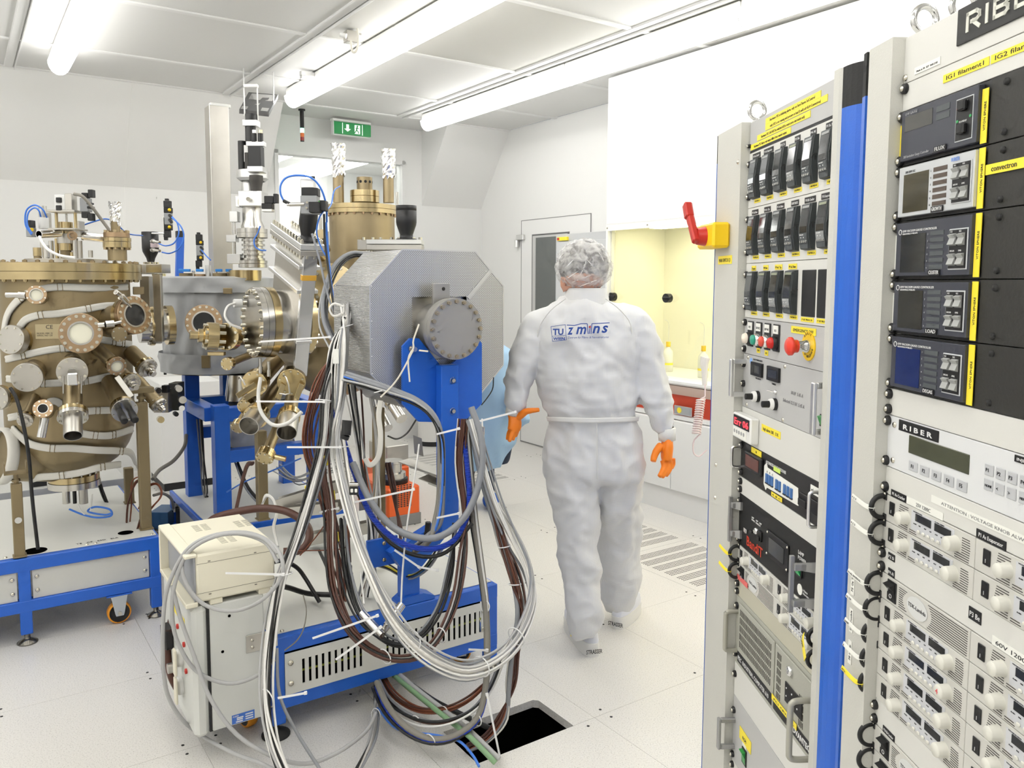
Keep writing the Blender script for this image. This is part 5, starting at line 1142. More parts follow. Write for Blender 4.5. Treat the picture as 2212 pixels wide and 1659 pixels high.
# foil capped column
def foilcap(par, x, y0, y1, r0, r1, Y, seed):
    rnd = random.Random(seed); a, c = G(x, y1, Y), G(x, y0, Y); c.x, c.y = a.x, a.y; n, k = 22, 12; vs = []; fs = []
    for j in range(k + 1):
        f = j / k
        for i in range(n):
            q = 2 * pi * i / n; rr = px(r1 + (r0 - r1) * f ** 1.5, Y) * (1 + rnd.uniform(-.10, .10)); zz = a.z + (c.z - a.z) * f + (rnd.uniform(-.012, .016) - .01 * sin(q * 2 + seed) if j == 0 else rnd.uniform(-.004, .004))
            vs.append((a.x + rr * cos(q), a.y + rr * sin(q), zz))
    for j in range(k):
        for i in range(n): fs.append((j * n + i, j * n + (i + 1) % n, (j + 1) * n + (i + 1) % n, (j + 1) * n + i))
    b = MB(); b.add(vs, fs); return b.build('foil_cap', mat('crumpled_foil', (.90, .90, .90), .18, 1, bump=.6, bscale=120), par)
t = thing('capped_feedthrough', 'foil capped bronze column with copper ring on the left chamber lid', 'feedthrough', (G(253, 560, 3.85).x, G(253, 560, 3.85).y, zt))
cylp(t, 250, 462, 502, 9.5, 3.85, M_gold, 'tube'); foilcap(t, 249, 437, 482, 13, 10, 3.85, 3); o = cylp(t, 252, 503, 513, 26, 3.85, M_brown, 'copper_flange', 28)
cylp(t, 253, 514, 522, 28, 3.85, M_goldb, 'flange', 28); cylp(t, 253, 523, 535, 28, 3.85, M_goldb, 'flange', 28); cylp(t, 254, 535, 563, 19, 3.85, M_gold, 'neck', 28)
b = MB(); addbolts(b, G(252, 503, 3.85), UP, px(22, 3.85), 10, .008, .012); addbolts(b, G(253, 535, 3.85), -UP, px(24, 3.85), 12, .007, .010); b.build('bolts', mat('bolt_bronze', (.42, .33, .2), .35, 1), t)
cylp(t, 196, 541, 556, 4.5, 3.8, M_steelb, 'small_valve')

# ---------------------------------------------------------------- gate valve between the chambers
gv = thing('gate_valve', 'slim stainless gate valve with black actuator joining the left and wrapped chambers', 'gate valve', tuple(G(335, 760, 4.5)))
boxp(gv, 316, 336, 597, 668, 4.5, .16, M_steelb, 'valve_body'); boxp(gv, 334, 351, 592, 738, 4.38, .03, M_steelb, 'edge_plate'); boxp(gv, 306, 326, 571, 592, 4.45, .10, M_steelb, 'top_block'); boxp(gv, 325, 359, 571, 590, 4.42, .12, M_steel, 'top_block')
c = G(325, 565, 4.45); b = MB(); k = px(1, 4.45); b.lathe(G(326, 566, 4.45), UP, [(7 * k, 0), (9 * k, 8 * k), (16 * k, 22 * k), (17 * k, 30 * k), (17 * k, 64 * k), (0, 64 * k)], 28); a_ = b.build('actuator', M_black, gv)
boxp(gv, 315, 342, 523, 535, 4.42, .02, mat('label_pink', (.75, .62, .64), .4), 'sticker')
b = MB(); addbolts(b, G(326, 571, 4.45), UP, px(13, 4.45), 8, .008, .012); addbolts(b, G(343, 591, 4.42), -UP, px(11, 4.4), 6, .009, .014); b.build('bolts', M_bolt, gv)
p0 = G(300, 705, 4.42); p1 = onp(372, 702, 1, p0.y)
for f0, f1, r, m in ((.0, .3, 36, M_steel), (.3, .42, 43, M_goldb), (.42, .62, 40, M_steel), (.62, .8, 34, M_steel), (.8, 1.0, 43, M_goldb)):
    b = MB(); b.cyl(p0 + (p1 - p0) * f0, p0 + (p1 - p0) * f1, px(r, 4.45), n=36); b.build('flange', m, gv)
b = MB(); addbolts(b, p0 + (p1 - p0) * .3, p0 - p1, px(38, 4.45), 14, .008, .012); b.build('bolts', M_bolt, gv)
for k in range(2):
    b = MB(); a = G(331, 521 + 19 * k, 4.38); b.cyl(a, G(345, 524 + 18 * k, 4.35), .008, n=10); b.cyl(G(329, 521 + 19 * k, 4.39), a, .013, n=10); b.build('air_fitting', M_steel, gv)
boxp(gv, 355, 357, 470, 506, 4.4, .04, M_alu, 'mount_bracket'); boxp(gv, 330, 357, 503, 506, 4.4, .04, M_alu, 'mount_bracket')
# solenoid valve stacks
def stack(lab, x, y0, y1, Y):
    s = (y1 - y0) / 90; t = thing('solenoid_valve', lab, 'solenoid valve', tuple(G(x, y1, Y)), group='pneumatic solenoid valves above the wrapped chamber')
    X = lambda v: x + v * s; Z = lambda v: y0 + v * s
    boxp(t, X(-6), X(1), Z(0), Z(6), Y, .02, M_black, 'plug'); boxp(t, X(-8), X(6), Z(5), Z(20), Y, .03, M_black, 'coil'); boxp(t, X(-7), X(8), Z(20), Z(32), Y, .035, M_blackm, 'pilot'); boxp(t, X(-6), X(8), Z(32), Z(58), Y, .035, mat('valve_grey', (.32, .33, .34), .4, .4), 'valve_body')
    boxp(t, X(-5), X(8), Z(58), Z(70), Y, .035, M_blackm, 'pilot'); boxp(t, X(-8), X(5), Z(70), Z(86), Y, .03, M_black, 'coil'); boxp(t, X(-8), X(-1), Z(84), Z(92), Y, .02, M_black, 'plug')
    for zz in (25, 63): b = MB(); b.lathe(G(X(3), Z(zz), Y - .02), G(X(3), Z(zz), Y - .1) - G(X(3), Z(zz), Y), [(.009, 0), (.009, .012), (0, .014)], 10); b.build('yellow_button', M_yellow, t)
    for zz in (40, 50): b = MB(); a = G(X(3), Z(zz - 3), Y - .02); b.tube([a, G(X(6), Z(zz), Y - .04), G(X(9), Z(zz + 4), Y - .04)], .008, 8, 3); b.build('elbow_fitting', M_black, t)
stack('black and grey solenoid valve with yellow buttons beside the slim gate valve', 363, 429, 517, 4.4)
stack('smaller black solenoid valve standing behind the steel post, left side', 431, 502, 580, 5.1)
# ---------------------------------------------------------------- wrapped chamber
BC = G(472, 700, 5.05); bc = thing('wrapped_chamber', 'round chamber wrapped in a quilted grey heating jacket on the blue stand', 'vacuum chamber', (BC.x, BC.y, G(470, 800, 4.75).z))
M_jack = mat('jacket_silver', (.46, .47, .48), .45, .2, bump=.9, bscale=9, var=.12, vscale=6)
def jacket(par, c, R, z0, z1, name, fold=.018, seed=0, n=128, k=14, flare=0):
    vs = []; fs = []
    for j in range(k + 1):
        f = j / k
        for i in range(n):
            q = 2 * pi * i / n; rr = R + 1.3 * fold * (sin(q * 9 + f * 3 + seed) * .5 + sin(q * 17 - f * 5) * .3 + sin(f * 7 + q * 5) * .35) * sin(pi * min(1, max(.12, f))) + flare * (f - .5)
            vs.append((c.x + rr * cos(q), c.y + rr * sin(q), z0 + (z1 - z0) * f))
    for j in range(k):
        for i in range(n): fs.append((j * n + i, j * n + (i + 1) % n, (j + 1) * n + (i + 1) % n, (j + 1) * n + i))
    b = MB(); b.add(vs, fs, True); return b.build(name, M_jack, par)
zt2 = G(470, 601, 4.72).z; zb2 = G(470, 806, 4.72).z
jacket(bc, BC, .325, zb2, zt2 - .01, 'jacket_body', .02); jacket(bc, BC, .352, zt2 - .085, zt2 + .002, 'jacket_collar', .006, 2, k=4); jacket(bc, BC, .350, zb2 - .01, zb2 + .11, 'jacket_hem', .01, 5, k=4, flare=.01)
b = MB(); b.lathe((BC.x, BC.y, 0), UP, [(.352, zt2), (.30, zt2 + .012), (0, zt2 + .012)], 60); b.build('jacket_lid', M_jack, bc)
b = MB(); b.lathe((BC.x, BC.y, 0), UP, [(0, zb2 - .02), (.30, zb2 - .02), (.30, zb2 + .03)], 60); b.build('base_flange', M_goldb, bc)
for (x, y0, y1) in ((492, 622, 635), (445, 768, 795)): boxp(bc, x - 9, x + 9, y0, y1, 4.69, .02, M_gold, 'jacket_gap')
pp(bc, 441, 697, 4.62, 446, 700, 4.85, 27, 38, end='dark', nb=16, big=True, tf=.018)
for k, (x, y0, y1, r, m) in enumerate(((402, 590, 600, 14, M_goldd), (432, 592, 600, 12, M_brown), (450, 573, 600, 6, M_alu), (418, 585, 596, 4, M_chrome), (476, 590, 601, 16, M_goldd), (500, 588, 599, 10, M_goldd), (466, 586, 598, 5, M_chrome))): cylp(bc, x, y0, y1, r, 4.95, m, 'lid_fitting')
for (x0, x1) in ((387, 411), (424, 439), (466, 480), (488, 500)): boxp(bc, x0, x1, 581, 587, 4.9, .02, mat('valve_handle_blue', (.03, .22, .62), .35), 'valve_handle')
# stainless square post
ps = thing('square_post', 'tall brushed stainless square post rising from the wrapped chamber', 'post', tuple(G(478, 600, 5.25)))
a = G(463, 600, 5.2); hh = G(463, 226, 5.2).z; w1 = .118
b = MB(); b.box(a.x - .002, a.x + w1 * 1.02, a.y, a.y + w1, a.z, hh, .002); b.build('post', M_steelb, ps)
b = MB(); b.box(a.x + .01, a.x + .14, a.y + .02, a.y + .06, hh, hh + .02, .003); b.cyl((a.x + .11, a.y + .04, hh - .02), (a.x + .11, a.y + .04, hh), .01, n=10); b.build('top_bracket', M_white, ps)
# motor tower
tr = thing('motor_tower', 'tall manipulator tower of black motors under a thin white handle frame', 'manipulator', tuple(G(545, 610, 4.9)))
Y = 4.9
boxp(tr, 527, 557, 182, 190, Y, .03, M_white, 'handle_top', .004); cylp(tr, 528.5, 188, 250, 1.4, Y, M_white, 'handle_rod', 10); cylp(tr, 557.5, 188, 268, 1.4, Y, M_white, 'handle_rod', 10)
cylp(tr, 543, 247, 262, 12.5, Y, M_black, 'motor_cap'); boxp(tr, 528, 558, 261, 274, Y, .075, M_alu, 'clamp'); cylp(tr, 543, 273, 366, 11, Y, M_black, 'motor')
for x, m in ((549, M_alu), (563, M_goldb)): cylp(tr, x, 281, 289, 4, Y - .08, m, 'plug'); cylp(tr, x, 288, 307, 5.5, Y - .08, M_black, 'connector')
boxp(tr, 535, 572, 307, 317, Y - .06, .06, M_alu, 'clamp'); boxp(tr, 540, 567, 317, 362, Y - .08, .075, M_black, 'motor'); cylp(tr, 524, 305, 367, 8.5, Y, M_black, 'motor')
boxp(tr, 539, 571, 361, 373, Y - .08, .09, M_alu, 'motor_plate'); boxp(tr, 528, 539, 314, 350, Y - .02, .02, M_white, 'connector'); boxp(tr, 530, 538, 330, 366, Y - .05, .03, mat('rubber_dark', (.06, .055, .05), .6), 'cable_boot')
b = MB(); c = G(546, 392, Y); k = px(1, Y); b.lathe(c, UP, [(26 * k, 0), (33 * k, 6 * k), (33 * k, 22 * k), (20 * k, 25 * k)], 10, False); b.build('hub_flange', M_alu, tr)
b = MB(); b.lathe(G(554, 414, Y - .09), UP, [(11 * k, 0), (11.5 * k, 10 * k), (13.5 * k, 20 * k), (14 * k, 22 * k), (14 * k, 33 * k)], 20); b.build('coupling', mat('rubber_dark', (.06, .055, .05), .6), tr)
cylp(tr, 540, 385, 500, 15, Y + .03, M_alu, 'spine'); boxp(tr, 523, 572, 415, 447, Y - .05, .14, M_alu, 'gear_box'); b = MB(); b.cyl(G(536, 430, Y - .13), G(536, 430, Y - .15), .012, n=12); b.build('bolt', M_bolt, tr)
boxp(tr, 512, 521, 424, 448, Y, .06, M_alu, 'side_block'); boxp(tr, 515, 522, 431, 442, Y - .05, .02, mat('label_olive', (.6, .55, .2), .5), 'sticker')
b = MB(); b.lathe(G(546, 495, Y), UP, [(24 * k, 0), (24 * k, 6 * k), (18 * k, 20 * k), (19 * k, 48 * k)], 28); b.build('cone', M_steel, tr)
b = MB(); b.lathe(G(545, 514, Y), UP, [(32 * k, 0), (32 * k, 9 * k), (31 * k, 9.3 * k), (31 * k, 10 * k), (32 * k, 10.3 * k), (32 * k, 19 * k), (20 * k, 19 * k)], 36, False); b.build('upper_flange', M_steel, tr)
b = MB(); pr = []
for i in range(10): pr += [((20 if i % 2 else 24) * k, i * 5 * k), ((20 if i % 2 else 24) * k, (i * 5 + 4.2) * k)]
b.lathe(G(548, 562, Y), UP, pr, 30, False); b.build('bellows', M_steel, tr)
b = MB(); b.lathe(G(547, 578, Y), UP, [(30 * k, 0), (30 * k, 7 * k), (29 * k, 8 * k), (30 * k, 9 * k), (30 * k, 15 * k), (0, 15 * k)], 36, False); b.build('lower_flange', M_steel, tr)
b = MB(); b.lathe(G(530, 606, Y), UP, [(34 * k, 0), (34 * k, 22 * k), (0, 22 * k)], 40, False); b.build('base_drum', M_goldb, tr)
boxp(tr, 499, 516, 457, 480, Y, .06, M_alu, 'limit_block'); cylp(tr, 508, 479, 506, 1.6, Y, M_steel, 'rod', 8); cylp(tr, 503, 479, 508, 1, Y, M_steel, 'rod', 8); boxp(tr, 492, 513, 508, 523, Y, .06, M_alu, 'slide_block'); boxp(tr, 494, 522, 549, 570, Y - .02, .06, M_alu, 'slide_block'); cylp(tr, 507, 522, 550, 3, Y, M_steel, 'rod', 10)
# ---------------------------------------------------------------- blue stand
st = thing('blue_stand', 'blue welded steel stand carrying the wrapped chamber', 'stand', (1.25, 4.9, 0))
LA = (1.125, 5.08); wS = .08
def bx(x0, x1, y0, y1, z0, z1, nm='rail'): b = MB(); b.box(x0, x1, y0, y1, z0, z1, .003); b.build(nm, M_blue, st)
zU = G(415, 806, 4.85).z; zS = onz(420, 1064, .0).z
xA = G(403, 930, 4.86); xB = G(464, 930, 4.45); xC = G(482, 840, 5.0)
bx(xA.x, xA.x + .085, xA.y, xA.y + .085, .27, G(418, 806, 4.86).z, 'leg'); bx(xB.x, xB.x + .085, xB.y, xB.y + .085, .27, G(478, 878, 4.45).z, 'leg'); bx(xC.x, xC.x + .085, xC.y, xC.y + .085, G(480, 878, 5).z - .02, G(480, 806, 5).z, 'leg')
zr = G(478, 884, 4.45).z; zr2 = G(478, 912, 4.45).z
xB1 = xB.x + .56; bx(xB1, xB1 + .085, xB.y, xB.y + .085, .27, zr, 'leg'); bx(xB1, xB1 + .085, xA.y, xA.y + .085, .27, zr, 'leg')
bx(xB.x + .001, xB1, xB.y + .001, xB.y + .084, zr - .08, zr - .001); bx(xA.x + .002, xA.x + .083, xB.y + .08, xA.y + .01, zr - .08, zr - .001); bx(xB1 + .002, xB1 + .083, xB.y + .08, xA.y + .01, zr - .08, zr - .001); bx(xA.x + .08, xB1, xA.y + .002, xA.y + .083, zr - .08, zr - .001)
zq = G(478, 978, 4.45).z; bx(xB.x + .08, xB1, xB.y + .002, xB.y + .083, zq - .07, zq); bx(xA.x + .08, xB1, xA.y + .002, xA.y + .083, zq - .01, zq + .06)
bx(xA.x - .06, xA.x, 4.35, 5.35, .225, .268); bx(xA.x - .06, xA.x, 4.35, 5.35, .03, .07); bx(xA.x, xB1 + .14, 4.35, 4.41, .225, .268); bx(xA.x, xB1 + .14, 5.29, 5.35, .225, .268); bx(xB1 + .08, xB1 + .14, 4.41, 5.29, .225, .268); bx(xA.x, xB1 + .14, 4.35, 4.41, .03, .07)
for (x, y) in ((xA.x - .06, 5.30), (xA.x - .06, 4.35), (xB1 + .09, 4.35), (xB1 + .09, 5.30)): bx(x, x + .05, y, y + .05, .0, .226, 'leg')
b = MB(); b.box(xA.x - .045, xB1 + .12, 4.37, 5.33, .268, .273); b.build('base_plate', M_lgrey, st)
b = MB(); b.box(xA.x - .035, xA.x - .03, 4.42, 5.28, .07, .225); b.build('side_panel', M_grey, st)
dc = G(560, 930, 4.85); dm = thing('pump_drum', 'grey jacketed pump hanging inside the blue stand', 'pump', (dc.x, dc.y, .8))
jacket(dm, dc, .20, G(560, 968, 4.7).z, G(560, 900, 4.7).z, 'jacket_body', .012); b = MB(); b.lathe((dc.x, dc.y, 0), UP, [(.0, G(560, 978, 4.7).z), (.21, G(560, 978, 4.7).z), (.21, G(560, 966, 4.7).z), (0, G(560, 966, 4.7).z)], 40, False); b.build('base_ring', M_black, dm)
b = MB(); b.lathe((dc.x, dc.y, 0), UP, [(.19, G(560, 900, 4.7).z), (.17, G(560, 868, 4.7).z), (.0, G(560, 868, 4.7).z)], 40, False); b.build('upper_drum', M_blackm, dm); b = MB(); b.lathe((dc.x - .1, dc.y, 0), UP, [(.10, G(560, 868, 4.7).z), (.08, G(560, 812, 4.7).z)], 30); b.build('throat', M_steel, dm)
t = thing('blue_beam', 'slanting blue beam rising behind the wrapped chamber with a black end', 'beam', tuple(G(392, 595, 5.5)))
b = MB(); e = ROOMI.to_3x3() @ V((1, 0, 0)); b.obox((G(390, 512, 5.5) + G(386, 598, 5.5)) / 2, e * px(8, 5.5), V((0, .02, 0)), (G(388, 512, 5.5) - G(386, 598, 5.5)) / 2, .002); b.build('beam', M_blue, t); b = MB(); b.obox(G(388, 506, 5.5), e * px(8, 5.5), V((0, .02, 0)), UP * px(7, 5.5), .002); b.build('end_cap', M_black, t)

# ---------------------------------------------------------------- big tilted gate valve
C2 = G(545, 697, 3.72); E2 = onp(668, 703, 1, C2.y); ti = radians(16.4); e1 = V((0, cos(ti), sin(ti))); e2 = V((0, -sin(ti), cos(ti)))
g2 = thing('gate_valve', 'large stainless gate valve with leaning body and round bolted flange', 'gate valve', tuple(C2 + V((.1, 0, -.25))))
LB = E2.x - C2.x; R2 = px(76, 3.72)
def seg(f0, f1, r, m, nm='flange'): b = MB(); b.lathe(C2, EB, [(0, f0 * LB), (r, f0 * LB), (r, f1 * LB), (0, f1 * LB)], 56, False); return b.build(nm, m, g2)
fb = seg(0, .10, R2, M_steel, 'blank_flange'); seg(.105, .20, R2, M_steel); seg(.205, .33, R2 * 1.01, M_goldb); seg(.33, .84, R2 * .93, M_steel, 'valve_ring'); seg(.84, .95, R2 * .98, M_goldb); seg(.95, 1.35, R2 * .78, M_gold, 'neck')
ringbolts(fb, C2, -EB, R2 * .90, 24, .0085, .010, M_bolt); b = MB(); addbolts(b, C2 + EB * LB * .95, EB, R2 * .88, 22, .008, .012); b.build('bolts', M_bolt, g2)
cb_ = C2.x + LB * .50
def sl2(b0, b1, s0, s1, t0, t1, m, nm, bev=.002):
    b = MB(); c = V((0, C2.y, C2.z)) + e1 * (s0 + s1) / 2 + e2 * (t0 + t1) / 2 + EB * (b0 + b1) / 2; b.obox(c, EB * (b1 - b0) / 2, e1 * (s1 - s0) / 2, e2 * (t1 - t0) / 2, bev); return b.build(nm, m, g2)
sl2(cb_ + .012, cb_ + .064, -.185, .19, -.19, .40, M_steelb, 'valve_body'); sl2(cb_ + .006, cb_ + .070, -.205, -.184, -.20, .40, mat('clear_strip', (.55, .55, .56), .15, .8), 'edge_strip')
for tt in (.20, .31): sl2(cb_ - .012, cb_ + .014, -.20, .20, tt, tt + .018, M_alu, 'stiffening_rib'); sl2(cb_ + .062, cb_ + .088, -.20, .20, tt, tt + .018, M_alu, 'stiffening_rib')
tb1 = sl2(cb_ - .018, cb_ + .094, -.215, .20, .378, .402, M_steelb, 'bonnet_plate'); tb2 = sl2(cb_ - .018, cb_ + .094, -.215, .20, .404, .430, M_alu, 'bonnet_plate')
me = boltmesh(.009, .016, M_bolt)
for i in range(11):
    s = -.195 + .0375 * i
    for (bb, up_) in ((cb_ - .006, 1), (cb_ + .082, 1), (cb_ - .006, -1)):
        inst('bolt', me, None, tb2 if up_ > 0 else tb1, V((bb, C2.y, C2.z)) + e1 * s + e2 * (.430 if up_ > 0 else .378), e2 * up_)
for bb in (cb_ + .02, cb_ + .055): inst('bolt', me, None, tb1, V((bb, C2.y, C2.z)) - e1 * .200 + e2 * .378, -e2)
sl2(cb_ + .0, cb_ + .076, -.212, -.186, -.035, -.020, M_alu, 'clamp_bar'); sl2(cb_ + .004, cb_ + .072, -.2065, -.184, .262, .288, mat('kapton', (.72, .40, .05), .2), 'amber_tape')
ab = V((cb_ + .038, C2.y, C2.z)) - e1 * .135 + e2 * .432; k = px(1, 3.5)
b = MB(); b.lathe(ab, e2, [(24 * k, 0), (24 * k, 4 * k), (14 * k, 5 * k), (14 * k, 14 * k), (19.5 * k, 32 * k), (20 * k, 40 * k), (19 * k, 62 * k), (18.5 * k, 96 * k), (0, 97 * k)], 32); b.build('actuator', M_black, g2)
aw = ab + e2 * 65 * k; nw = (ROOMI.to_3x3() @ V((0, -1, .1))).normalized(); xw = (ROOMI.to_3x3() @ V((1, 0, 0))).normalized()
b = MB(); b.obox(aw + nw * 19.2 * k + xw * 4 * k, xw * 11 * k, nw * .8 * k, e2 * 9 * k, .001); o = b.build('sticker', M_paper, g2); lettering('HVA', ROOM, o, aw + nw * 20.2 * k - xw * 5 * k, .014, mat('logo_lightblue', (.25, .45, .85), .5), xw, e2)
# valve block on it
vb = thing('solenoid_valve', 'grey solenoid valve block with green edged coil on the big tilted gate valve', 'solenoid valve', tuple(G(670, 460, 3.45)), group='pneumatic solenoid valves above the wrapped chamber')
Yv = 3.42; M_vg = mat('valve_grey', (.32, .33, .34), .4, .4)
boxp(vb, 652, 680, 388, 407, Yv, .05, M_alu, 'bracket'); boxp(vb, 654, 689, 407, 425, Yv - .02, .05, M_black, 'pilot'); boxp(vb, 653, 688, 424, 463, Yv - .02, .06, M_vg, 'valve_body'); boxp(vb, 670, 693, 437, 460, Yv - .07, .05, M_black, 'coil'); boxp(vb, 692, 706, 434, 456, Yv - .05, .06, M_black, 'coil'); boxp(vb, 691, 693, 435, 459, Yv - .065, .055, mat('gasket_green', (.1, .35, .08), .4), 'gasket')
b = MB(); b.cyl(G(625, 442, Yv - .06), G(657, 441, Yv - .05), px(4, Yv), n=14); b.cyl(G(620, 442, Yv - .06), G(626, 442, Yv - .06), px(3, Yv), n=10); b.build('silencer', M_steel, vb)
b = MB(); b.cyl(G(672, 405, Yv), G(675, 386, Yv), px(3.2, Yv), n=12); b.build('needle', M_goldb, vb); b = MB(); b.cyl(G(675, 386, Yv), G(675, 381, Yv), px(6, Yv), n=14); b.build('knob', M_black, vb)
b = MB(); b.cyl(G(625, 440, Yv - .06), G(613, 434, Yv - .05), px(3.6, Yv), n=10); b.build('elbow_fitting', M_black, vb)
for (x, y) in ((663, 437), (662, 449)): b = MB(); b.cyl(G(x, y, Yv - .05), G(x, y, Yv - .07), .005, n=10); b.build('screw', M_bolt, vb)
t = thing('solenoid_valve', 'small black plug connector pair at the far end of the tilted valve bonnet', 'solenoid valve', tuple(G(580, 458, 3.9)), group='pneumatic solenoid valves above the wrapped chamber')
boxp(t, 568, 590, 440, 452, 3.9, .05, M_black, 'coil'); boxp(t, 573, 592, 424, 440, 3.9, .04, M_black, 'plug'); boxp(t, 592, 601, 419, 439, 3.9, .03, M_black, 'plug'); boxp(t, 568, 590, 452, 458, 3.9, .05, M_alu, 'bracket')

# ---------------------------------------------------------------- bronze growth chamber
Yg = 4.45; k = px(1, Yg); GC = G(785, 700, Yg)
gc = thing('growth_chamber', 'bronze growth chamber with bolted lid behind the octagonal cover', 'vacuum chamber', (GC.x, GC.y, .8))
def zy(y, Y=Yg): return G(785, y, Y).z
b = MB(); b.lathe((GC.x, GC.y, 0), UP, [(68 * k, zy(458, 4.28)), (74 * k, zy(458, 4.28)), (74 * k, zy(449, 4.28)), (73 * k, zy(448.6, 4.28)), (74 * k, zy(448, 4.28)), (74 * k, zy(438, 4.28)), (0, zy(438, 4.28))], 56, False); f_ = b.build('lid_flange', M_goldb, gc); ringbolts(f_, (GC.x, GC.y, zy(458, 4.28)), -UP, 70 * k, 24, .008, .010, M_brown)
b = MB(); b.lathe((GC.x, GC.y, 0), UP, [(69 * k, zy(458, 4.28)), (69 * k, zy(640, 4.28))], 48); b.build('chamber_body', M_gold, gc)
LC = G(722, 740, Yg + .05); b = MB(); pr = [(112 * k, zy(640)), (116 * k, zy(655)), (116 * k, zy(750))] + [(116 * k * cos(q), zy(750) - 110 * k * sin(q)) for q in [pi / 2 * i / 8 for i in range(1, 9)]]; b.lathe((LC.x, LC.y, 0), UP, [(69 * k, zy(630))] + pr, 56); b.build('lower_body', M_gold, gc)
for (x, y0, y1, y2, sd) in ((731.5, 311, 380, 438, 1), (839.5, 322, 386, 438, 5)):
    t = thing('capped_feedthrough', 'bronze tube with crumpled foil cap, %s on the growth chamber lid' % ('left' if x < 780 else 'right'), 'feedthrough', tuple(G(x, y2, Yg - .05)))
    cylp(t, x, y0 + 6, y2, 11.5, Yg - .05, M_gold, 'tube'); foilcap(t, x, y0, y1, 15, 13.2, Yg - .05, sd)
b = MB(); c = G(788, 438, Yg); pr = [(31 * k, 0), (31 * k, 12 * k), (30 * k, 12.5 * k), (31 * k, 13 * k), (31 * k, 25 * k), (17 * k, 25 * k)]; b.lathe(c, UP, pr, 36, False); b.build('center_flange', M_goldb, gc)
b = MB(); b.lathe(c + UP * 25 * k, UP, [(16.5 * k, 0), (16.5 * k, 28 * k), (13 * k, 28.5 * k), (13 * k, 10 * k)], 32, False); cs = b.build('center_can', M_gold, gc)
for i in range(10):
    q = 2 * pi * i / 10; d = V((cos(q), sin(q), 0)); b = MB(); b.cap(c + UP * 43 * k + d * 16.7 * k, d, 3 * k, 12); b.build('vent_hole', M_blackm, cs)
# right valve bar
t = thing('gate_valve', 'horizontal stainless gate valve bar with black actuator above the octagonal cover', 'gate valve', tuple(G(845, 540, 3.9)))
boxp(t, 777, 800, 519, 541, 4.0, .14, M_steelb, 'bonnet_plate'); boxp(t, 797, 913, 519, 529, 3.92, .16, M_alu, 'bonnet_plate'); boxp(t, 797, 913, 530, 541, 3.92, .16, M_steelb, 'bonnet_plate')
b = MB(); kk = px(1, 3.9); b.lathe(G(878, 519, 3.9), UP, [(22 * kk, 0), (22 * kk, 3 * kk), (14 * kk, 4 * kk), (14 * kk, 12 * kk), (21 * kk, 32 * kk), (22 * kk, 38 * kk), (22 * kk, 62 * kk), (21 * kk, 62.5 * kk), (22 * kk, 63 * kk), (22 * kk, 73 * kk), (0, 73 * kk)], 32); b.build('actuator', M_black, t)
b = MB(); [b.hexb(G(x, 519, 3.88), UP, .008, .014) for x in (785, 805, 822, 845, 862, 893, 908)]; [b.hexb(G(x, 541, 3.88), -UP, .008, .014) for x in (792, 803)]; b.build('bolts', M_bolt, t)
cylp(t, 858, 415, 445, 3.2, 3.95, M_steel, 'stem'); boxp(t, 800, 900, 541, 600, 4.0, .1, M_steelb, 'valve_body')
# ports of the growth chamber
pp(gc, 498, 728, 3.92, 545, 731, 4.15, 17, 29, end='blank', nb=8, big=True, tf=.022, me_=M_goldb)
q = MB(); a_, c_ = G(470, 727, 3.86), G(410, 724, 3.80); L_ = (c_ - a_).length; k9 = px(1, 3.85); q.lathe(a_, c_ - a_, [(30 * k9, 0), (30 * k9, L_ * .4), (22 * k9, L_ * .42), (22 * k9, L_ * .5), (15 * k9, L_ * .55), (15 * k9, L_ * .7), (9 * k9, L_ * .72), (9 * k9, L_), (0, L_)], 28, False); o_ = q.build('valve_head', M_goldb, gc)
q = MB(); addbolts(q, a_ + (c_ - a_) * .4, c_ - a_, 25 * k9, 8, .009, .014); addbolts(q, a_, a_ - c_, 25 * k9, 8, .009, .03); q.build('bolts', M_bolt, o_)
boxp(gc, 450, 486, 760, 768, 3.88, .03, M_goldb, 'valve_clamp')
b = MB(); b.cyl(G(522, 655, 3.8), G(505, 655, 3.78), px(9, 3.8), n=16); b.build('cable_plug', M_white, gc)
pp(gc, 496, 784, 3.85, 545, 765, 4.1, 8.5, 14, end='blank', nb=6, tf=.014, me_=M_goldb)
pp(gc, 556, 822, 3.75, 600, 775, 4.1, 20, 28, end='blank', nb=8, tf=.024, me_=M_goldb, big=True)
pp(gc, 632, 818, 3.72, 648, 770, 4.05, 22, 30, end='blank', nb=10, tf=.026, me_=M_goldb, big=True)
pp(gc, 558, 893, 3.70, 628, 800, 4.15, 17, 27, end='pipe', nb=8, tf=.018, L=.085, r2=px(22, 3.65), big=True, me_=M_goldb)
pp(gc, 626, 893, 3.68, 640, 805, 3.95, 15, 24, end='pipe', nb=8, tf=.018, L=.10, r2=px(22, 3.62), big=True, me_=M_goldb)
pp(gc, 577, 976, 3.75, 614, 890, 3.95, 11.5, 20, end='blank', nb=8, tf=.020, me_=M_goldb, pair=True)
pp(gc, 535, 872, 3.82, 585, 800, 4.1, 11, 18, end='blank', nb=8, tf=.016, me_=M_goldb)
pp(gc, 518, 915, 3.80, 560, 850, 4.0, 10, 15, end='blank', nb=6, tf=.016, me_=M_goldb)
b = MB(); b.cyl(G(588, 985, 3.74), G(600, 988, 3.74), px(6, 3.74), n=8); b.cyl(G(600, 988, 3.74), G(617, 992, 3.74), px(6, 3.74), n=12); b.build('side_elbow', M_goldb, gc)
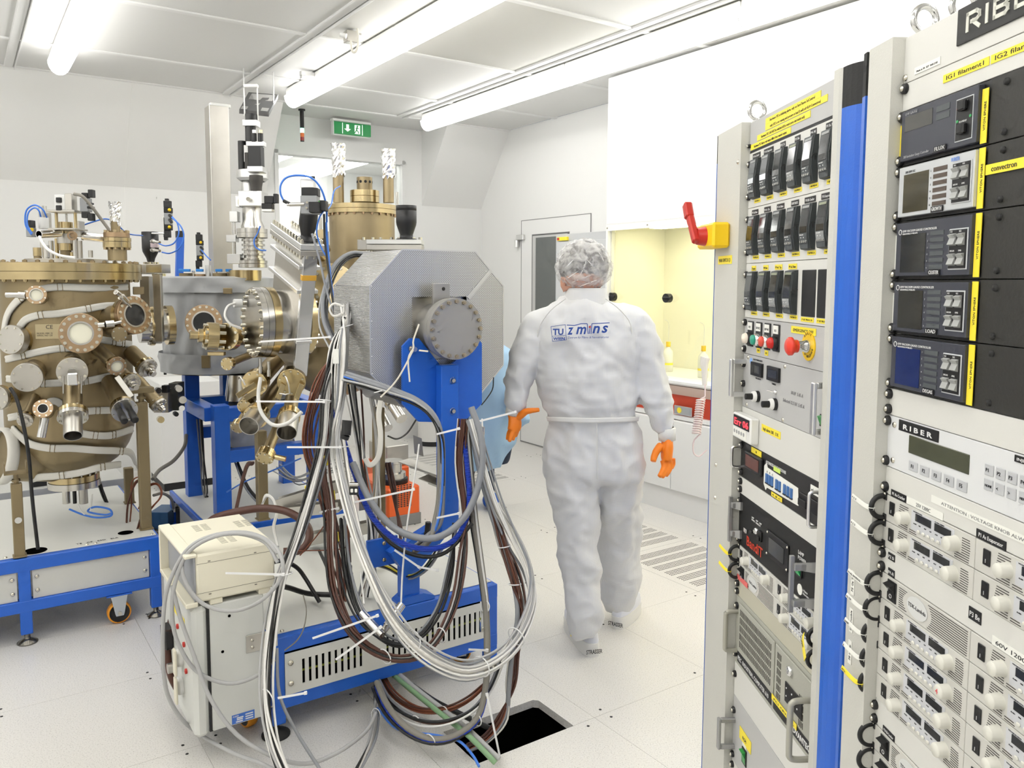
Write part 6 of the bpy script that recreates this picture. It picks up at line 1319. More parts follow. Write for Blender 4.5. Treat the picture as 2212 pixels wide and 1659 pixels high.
for (x0, y0, x1, y1) in ((552, 830, 512, 856), (567, 838, 528, 862), (612, 830, 600, 862), (652, 830, 640, 862)):
    b = MB(); p_, q_ = G(x0, y0, 3.66), G(x1, y1, 3.62); d = q_ - p_; b.obox((p_ + q_) / 2, d / 2, V((0, .002, 0)), d.cross(V((0, 1, 0))).normalized() * .013, .0008); b.build('shutter_bracket', M_goldb, gc)
b = MB(); b.tube([G(612, 812, 3.62), G(618, 815, 3.6), G(626, 850, 3.6), G(604, 850, 3.6)], .004, 8, 2); b.tube([G(515, 818, 3.62), G(520, 815, 3.6), G(530, 832, 3.6)], .004, 8, 2); b.build('shutter_handle', M_steel, gc)
for (x, y) in ((562, 788), (580, 795)): b = MB(); b.cyl(G(x, y - 14, 3.66), G(x + 1, y + 6, 3.66), px(3.5, 3.7), n=8); b.cyl(G(x + 1, y + 4, 3.66), G(x + 1, y + 18, 3.66), px(5, 3.7), n=6); b.build('hex_fitting', M_steel, gc)
for (x, y, X, Y_, r, c_) in ((700, 560, 680, 540, 8, M_goldb), (690, 600, 668, 585, 10, M_goldb), (708, 540, 696, 510, 7, M_gold), (672, 610, 655, 600, 12, M_goldb)): b = MB(); b.cyl(G(x, y, 4.1), G(X, Y_, 4.0), px(r, 4), n=16); b.cyl(G(X, Y_, 4.0), G(X - 4, Y_ - 4, 3.98), px(r * 1.7, 4), n=20); b.build('small_port', c_, gc)
for (x, y0, y1, r) in ((664, 480, 560, 2.5), (668, 490, 580, 3), (676, 475, 545, 4), (684, 520, 600, 6), (694, 470, 560, 3), (702, 500, 575, 9)): cylp(gc, x, y0, y1, r, 4.1, M_steelb if r < 4 else M_gold, 'guide_rod', 12)
pp(gc, 720, 620, 3.85, 735, 640, 4.2, 34, 48, end='blank', nb=14, tf=.025, me_=M_goldb)
b = MB(); p_, q_ = G(836, 855, 3.6), G(868, 905, 3.5); b.cyl(p_, q_, px(13, 3.55), n=20); b.lathe(p_ + (q_ - p_) * .3, q_ - p_, [(px(17, 3.5), 0), (px(17, 3.5), .02), (px(13, 3.5), .021)], 20, False); b.build('source_can', M_cream if False else M_steel, gc)
b = MB(); p_, q_ = G(815, 880, 3.65), G(838, 925, 3.55); b.cyl(p_, q_, px(11, 3.55), n=20); b.build('source_can', M_steel, gc)
goldleg('tall bronze painted square leg behind the hanging white cables', 552, 582, 1110, 930, 4.0); 
t, c0, h_, w_ = goldleg('bronze painted square leg beside the orange pump, right of the white cables', 806, 836, 1250, 880, 3.35)

# ---------------------------------------------------------------- cart
ct = bframe('machine_cart', 'blue framed cart with slotted grey panels at the centre front', 2.66, 3.95, .848, 1.795, .362, [.848, 1.748], .100, .152, None)
for (x0, x1) in ((.893, 1.735),):
    b = MB(); SL = []
    for i in range(10): SL.append(.955 + .0245 * i)
    for i in range(18): SL.append(1.285 + .0245 * i)
    # panel with real slots: built from strips
    zs0, zs1, zz0, zz1 = .178, .268, .150, .300; xs = [x0]
    for s in SL: xs += [s, s + .010]
    xs.append(x1)
    for i in range(0, len(xs) - 1):
        slot = i % 2 == 1
        if slot: b.box(xs[i], xs[i + 1], 2.654, 2.658, zz0, zs0); b.box(xs[i], xs[i + 1], 2.654, 2.658, zs1, zz1)
        else: b.box(xs[i], xs[i + 1], 2.654, 2.658, zz0, zz1)
    p_ = b.build('slotted_panel', M_lgrey, ct)
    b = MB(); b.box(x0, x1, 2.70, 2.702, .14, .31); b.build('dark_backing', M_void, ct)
    b = MB(); b.tube([(x0, 2.685, .215), (1.2, 2.69, .205), (x1, 2.685, .22)], .004, 6, 4); b.build('earth_wire', mat('wire_yellowgreen', (.55, .60, .05), .4), ct)
    for x in (x0 + .02, x1 - .012):
        for z in (.19, .265): q = MB(); q.lathe((x, 2.654, z), (0, -1, 0), [(.010, 0), (.010, .003), (.007, .004), (.006, .007), (0, .007)], 14); q.build('screw', M_bolt, p_)
foot(ct, .865, 2.685, .05, .05, M_blackm); foot(ct, 1.772, 2.685); foot(ct, .87, 3.92); foot(ct, 1.77, 3.92)
caster(.80, 2.80, .10, 'orange caster half hidden behind the white cables under the cart', r=.044, ax=(.97, .2, 0)); caster(1.70, 2.80, .098, 'orange caster in shadow at the right end of the cart', r=.044, ax=(.3, 1, 0))
b = MB(); b.box(1.30, 1.55, 2.9, 3.2, .02, .10); b.build('under_tray', M_grey, ct)
for (x, y) in ((1.766, 2.70), (1.766, 3.0), (.9, 2.70)): b = MB(); b.lathe((x, y, .366), UP, [(.008, 0), (.007, .004), (0, .006)], 10); b.build('plate_screw', M_bolt, ct)
# grey electronics cabinet and cream box
cbx = thing('electronics_cabinet', 'pale grey electronics cabinet mounted on the left end of the cart', 'cabinet', (.71, 2.9, .11))
CA0, CA1, CB0, CB1, CZ0, CZ1 = 2.63, 3.06, .625, .815, .112, .545
b = MB(); b.box(CB0 + .012, CB1, CA0, CA1, CZ0, CZ1, .004); b.build('body', M_grey if False else mat('cabinet_pale', (.66, .67, .64), .42, bump=.05), cbx)
b = MB(); b.box(CB0 - .045, CB0 + .004, CA0 - .004, CA1 + .004, CZ0 - .01, CZ1 - .03 + .03, .014); fp = b.build('front_bezel', mat('cabinet_pale', (.66, .67, .64), .42, bump=.05), cbx)
b = MB(); b.box(CB0 + .003, CB0 + .013, CA0 + .004, CA1 - .004, CZ0, CZ1 - .004); b.build('gasket', M_black, cbx)
for (x, z) in ((.70, .495), (.675, .378)): b = MB(); b.cyl((x, CA0, z), (x, CA0 - .0008, z), .005, n=12); b.build('hole', M_void, cbx)
b = MB(); b.box(.752, .86, CA0 - .004, CA0 - .0005, .352, .413, .001); br_ = b.build('joining_plate', M_steelb, cbx)
for z in (.370, .395): b = MB(); b.lathe((.772, CA0 - .004, z), (0, -1, 0), [(.006, 0), (.006, .003), (0, .003)], 6); b.build('bolt', M_bolt, br_)
fx = CB0 - .0455
b = MB(); b.box(fx - .001, fx, CA0 + .10, CA0 + .26, .45, .475); b.build('yellow_sticker', M_label, fp); b = MB(); b.box(fx - .001, fx, CA0 + .26, CA0 + .30, .36, .44); b.build('orange_sticker', M_orange, fp)
for (y_, z) in ((CA0 + .2, .415), (CA0 + .11, .385), (CA0 + .09, .30)): b = MB(); b.lathe((fx, y_, z), (-1, 0, 0), [(.009, 0), (.009, .006), (0, .008)], 12); b.build('red_lamp', M_red, fp)
b = MB(); b.box(fx - .03, fx, CA0 + .28, CA0 + .36, .30, .375, .006); b.build('black_plug', M_black, fp)
for z in (.315, .215): b = MB(); b.lathe((fx, CA0 + .17, z), (-1, 0, 0), [(.030, 0), (.030, .012), (.024, .020), (.020, .02), (.020, .012)], 20, False); b.build('socket', M_white, fp); b = MB(); b.box(fx - .03, fx - .022, CA0 + .13, CA0 + .16, z - .045, z + .045, .002); b.build('socket_flap', M_cream, fp)
b = MB(); b.lathe((fx, CA0 + .26, .245), (-1, 0, 0), [(.018, 0), (.018, .028), (0, .030)], 20, False); b.build('dial', M_steelb, fp)
b = MB(); b.box(.699, .775, CA0 - .001, CA0 - .0002, .117, .148); o = b.build('type_plate', mat('plate_blue', (.06, .18, .62), .4), cbx)
lettering('RIBER', ROOM, o, (.702, CA0 - .0014, .1395), .008, M_inkw); b = MB()
for (x0, x1, z) in ((.715, .737, .133), (.715, .735, .127), (.712, .735, .120), (.744, .770, .138), (.744, .770, .130), (.744, .770, .122)): b.box(x0, x1, CA0 - .0014, CA0 - .0009, z, z + .004)
b.build('printed_fields', M_inkw, o)
cr = thing('cream_instrument', 'cream plastic instrument case standing on the pale grey cabinet', 'instrument', (.72, 2.8, .55))
DA0, DA1, DB0, DB1, DZ0, DZ1 = 2.625, 3.02, .597, .856, .562, .722
b = MB(); b.box(DB0, DB1, DA0, DA1, DZ0, DZ1, .007); cs_ = b.build('case', M_cream, cr)
b = MB(); b.box(DB0 - .030, DB0 + .01, DA0 - .004, DA0 + .012, DZ0 - .01, DZ1 + .004, .004) if False else None
for (y0, y1, z0, z1) in ((DA0 - .003, DA1 + .003, DZ1 - .008, DZ1 + .004), (DA0 - .003, DA1 + .003, DZ0 - .012, DZ0 + .004), (DA1 - .008, DA1 + .003, DZ0, DZ1)): b.box(DB0 - .035, DB0 + .004, y0, y1, z0, z1, .003)
b.build('front_hood', M_cream, cr)
b = MB(); b.box(DB0 - .006, DB0 - .0005, DA0 + .004, DA1 - .012, DZ0 + .006, DZ1 - .010); b.build('front_panel', mat('recess_grey', (.33, .34, .36), .5), cr)
b = MB()
for (cx, cy) in ((.66, 2.93), (.70, 2.75), (.80, 2.90)):
    for i in range(2):
        for j in range(7): b.box(cx + .03 * i, cx + .022 + .03 * i, cy - .05 + .012 * j, cy - .046 + .012 * j, DZ1 - .0005, DZ1 + .0006)
tag(b.build('top_vents', mat('vent_cream_dark', (.35, .33, .27), .7), cs_), kind='stuff')
b = MB()
for z in (DZ1 - .032, DZ0 + .030): b.box(DB0 + .002, DB1 - .001, DA0 - .0006, DA0 + .0004, z, z + .0012)
for x in (.635, .655 + .13): b.box(x, x + .008, DA0 - .0012, DA0, DZ1 - .028, DZ1 - .025); b.box(x, x + .008, DA0 - .0012, DA0, DZ0 + .022, DZ0 + .025)
b.build('seam_lines', mat('seam_dark', (.22, .20, .16), .7), cs_)
for x in (.64, .80): b = MB(); b.box(x, x + .04, DA0 + .004, DA0 + .05, .5455, DZ0 + .001, .002); b.build('rubber_foot', M_cream, cr)
# ---------------------------------------------------------------- octagonal cover
OA = 2.72; o_ = lambda x, y: onp(x, y, 1, OA)
tl, tr_, r1_, r2_, l1_, l2_ = o_(867, 541), o_(1025, 542), o_(1086, 615.5), o_(1087.5, 786), o_(798, 621), o_(801, 811)
xL, xR = (l1_.x + l2_.x) / 2, (r1_.x + r2_.x) / 2; zT = (tl.z + tr_.z) / 2; zu = (l1_.z + r1_.z) / 2; zl = (l2_.z + r2_.z) / 2; ch_x = ((tl.x - xL) + (xR - tr_.x)) / 2; zB = zl - (zT - zu)
oct_ = [(xL + ch_x, zT), (xR - ch_x, zT), (xR, zu), (xR, zl), (xR - ch_x, zB), (xL + ch_x, zB), (xL, zl), (xL, zu)]
OAB = OA + .34
M_perf = mat('perforated_alu', (.60, .60, .60), .35, .75)
def _perf():
    nt = M_perf.node_tree; b = nt.nodes['Principled BSDF']; geo = nt.nodes.new('ShaderNodeTexCoord'); mp = nt.nodes.new('ShaderNodeMapping'); mp.inputs['Scale'].default_value = (165, 165, 165); mp.inputs['Rotation'].default_value = (0, radians(45), 0)
    nt.links.new(geo.outputs['Object'], mp.inputs[0]); v = nt.nodes.new('ShaderNodeTexVoronoi'); v.inputs['Randomness'].default_value = 0; v.inputs['Scale'].default_value = 1; nt.links.new(mp.outputs[0], v.inputs['Vector'])
    # in-plane 2D voronoi: flatten the depth axis
    sp = nt.nodes.new('ShaderNodeSeparateXYZ'); cb_n = nt.nodes.new('ShaderNodeCombineXYZ'); nt.links.new(mp.outputs[0], sp.inputs[0]); nt.links.new(sp.outputs[0], cb_n.inputs[0]); nt.links.new(sp.outputs[2], cb_n.inputs[1])
    v.voronoi_dimensions = '2D'; nt.links.new(cb_n.outputs[0], v.inputs['Vector'])
    r = nt.nodes.new('ShaderNodeMath'); r.operation = 'GREATER_THAN'; r.inputs[1].default_value = .30; nt.links.new(v.outputs['Distance'], r.inputs[0])
    mx = nt.nodes.new('ShaderNodeMix'); mx.data_type = 'RGBA'; mx.inputs[6].default_value = (.20, .20, .20, 1); mx.inputs[7].default_value = (.68, .68, .67, 1); nt.links.new(r.outputs[0], mx.inputs[0]); nt.links.new(mx.outputs[2], b.inputs['Base Color'])
_perf()
M_perfs = mat('perforated_alu_side', (.60, .60, .60), .30, .8); ringbump(M_perfs, 'Z', 62, .9, .004)
oc = thing('octagonal_cover', 'octagonal perforated aluminium cover in front of the growth chamber', 'cover', ((xL + xR) / 2, OA, zB))
# front plate with a square opening
ops = [(o_(890, 642).x, o_(890, 642).z), (o_(1008, 640).x, o_(1008, 640).z)]; sx0, sx1 = ops[0][0], ops[1][0]; sz1 = (ops[0][1] + ops[1][1]) / 2; sz0 = sz1 - (sx1 - sx0)
b = MB()
for T_ in ([(xL, zu), (xL, zl), (sx0, sz0), (sx0, sz1)], [(xL, zu), (sx0, sz1), (xL + ch_x, zT)], [(xL + ch_x, zT), (sx0, sz1), (sx1, sz1), (xR - ch_x, zT)], [(xR - ch_x, zT), (sx1, sz1), (xR, zu)], [(xR, zu), (sx1, sz1), (sx1, sz0), (xR, zl)], [(xR, zl), (sx1, sz0), (xR - ch_x, zB)], [(xR - ch_x, zB), (sx1, sz0), (sx0, sz0), (xL + ch_x, zB)], [(xL + ch_x, zB), (sx0, sz0), (xL, zl)]):
    b.prism([(x, OA, z) for (x, z) in T_], (0, .0015, 0))
b.build('front_plate', M_perf, oc)
for i in range(8):
    (x0, z0), (x1, z1) = oct_[i], oct_[(i + 1) % 8]
    if i == 4: continue
    b = MB(); d = V((x1 - x0, 0, z1 - z0)); n_ = V((-(z1 - z0), 0, x1 - x0)).normalized(); b.obox(((x0 + x1) / 2, (OA + OAB) / 2, (z0 + z1) / 2), d / 2, V((0, (OAB - OA) / 2, 0)), n_ * .0008); b.build('side_plate', M_perfs, oc)
    b = MB(); b.obox(V(((x0 + x1) / 2, OA, (z0 + z1) / 2)) , d / 2, V((0, .0015, 0)), n_ * .0025); b.build('edge_fold', M_alu, oc)
b = MB(); b.add([(x, OAB, z) for (x, z) in oct_], [tuple(range(8))]); b.build('back_plate', M_perfs, oc)
b = MB(); b.box(sx0 - .001, sx1, OA + .02, OA + .024, sz0, sz1); b.build('inner_plate', M_steelb, oc)
rv = MB()
for i in range(6): zz = zl + (zu - zl) * i / 5; rv.lathe((xL + .006, OA - .001, zz), (0, -1, 0), [(.003, 0), (0, .002)], 8); rv.lathe((xL - .001, OAB - .02, zz), (-1, 0, 0), [(.003, 0), (0, .002)], 8)
for i in range(4): f = i / 3.3; rv.lathe((sx1 + (xR - ch_x * .55 - sx1) * f, OA - .001, sz1 + (zu + (zT - zu) * .5 - sz1) * f), (0, -1, 0), [(.003, 0), (0, .002)], 8)
rv.build('rivets', M_alu, oc)
b = MB(); b.obox((sx1 + (xR - ch_x * .5 - sx1) * .5 + .006, OA - .002, sz1 + (zu + (zT - zu) * .5 - sz1) * .5 - .006), V((xR - ch_x * .5 - sx1, 0, zu + (zT - zu) * .5 - sz1)) / 2, V((0, .0008, 0)), V((.006, 0, -.006))); b.build('seam_strip', M_alu, oc)
# round flange, tab and blue gantry
ff = onp(986, 711, 1, 2.585); RF = (onp(986, 645, 1, 2.585).z - onp(986, 777.5, 1, 2.585).z) / 2
rf = thing('round_flange', 'large grey round flange with twenty bolts on the blue gantry', 'flange', (ff.x, 2.62, ff.z - RF))
M_fg = mat('flange_grey', (.40, .39, .37), .38, .6, bump=.08, bscale=700)
b = MB(); b.lathe((ff.x, 2.585, ff.z), EA, [(0, 0), (RF, 0), (RF, .024), (RF * .99, .0245), (RF * .99, .026), (RF, .0265), (RF, .052), (RF * .8, .052)], 72, False); f1 = b.build('face_flange', M_fg, rf)
b = MB(); b.lathe((ff.x, 2.637, ff.z), EA, [(RF * .83, 0), (RF * .83, .15)], 60); b.build('neck', M_fg, rf)
ringbolts(f1, (ff.x, 2.585, ff.z), -EA, RF * .90, 20, .0082, .009, mat('bolt_gold', (.55, .47, .33), .3, 1), a0=.157)
tb0, tb1_ = onp(936, 612, 1, 2.66), onp(972, 650, 1, 2.66)
b = MB(); b.box(tb0.x, tb1_.x, 2.66, 2.672, tb1_.z - .04, tb0.z, .001); tt_ = b.build('lifting_tab', M_fg, rf); cc = onp(958, 624, 1, 2.66); b = MB(); b.cyl((cc.x, 2.659, cc.z), (cc.x, 2.6601, cc.z), .007, n=14); b.build('tab_hole', M_blackm, tt_)
ga = thing('gantry_post', 'bright blue gantry post with forked head holding the round flange', 'gantry', (1.42, 2.70, .362))
PA = 2.68; q_ = lambda x, y, a=PA: onp(x, y, 1, a)
pl = [*[q_(x_, y_, 2.675) for (x_, y_) in ((870, 748), (886, 731), (905, 731), (960, 800), (1036, 735), (1041, 742), (1041, 872), (1010, 904), (946, 912), (905, 911), (870, 873))]]
b = MB(); b.prism([(p.x, 2.675, p.z) for p in pl], (0, .012, 0)); b.build('head_plate', M_blue, ga)
x0, x1 = q_(947, 950, 2.635).x + .0, q_(990, 950, 2.635).x; w_ = x1 - x0
zP1, zP0 = q_(960, 789, 2.635).z, q_(960, 1150, 2.635).z
b = MB(); b.box(x0 + .012, x1, 2.630, 2.675, zP0, zP1, .003); b.build('post', M_blue, ga)
for yy in (822, 888): p = q_(978, yy, 2.63); b = MB(); b.lathe((p.x, 2.630, p.z), (0, -1, 0), [(.013, 0), (.013, .002), (.0125, .0025)], 18, False); b.hexb((p.x, 2.628, p.z), (0, -1, 0), .0085, .007); b.build('bolt', M_bolt, ga)
bp_ = [(q_(860, 1305, 2.68).x, .364), (q_(935, 1296, 2.68).x, .364), (q_(935, 1290, 2.68).x, .376), (q_(912, 1275, 2.68).x, .395), (q_(875, 1280, 2.68).x, .395), (q_(860, 1300, 2.68).x, .376)]
b = MB(); b.prism([(x, 2.665, z) for (x, z) in bp_], (0, .07, 0)); b.build('foot_block', M_blue, ga)
fx0, fx1 = q_(868, 1240, 2.68).x, q_(906, 1240, 2.68).x; zj = q_(890, 1215, 2.68).z
b = MB(); b.box(fx0, fx1, 2.675, 2.72, .36, zj, .003); b.build('lower_post', M_blue, ga)
b = MB(); b.prism([(fx0 - .005, 2.674, zj - .01), (fx1, 2.674, zj - .03), (x1, 2.674, zP0), (x0, 2.674, zP0 + .02), (fx0 - .05, 2.674, zj + .055)], (0, .047, 0)); b.build('elbow_plate', M_blue, ga)
b = MB(); b.box(fx0 - .12, fx0 + .01, 2.73, 2.742, zj - .01, zj + .10, .002); bk = b.build('rear_plate', M_blue, ga)
for z in (zj + .015, zj + .08): b = MB(); b.lathe((fx0 - .05, 2.73, z), (0, -1, 0), [(.008, 0), (.008, .004), (0, .004)], 6); b.build('bolt', M_goldb, bk)
p = q_(893, 754, 2.66); b = MB(); b.cyl((p.x, 2.675, p.z), (p.x, 2.645, p.z), .009, n=16); b.cyl((p.x, 2.675, p.z), (p.x, 2.668, p.z), .014, n=16); b.build('clamp_pin', M_steel, ga)
# ---------------------------------------------------------------- orange pump, trays, things behind
op = thing('vacuum_pump', 'orange cased vacuum pump on the floor behind the gantry', 'pump', (2.38, 4.75, 0))
xa, xb_ = onp(838, 1130, 1, 4.62).x, onp(908, 1130, 1, 4.62).x; zz0, zz1 = .045, onp(900, 1048, 1, 4.62).z
b = MB(); b.box(xa, xb_, 4.62, 5.10, zz0 + .02, zz1, .012); cs_ = b.build('case', M_orange, op); b = MB(); b.box(xa + .01, xb_ + .005, 4.615, 5.1, .0, zz0 + .03, .004); b.build('base', mat('pump_base_grey', (.25, .25, .25), .5), op)
b = MB()
for i in range(5):
    for j in range(12): b.box(xa + .07 + .022 * i, xa + .084 + .022 * i, 4.618, 4.6205, .13 + .0125 * j, .137 + .0125 * j)
tag(b.build('vent_slots', M_slit, cs_), kind='stuff')
b = MB(); c = V(((xa + xb_) / 2 + .0, 4.78, zz1)); b.lathe(c, UP, [(.10, 0), (.10, .03), (.07, .032)], 28, False); b.build('rubber_collar', M_black, op); b = MB(); b.lathe(c + UP * .03, UP, [(.085, 0), (.085, .04), (.06, .045), (.06, .10), (.07, .105), (.07, .12), (0, .12)], 28, False); b.build('inlet', M_steel, op)
op2 = thing('vacuum_pump', 'second orange pump with steel lid behind the first, partly hidden', 'pump', (2.42, 5.5, 0)); c = G(858, 1010, 5.7)
b = MB(); b.box(c.x - .12, c.x + .10, c.y, c.y + .4, .0, c.z, .01); b.build('case', M_orange, op2); b = MB(); b.box(c.x - .06, c.x + .12, c.y + .05, c.y + .35, c.z, c.z + .15, .005); b.build('lid', M_steelb, op2)
for (x0, y0, x1, y1, Y0, Y1, h, lab) in ((885, 1000, 950, 1025, 4.3, 4.1, .05, 'grey angled sheet metal tray edge left of the blue post, upper'), (925, 1035, 950, 1050, 4.2, 4.1, .05, 'grey angled sheet metal tray edge left of the blue post, lower')):
    t = thing('metal_tray', lab, 'tray', tuple(G(x0, y0, Y0))); b = MB(); p_, q2 = G(x0, y0, Y0), G(x1 + 60, y1 + 18, Y1); d = (q2 - p_) / 2; b.obox((p_ + q2) / 2, d, V((0, 0, h * .5)), d.cross(UP).normalized() * .003); b.obox((p_ + q2) / 2 + d.cross(UP).normalized() * .05 + UP * h * .5, d, d.cross(UP).normalized() * .05, UP * .002); b.build('folded_sheet', M_steelb, t)
t = thing('metal_tray', 'upright grey sheet metal flap above the tray left of the blue post', 'tray', tuple(G(905, 985, 4.25))); b = MB(); b.prism([G(893, 940, 4.25), G(911, 947, 4.2), G(915, 986, 4.2), G(896, 980, 4.25)], (0, .004, 0)); b.build('flap', M_steelb, t)
# long cable trays crossing the base plates
for (x0, y0, x1, y1, Y0, Y1, lab, hh) in ((595, 1092, 730, 1052, 3.9, 3.9, 'upper stainless channel crossing behind the white cables', .055), (600, 1110, 730, 1096, 3.85, 3.8, 'middle stainless channel crossing behind the white cables', .05), (665, 1168, 800, 1140, 3.6, 3.6, 'lower stainless channel crossing the grey top plate', .05)):
    t = thing('cable_channel', lab, 'channel', tuple(G(x0, y0, Y0))); b = MB(); p_, q2 = G(x0, y0, Y0), G(x1, y1, Y1); d = (q2 - p_) / 2; s_ = d.cross(UP).normalized(); b.obox((p_ + q2) / 2, d, UP * hh / 2, s_ * .002); b.obox((p_ + q2) / 2 - s_ * .06, d, UP * hh / 2, s_ * .002); b.obox((p_ + q2) / 2 - s_ * .03 - UP * hh / 2, d, s_ * .03, UP * .002); b.build('channel_body', M_steelb, t)
t = thing('pump_controller', 'black lettered pump controller under the left chamber', 'instrument', tuple(G(110, 1078, 4.6)))
a_, c_ = G(68, 1082, 4.6), G(150, 1042, 4.6); b = MB(); b.box(a_.x, a_.x + .30, a_.y, a_.y + .3, a_.z, c_.z, .004); o = b.build('case', M_blackm, t); lettering('TELEMARK', ROOM, o, (a_.x + .12, a_.y - .001, a_.z + .055), .032, M_inkw, shear=.3)
b = MB(); b.box(a_.x - .3, a_.x + .5, a_.y - .05, a_.y + .45, .398, a_.z - .001, .003); o = b.build('support_shelf', M_grey, t)
t = thing('control_cabinet', 'white control cabinet standing behind the left machine', 'cabinet', tuple(G(360, 1000, 6.0)))
a_ = G(345, 830, 6.0); b = MB(); b.box(a_.x, a_.x + .45, a_.y, a_.y + .5, .06, a_.z, .004); b.build('body', M_hw, t); b = MB(); b.box(a_.x + .01, a_.x + .44, a_.y + .01, a_.y + .5, 0, .06); b.build('plinth', M_black, t)
b = MB(); b.box(a_.x + .03, a_.x + .05, a_.y - .012, a_.y, .9, 1.05, .002); b.build('handle', M_black, t)
t = thing('analyser_head', 'cluster of steel gauges and black connectors right of the left chamber', 'gauge', tuple(G(365, 900, 4.7)))
boxp(t, 340, 372, 838, 888, 4.7, .12, M_steelb, 'housing'); boxp(t, 352, 364, 832, 848, 4.62, .04, M_black, 'plug'); boxp(t, 372, 392, 826, 884, 4.75, .10, mat('pcb_dark', (.08, .08, .07), .5), 'electronics')
for (x, y, r, m) in ((340, 842, 6, M_black), (384, 838, 7, M_steel), (392, 862, 8, M_steel), (378, 893, 5, M_black), (345, 905, 7, M_goldb), (390, 880, 6, M_chrome)): b = MB(); b.cyl(G(x, y, 4.6), G(x + 3, y + 2, 4.5), px(r, 4.6), n=14); b.build('connector', m, t)
t = thing('blue_pump', 'small blue and grey pump on the floor between the two machines', 'pump', tuple(G(362, 1150, 5.0)))
boxp(t, 335, 390, 1135, 1165, 5.0, .25, mat('pump_grey', (.14, .14, .15), .4, .5), 'motor'); boxp(t, 336, 376, 1098, 1134, 5.0, .18, mat('pump_blue', (.03, .10, .22), .4), 'case'); cylp(t, 378, 1085, 1105, 6, 4.95, M_steel, 'inlet'); boxp(t, 384, 394, 1095, 1140, 4.95, .06, M_black, 'terminal_box')
for lab, x, y, r, Y, m in (('white round covered pump standing behind the blue post on the left', 935, 900, 40, 6.3, M_white),):
    t = thing('covered_pump', lab, 'pump', tuple(onz(935, 953, 0.02))); c = onz(935, 953, .5 if False else .02); zt_ = .95; b = MB(); b.lathe((c.x, c.y, .02), UP, [(.17, 0), (.17, .03), (.15, .04), (.13, .9), (0, .9)], 32); b.build('cover', mat('cover_fabric', (.6, .59, .56), .7), t); b = MB(); b.lathe((c.x, c.y, 0), UP, [(.0, 0), (.175, 0), (.175, .045)], 32, False); b.build('base_ring', M_black, t)
t = thing('white_curtain', 'white quilted cover hanging behind the growth chamber', 'cover', tuple(onz(880, 935, 0)))
c = onz(880, 935, 0); n_, k_ = 40, 10; vs = []; fs = []
for j in range(k_ + 1):
    for i in range(n_ + 1): vs.append((c.x - .55 + 1.0 * i / n_, c.y + .25 + .04 * sin(i * .9) + .02 * sin(j * 1.3 + i * .3), 1.0 * j / k_))
for j in range(k_):
    for i in range(n_): q = j * (n_ + 1) + i; fs.append((q, q + 1, q + n_ + 2, q + n_ + 1))
b = MB(); b.add(vs, fs, True); b.prism([(c.x - .55, c.y + .3, 0), (c.x + .45, c.y + .3, 0), (c.x + .45, c.y + .3, 1.0), (c.x - .55, c.y + .3, 1.0)], (0, .3, 0)); b.build('fabric', mat('cover_white', (.75, .76, .77), .8), t)
# ================================================================ things on walls and ceiling
AX = 7.05
t = thing('exit_sign', 'green emergency exit sign with arrow and running figure hanging from the ceiling', 'sign', (3.08, AX, 2.96))
a_, c_ = onp(722, 290, 1, AX), onp(801, 266, 1, AX); x0, x1 = a_.x, c_.x; z0, z1 = 2.965, 3.075
b = MB(); b.box(x0 - .015, x1 + .005, AX, AX + .06, z1, 3.10, .006); b.box(x0 - .01, x0, AX, AX + .05, z0 - .01, z1, .002); b.box(x0, x1, AX + .03, AX + .05, z0 - .012, z1, .002); b.build('housing', M_white, t)
b = MB(); b.box(x0, x1, AX, AX + .03, z0, z1 - .005); p_ = b.build('green_panel', mat('exit_green', (.01, .20, .05), .4, emit=.35), t)
mw = mat('exit_white', (.9, .95, .9), .4, emit=.5); W_ = x1 - x0; b = MB()
def fr(f): return x0 + W_ * f
for f in (.215, .755): b.box(fr(f), fr(f) + .006, AX - .001, AX, z0 + .004, z1 - .009)
b.prism([(fr(.36), AX - .001, z0 + .025), (fr(.27), AX - .001, z0 + .05), (fr(.325), AX - .001, z0 + .05), (fr(.325), AX - .001, z1 - .02), (fr(.395), AX - .001, z1 - .02), (fr(.395), AX - .001, z0 + .05), (fr(.45), AX - .001, z0 + .05)], (0, .0008, 0)); b.build('arrow', mw, p_)
b = MB(); b.box(fr(.55), fr(.70), AX - .001, AX, z0 + .012, z1 - .018); b.build('door_symbol', mw, p_)
b = MB(); q = lambda f, h: V((fr(f), AX - .0022, z0 + h)); 
def lim(p, q_, w_): d = (q_ - p); b.obox((p + q_) / 2, d / 2 * 1.1, V((0, .0008, 0)), V((-d.z, 0, d.x)).normalized() * w_)
b.lathe(q(.625, .082), (0, -1, 0), [(.0085, 0), (0, .001)], 10); lim(q(.62, .072), q(.60, .045), .006); lim(q(.60, .045), q(.57, .03), .004); lim(q(.57, .03), q(.545, .018), .004); lim(q(.60, .045), q(.645, .035), .004); lim(q(.645, .035), q(.655, .016), .004); lim(q(.62, .068), q(.665, .060), .003); lim(q(.615, .068), q(.575, .062), .003); b.build('running_figure', mat('exit_green', (.01, .20, .05), .4), p_)
c = onp(652, 246, 1, 6.95); t = thing('signal_lamp', 'slim black signal tower hanging from the ceiling, green segment lit above orange and red', 'signal lamp', (c.x, c.y, 2.85)); zt_ = ZC
def zq_(y): return onp(652, y, 1, 6.95).z
b = MB(); b.cyl((c.x, c.y, ZC), (c.x, c.y, ZC - .014), .03, n=20); b.cyl((c.x, c.y, ZC - .012), (c.x, c.y, zq_(277)), .018, n=20); b.build('stem', M_black, t)
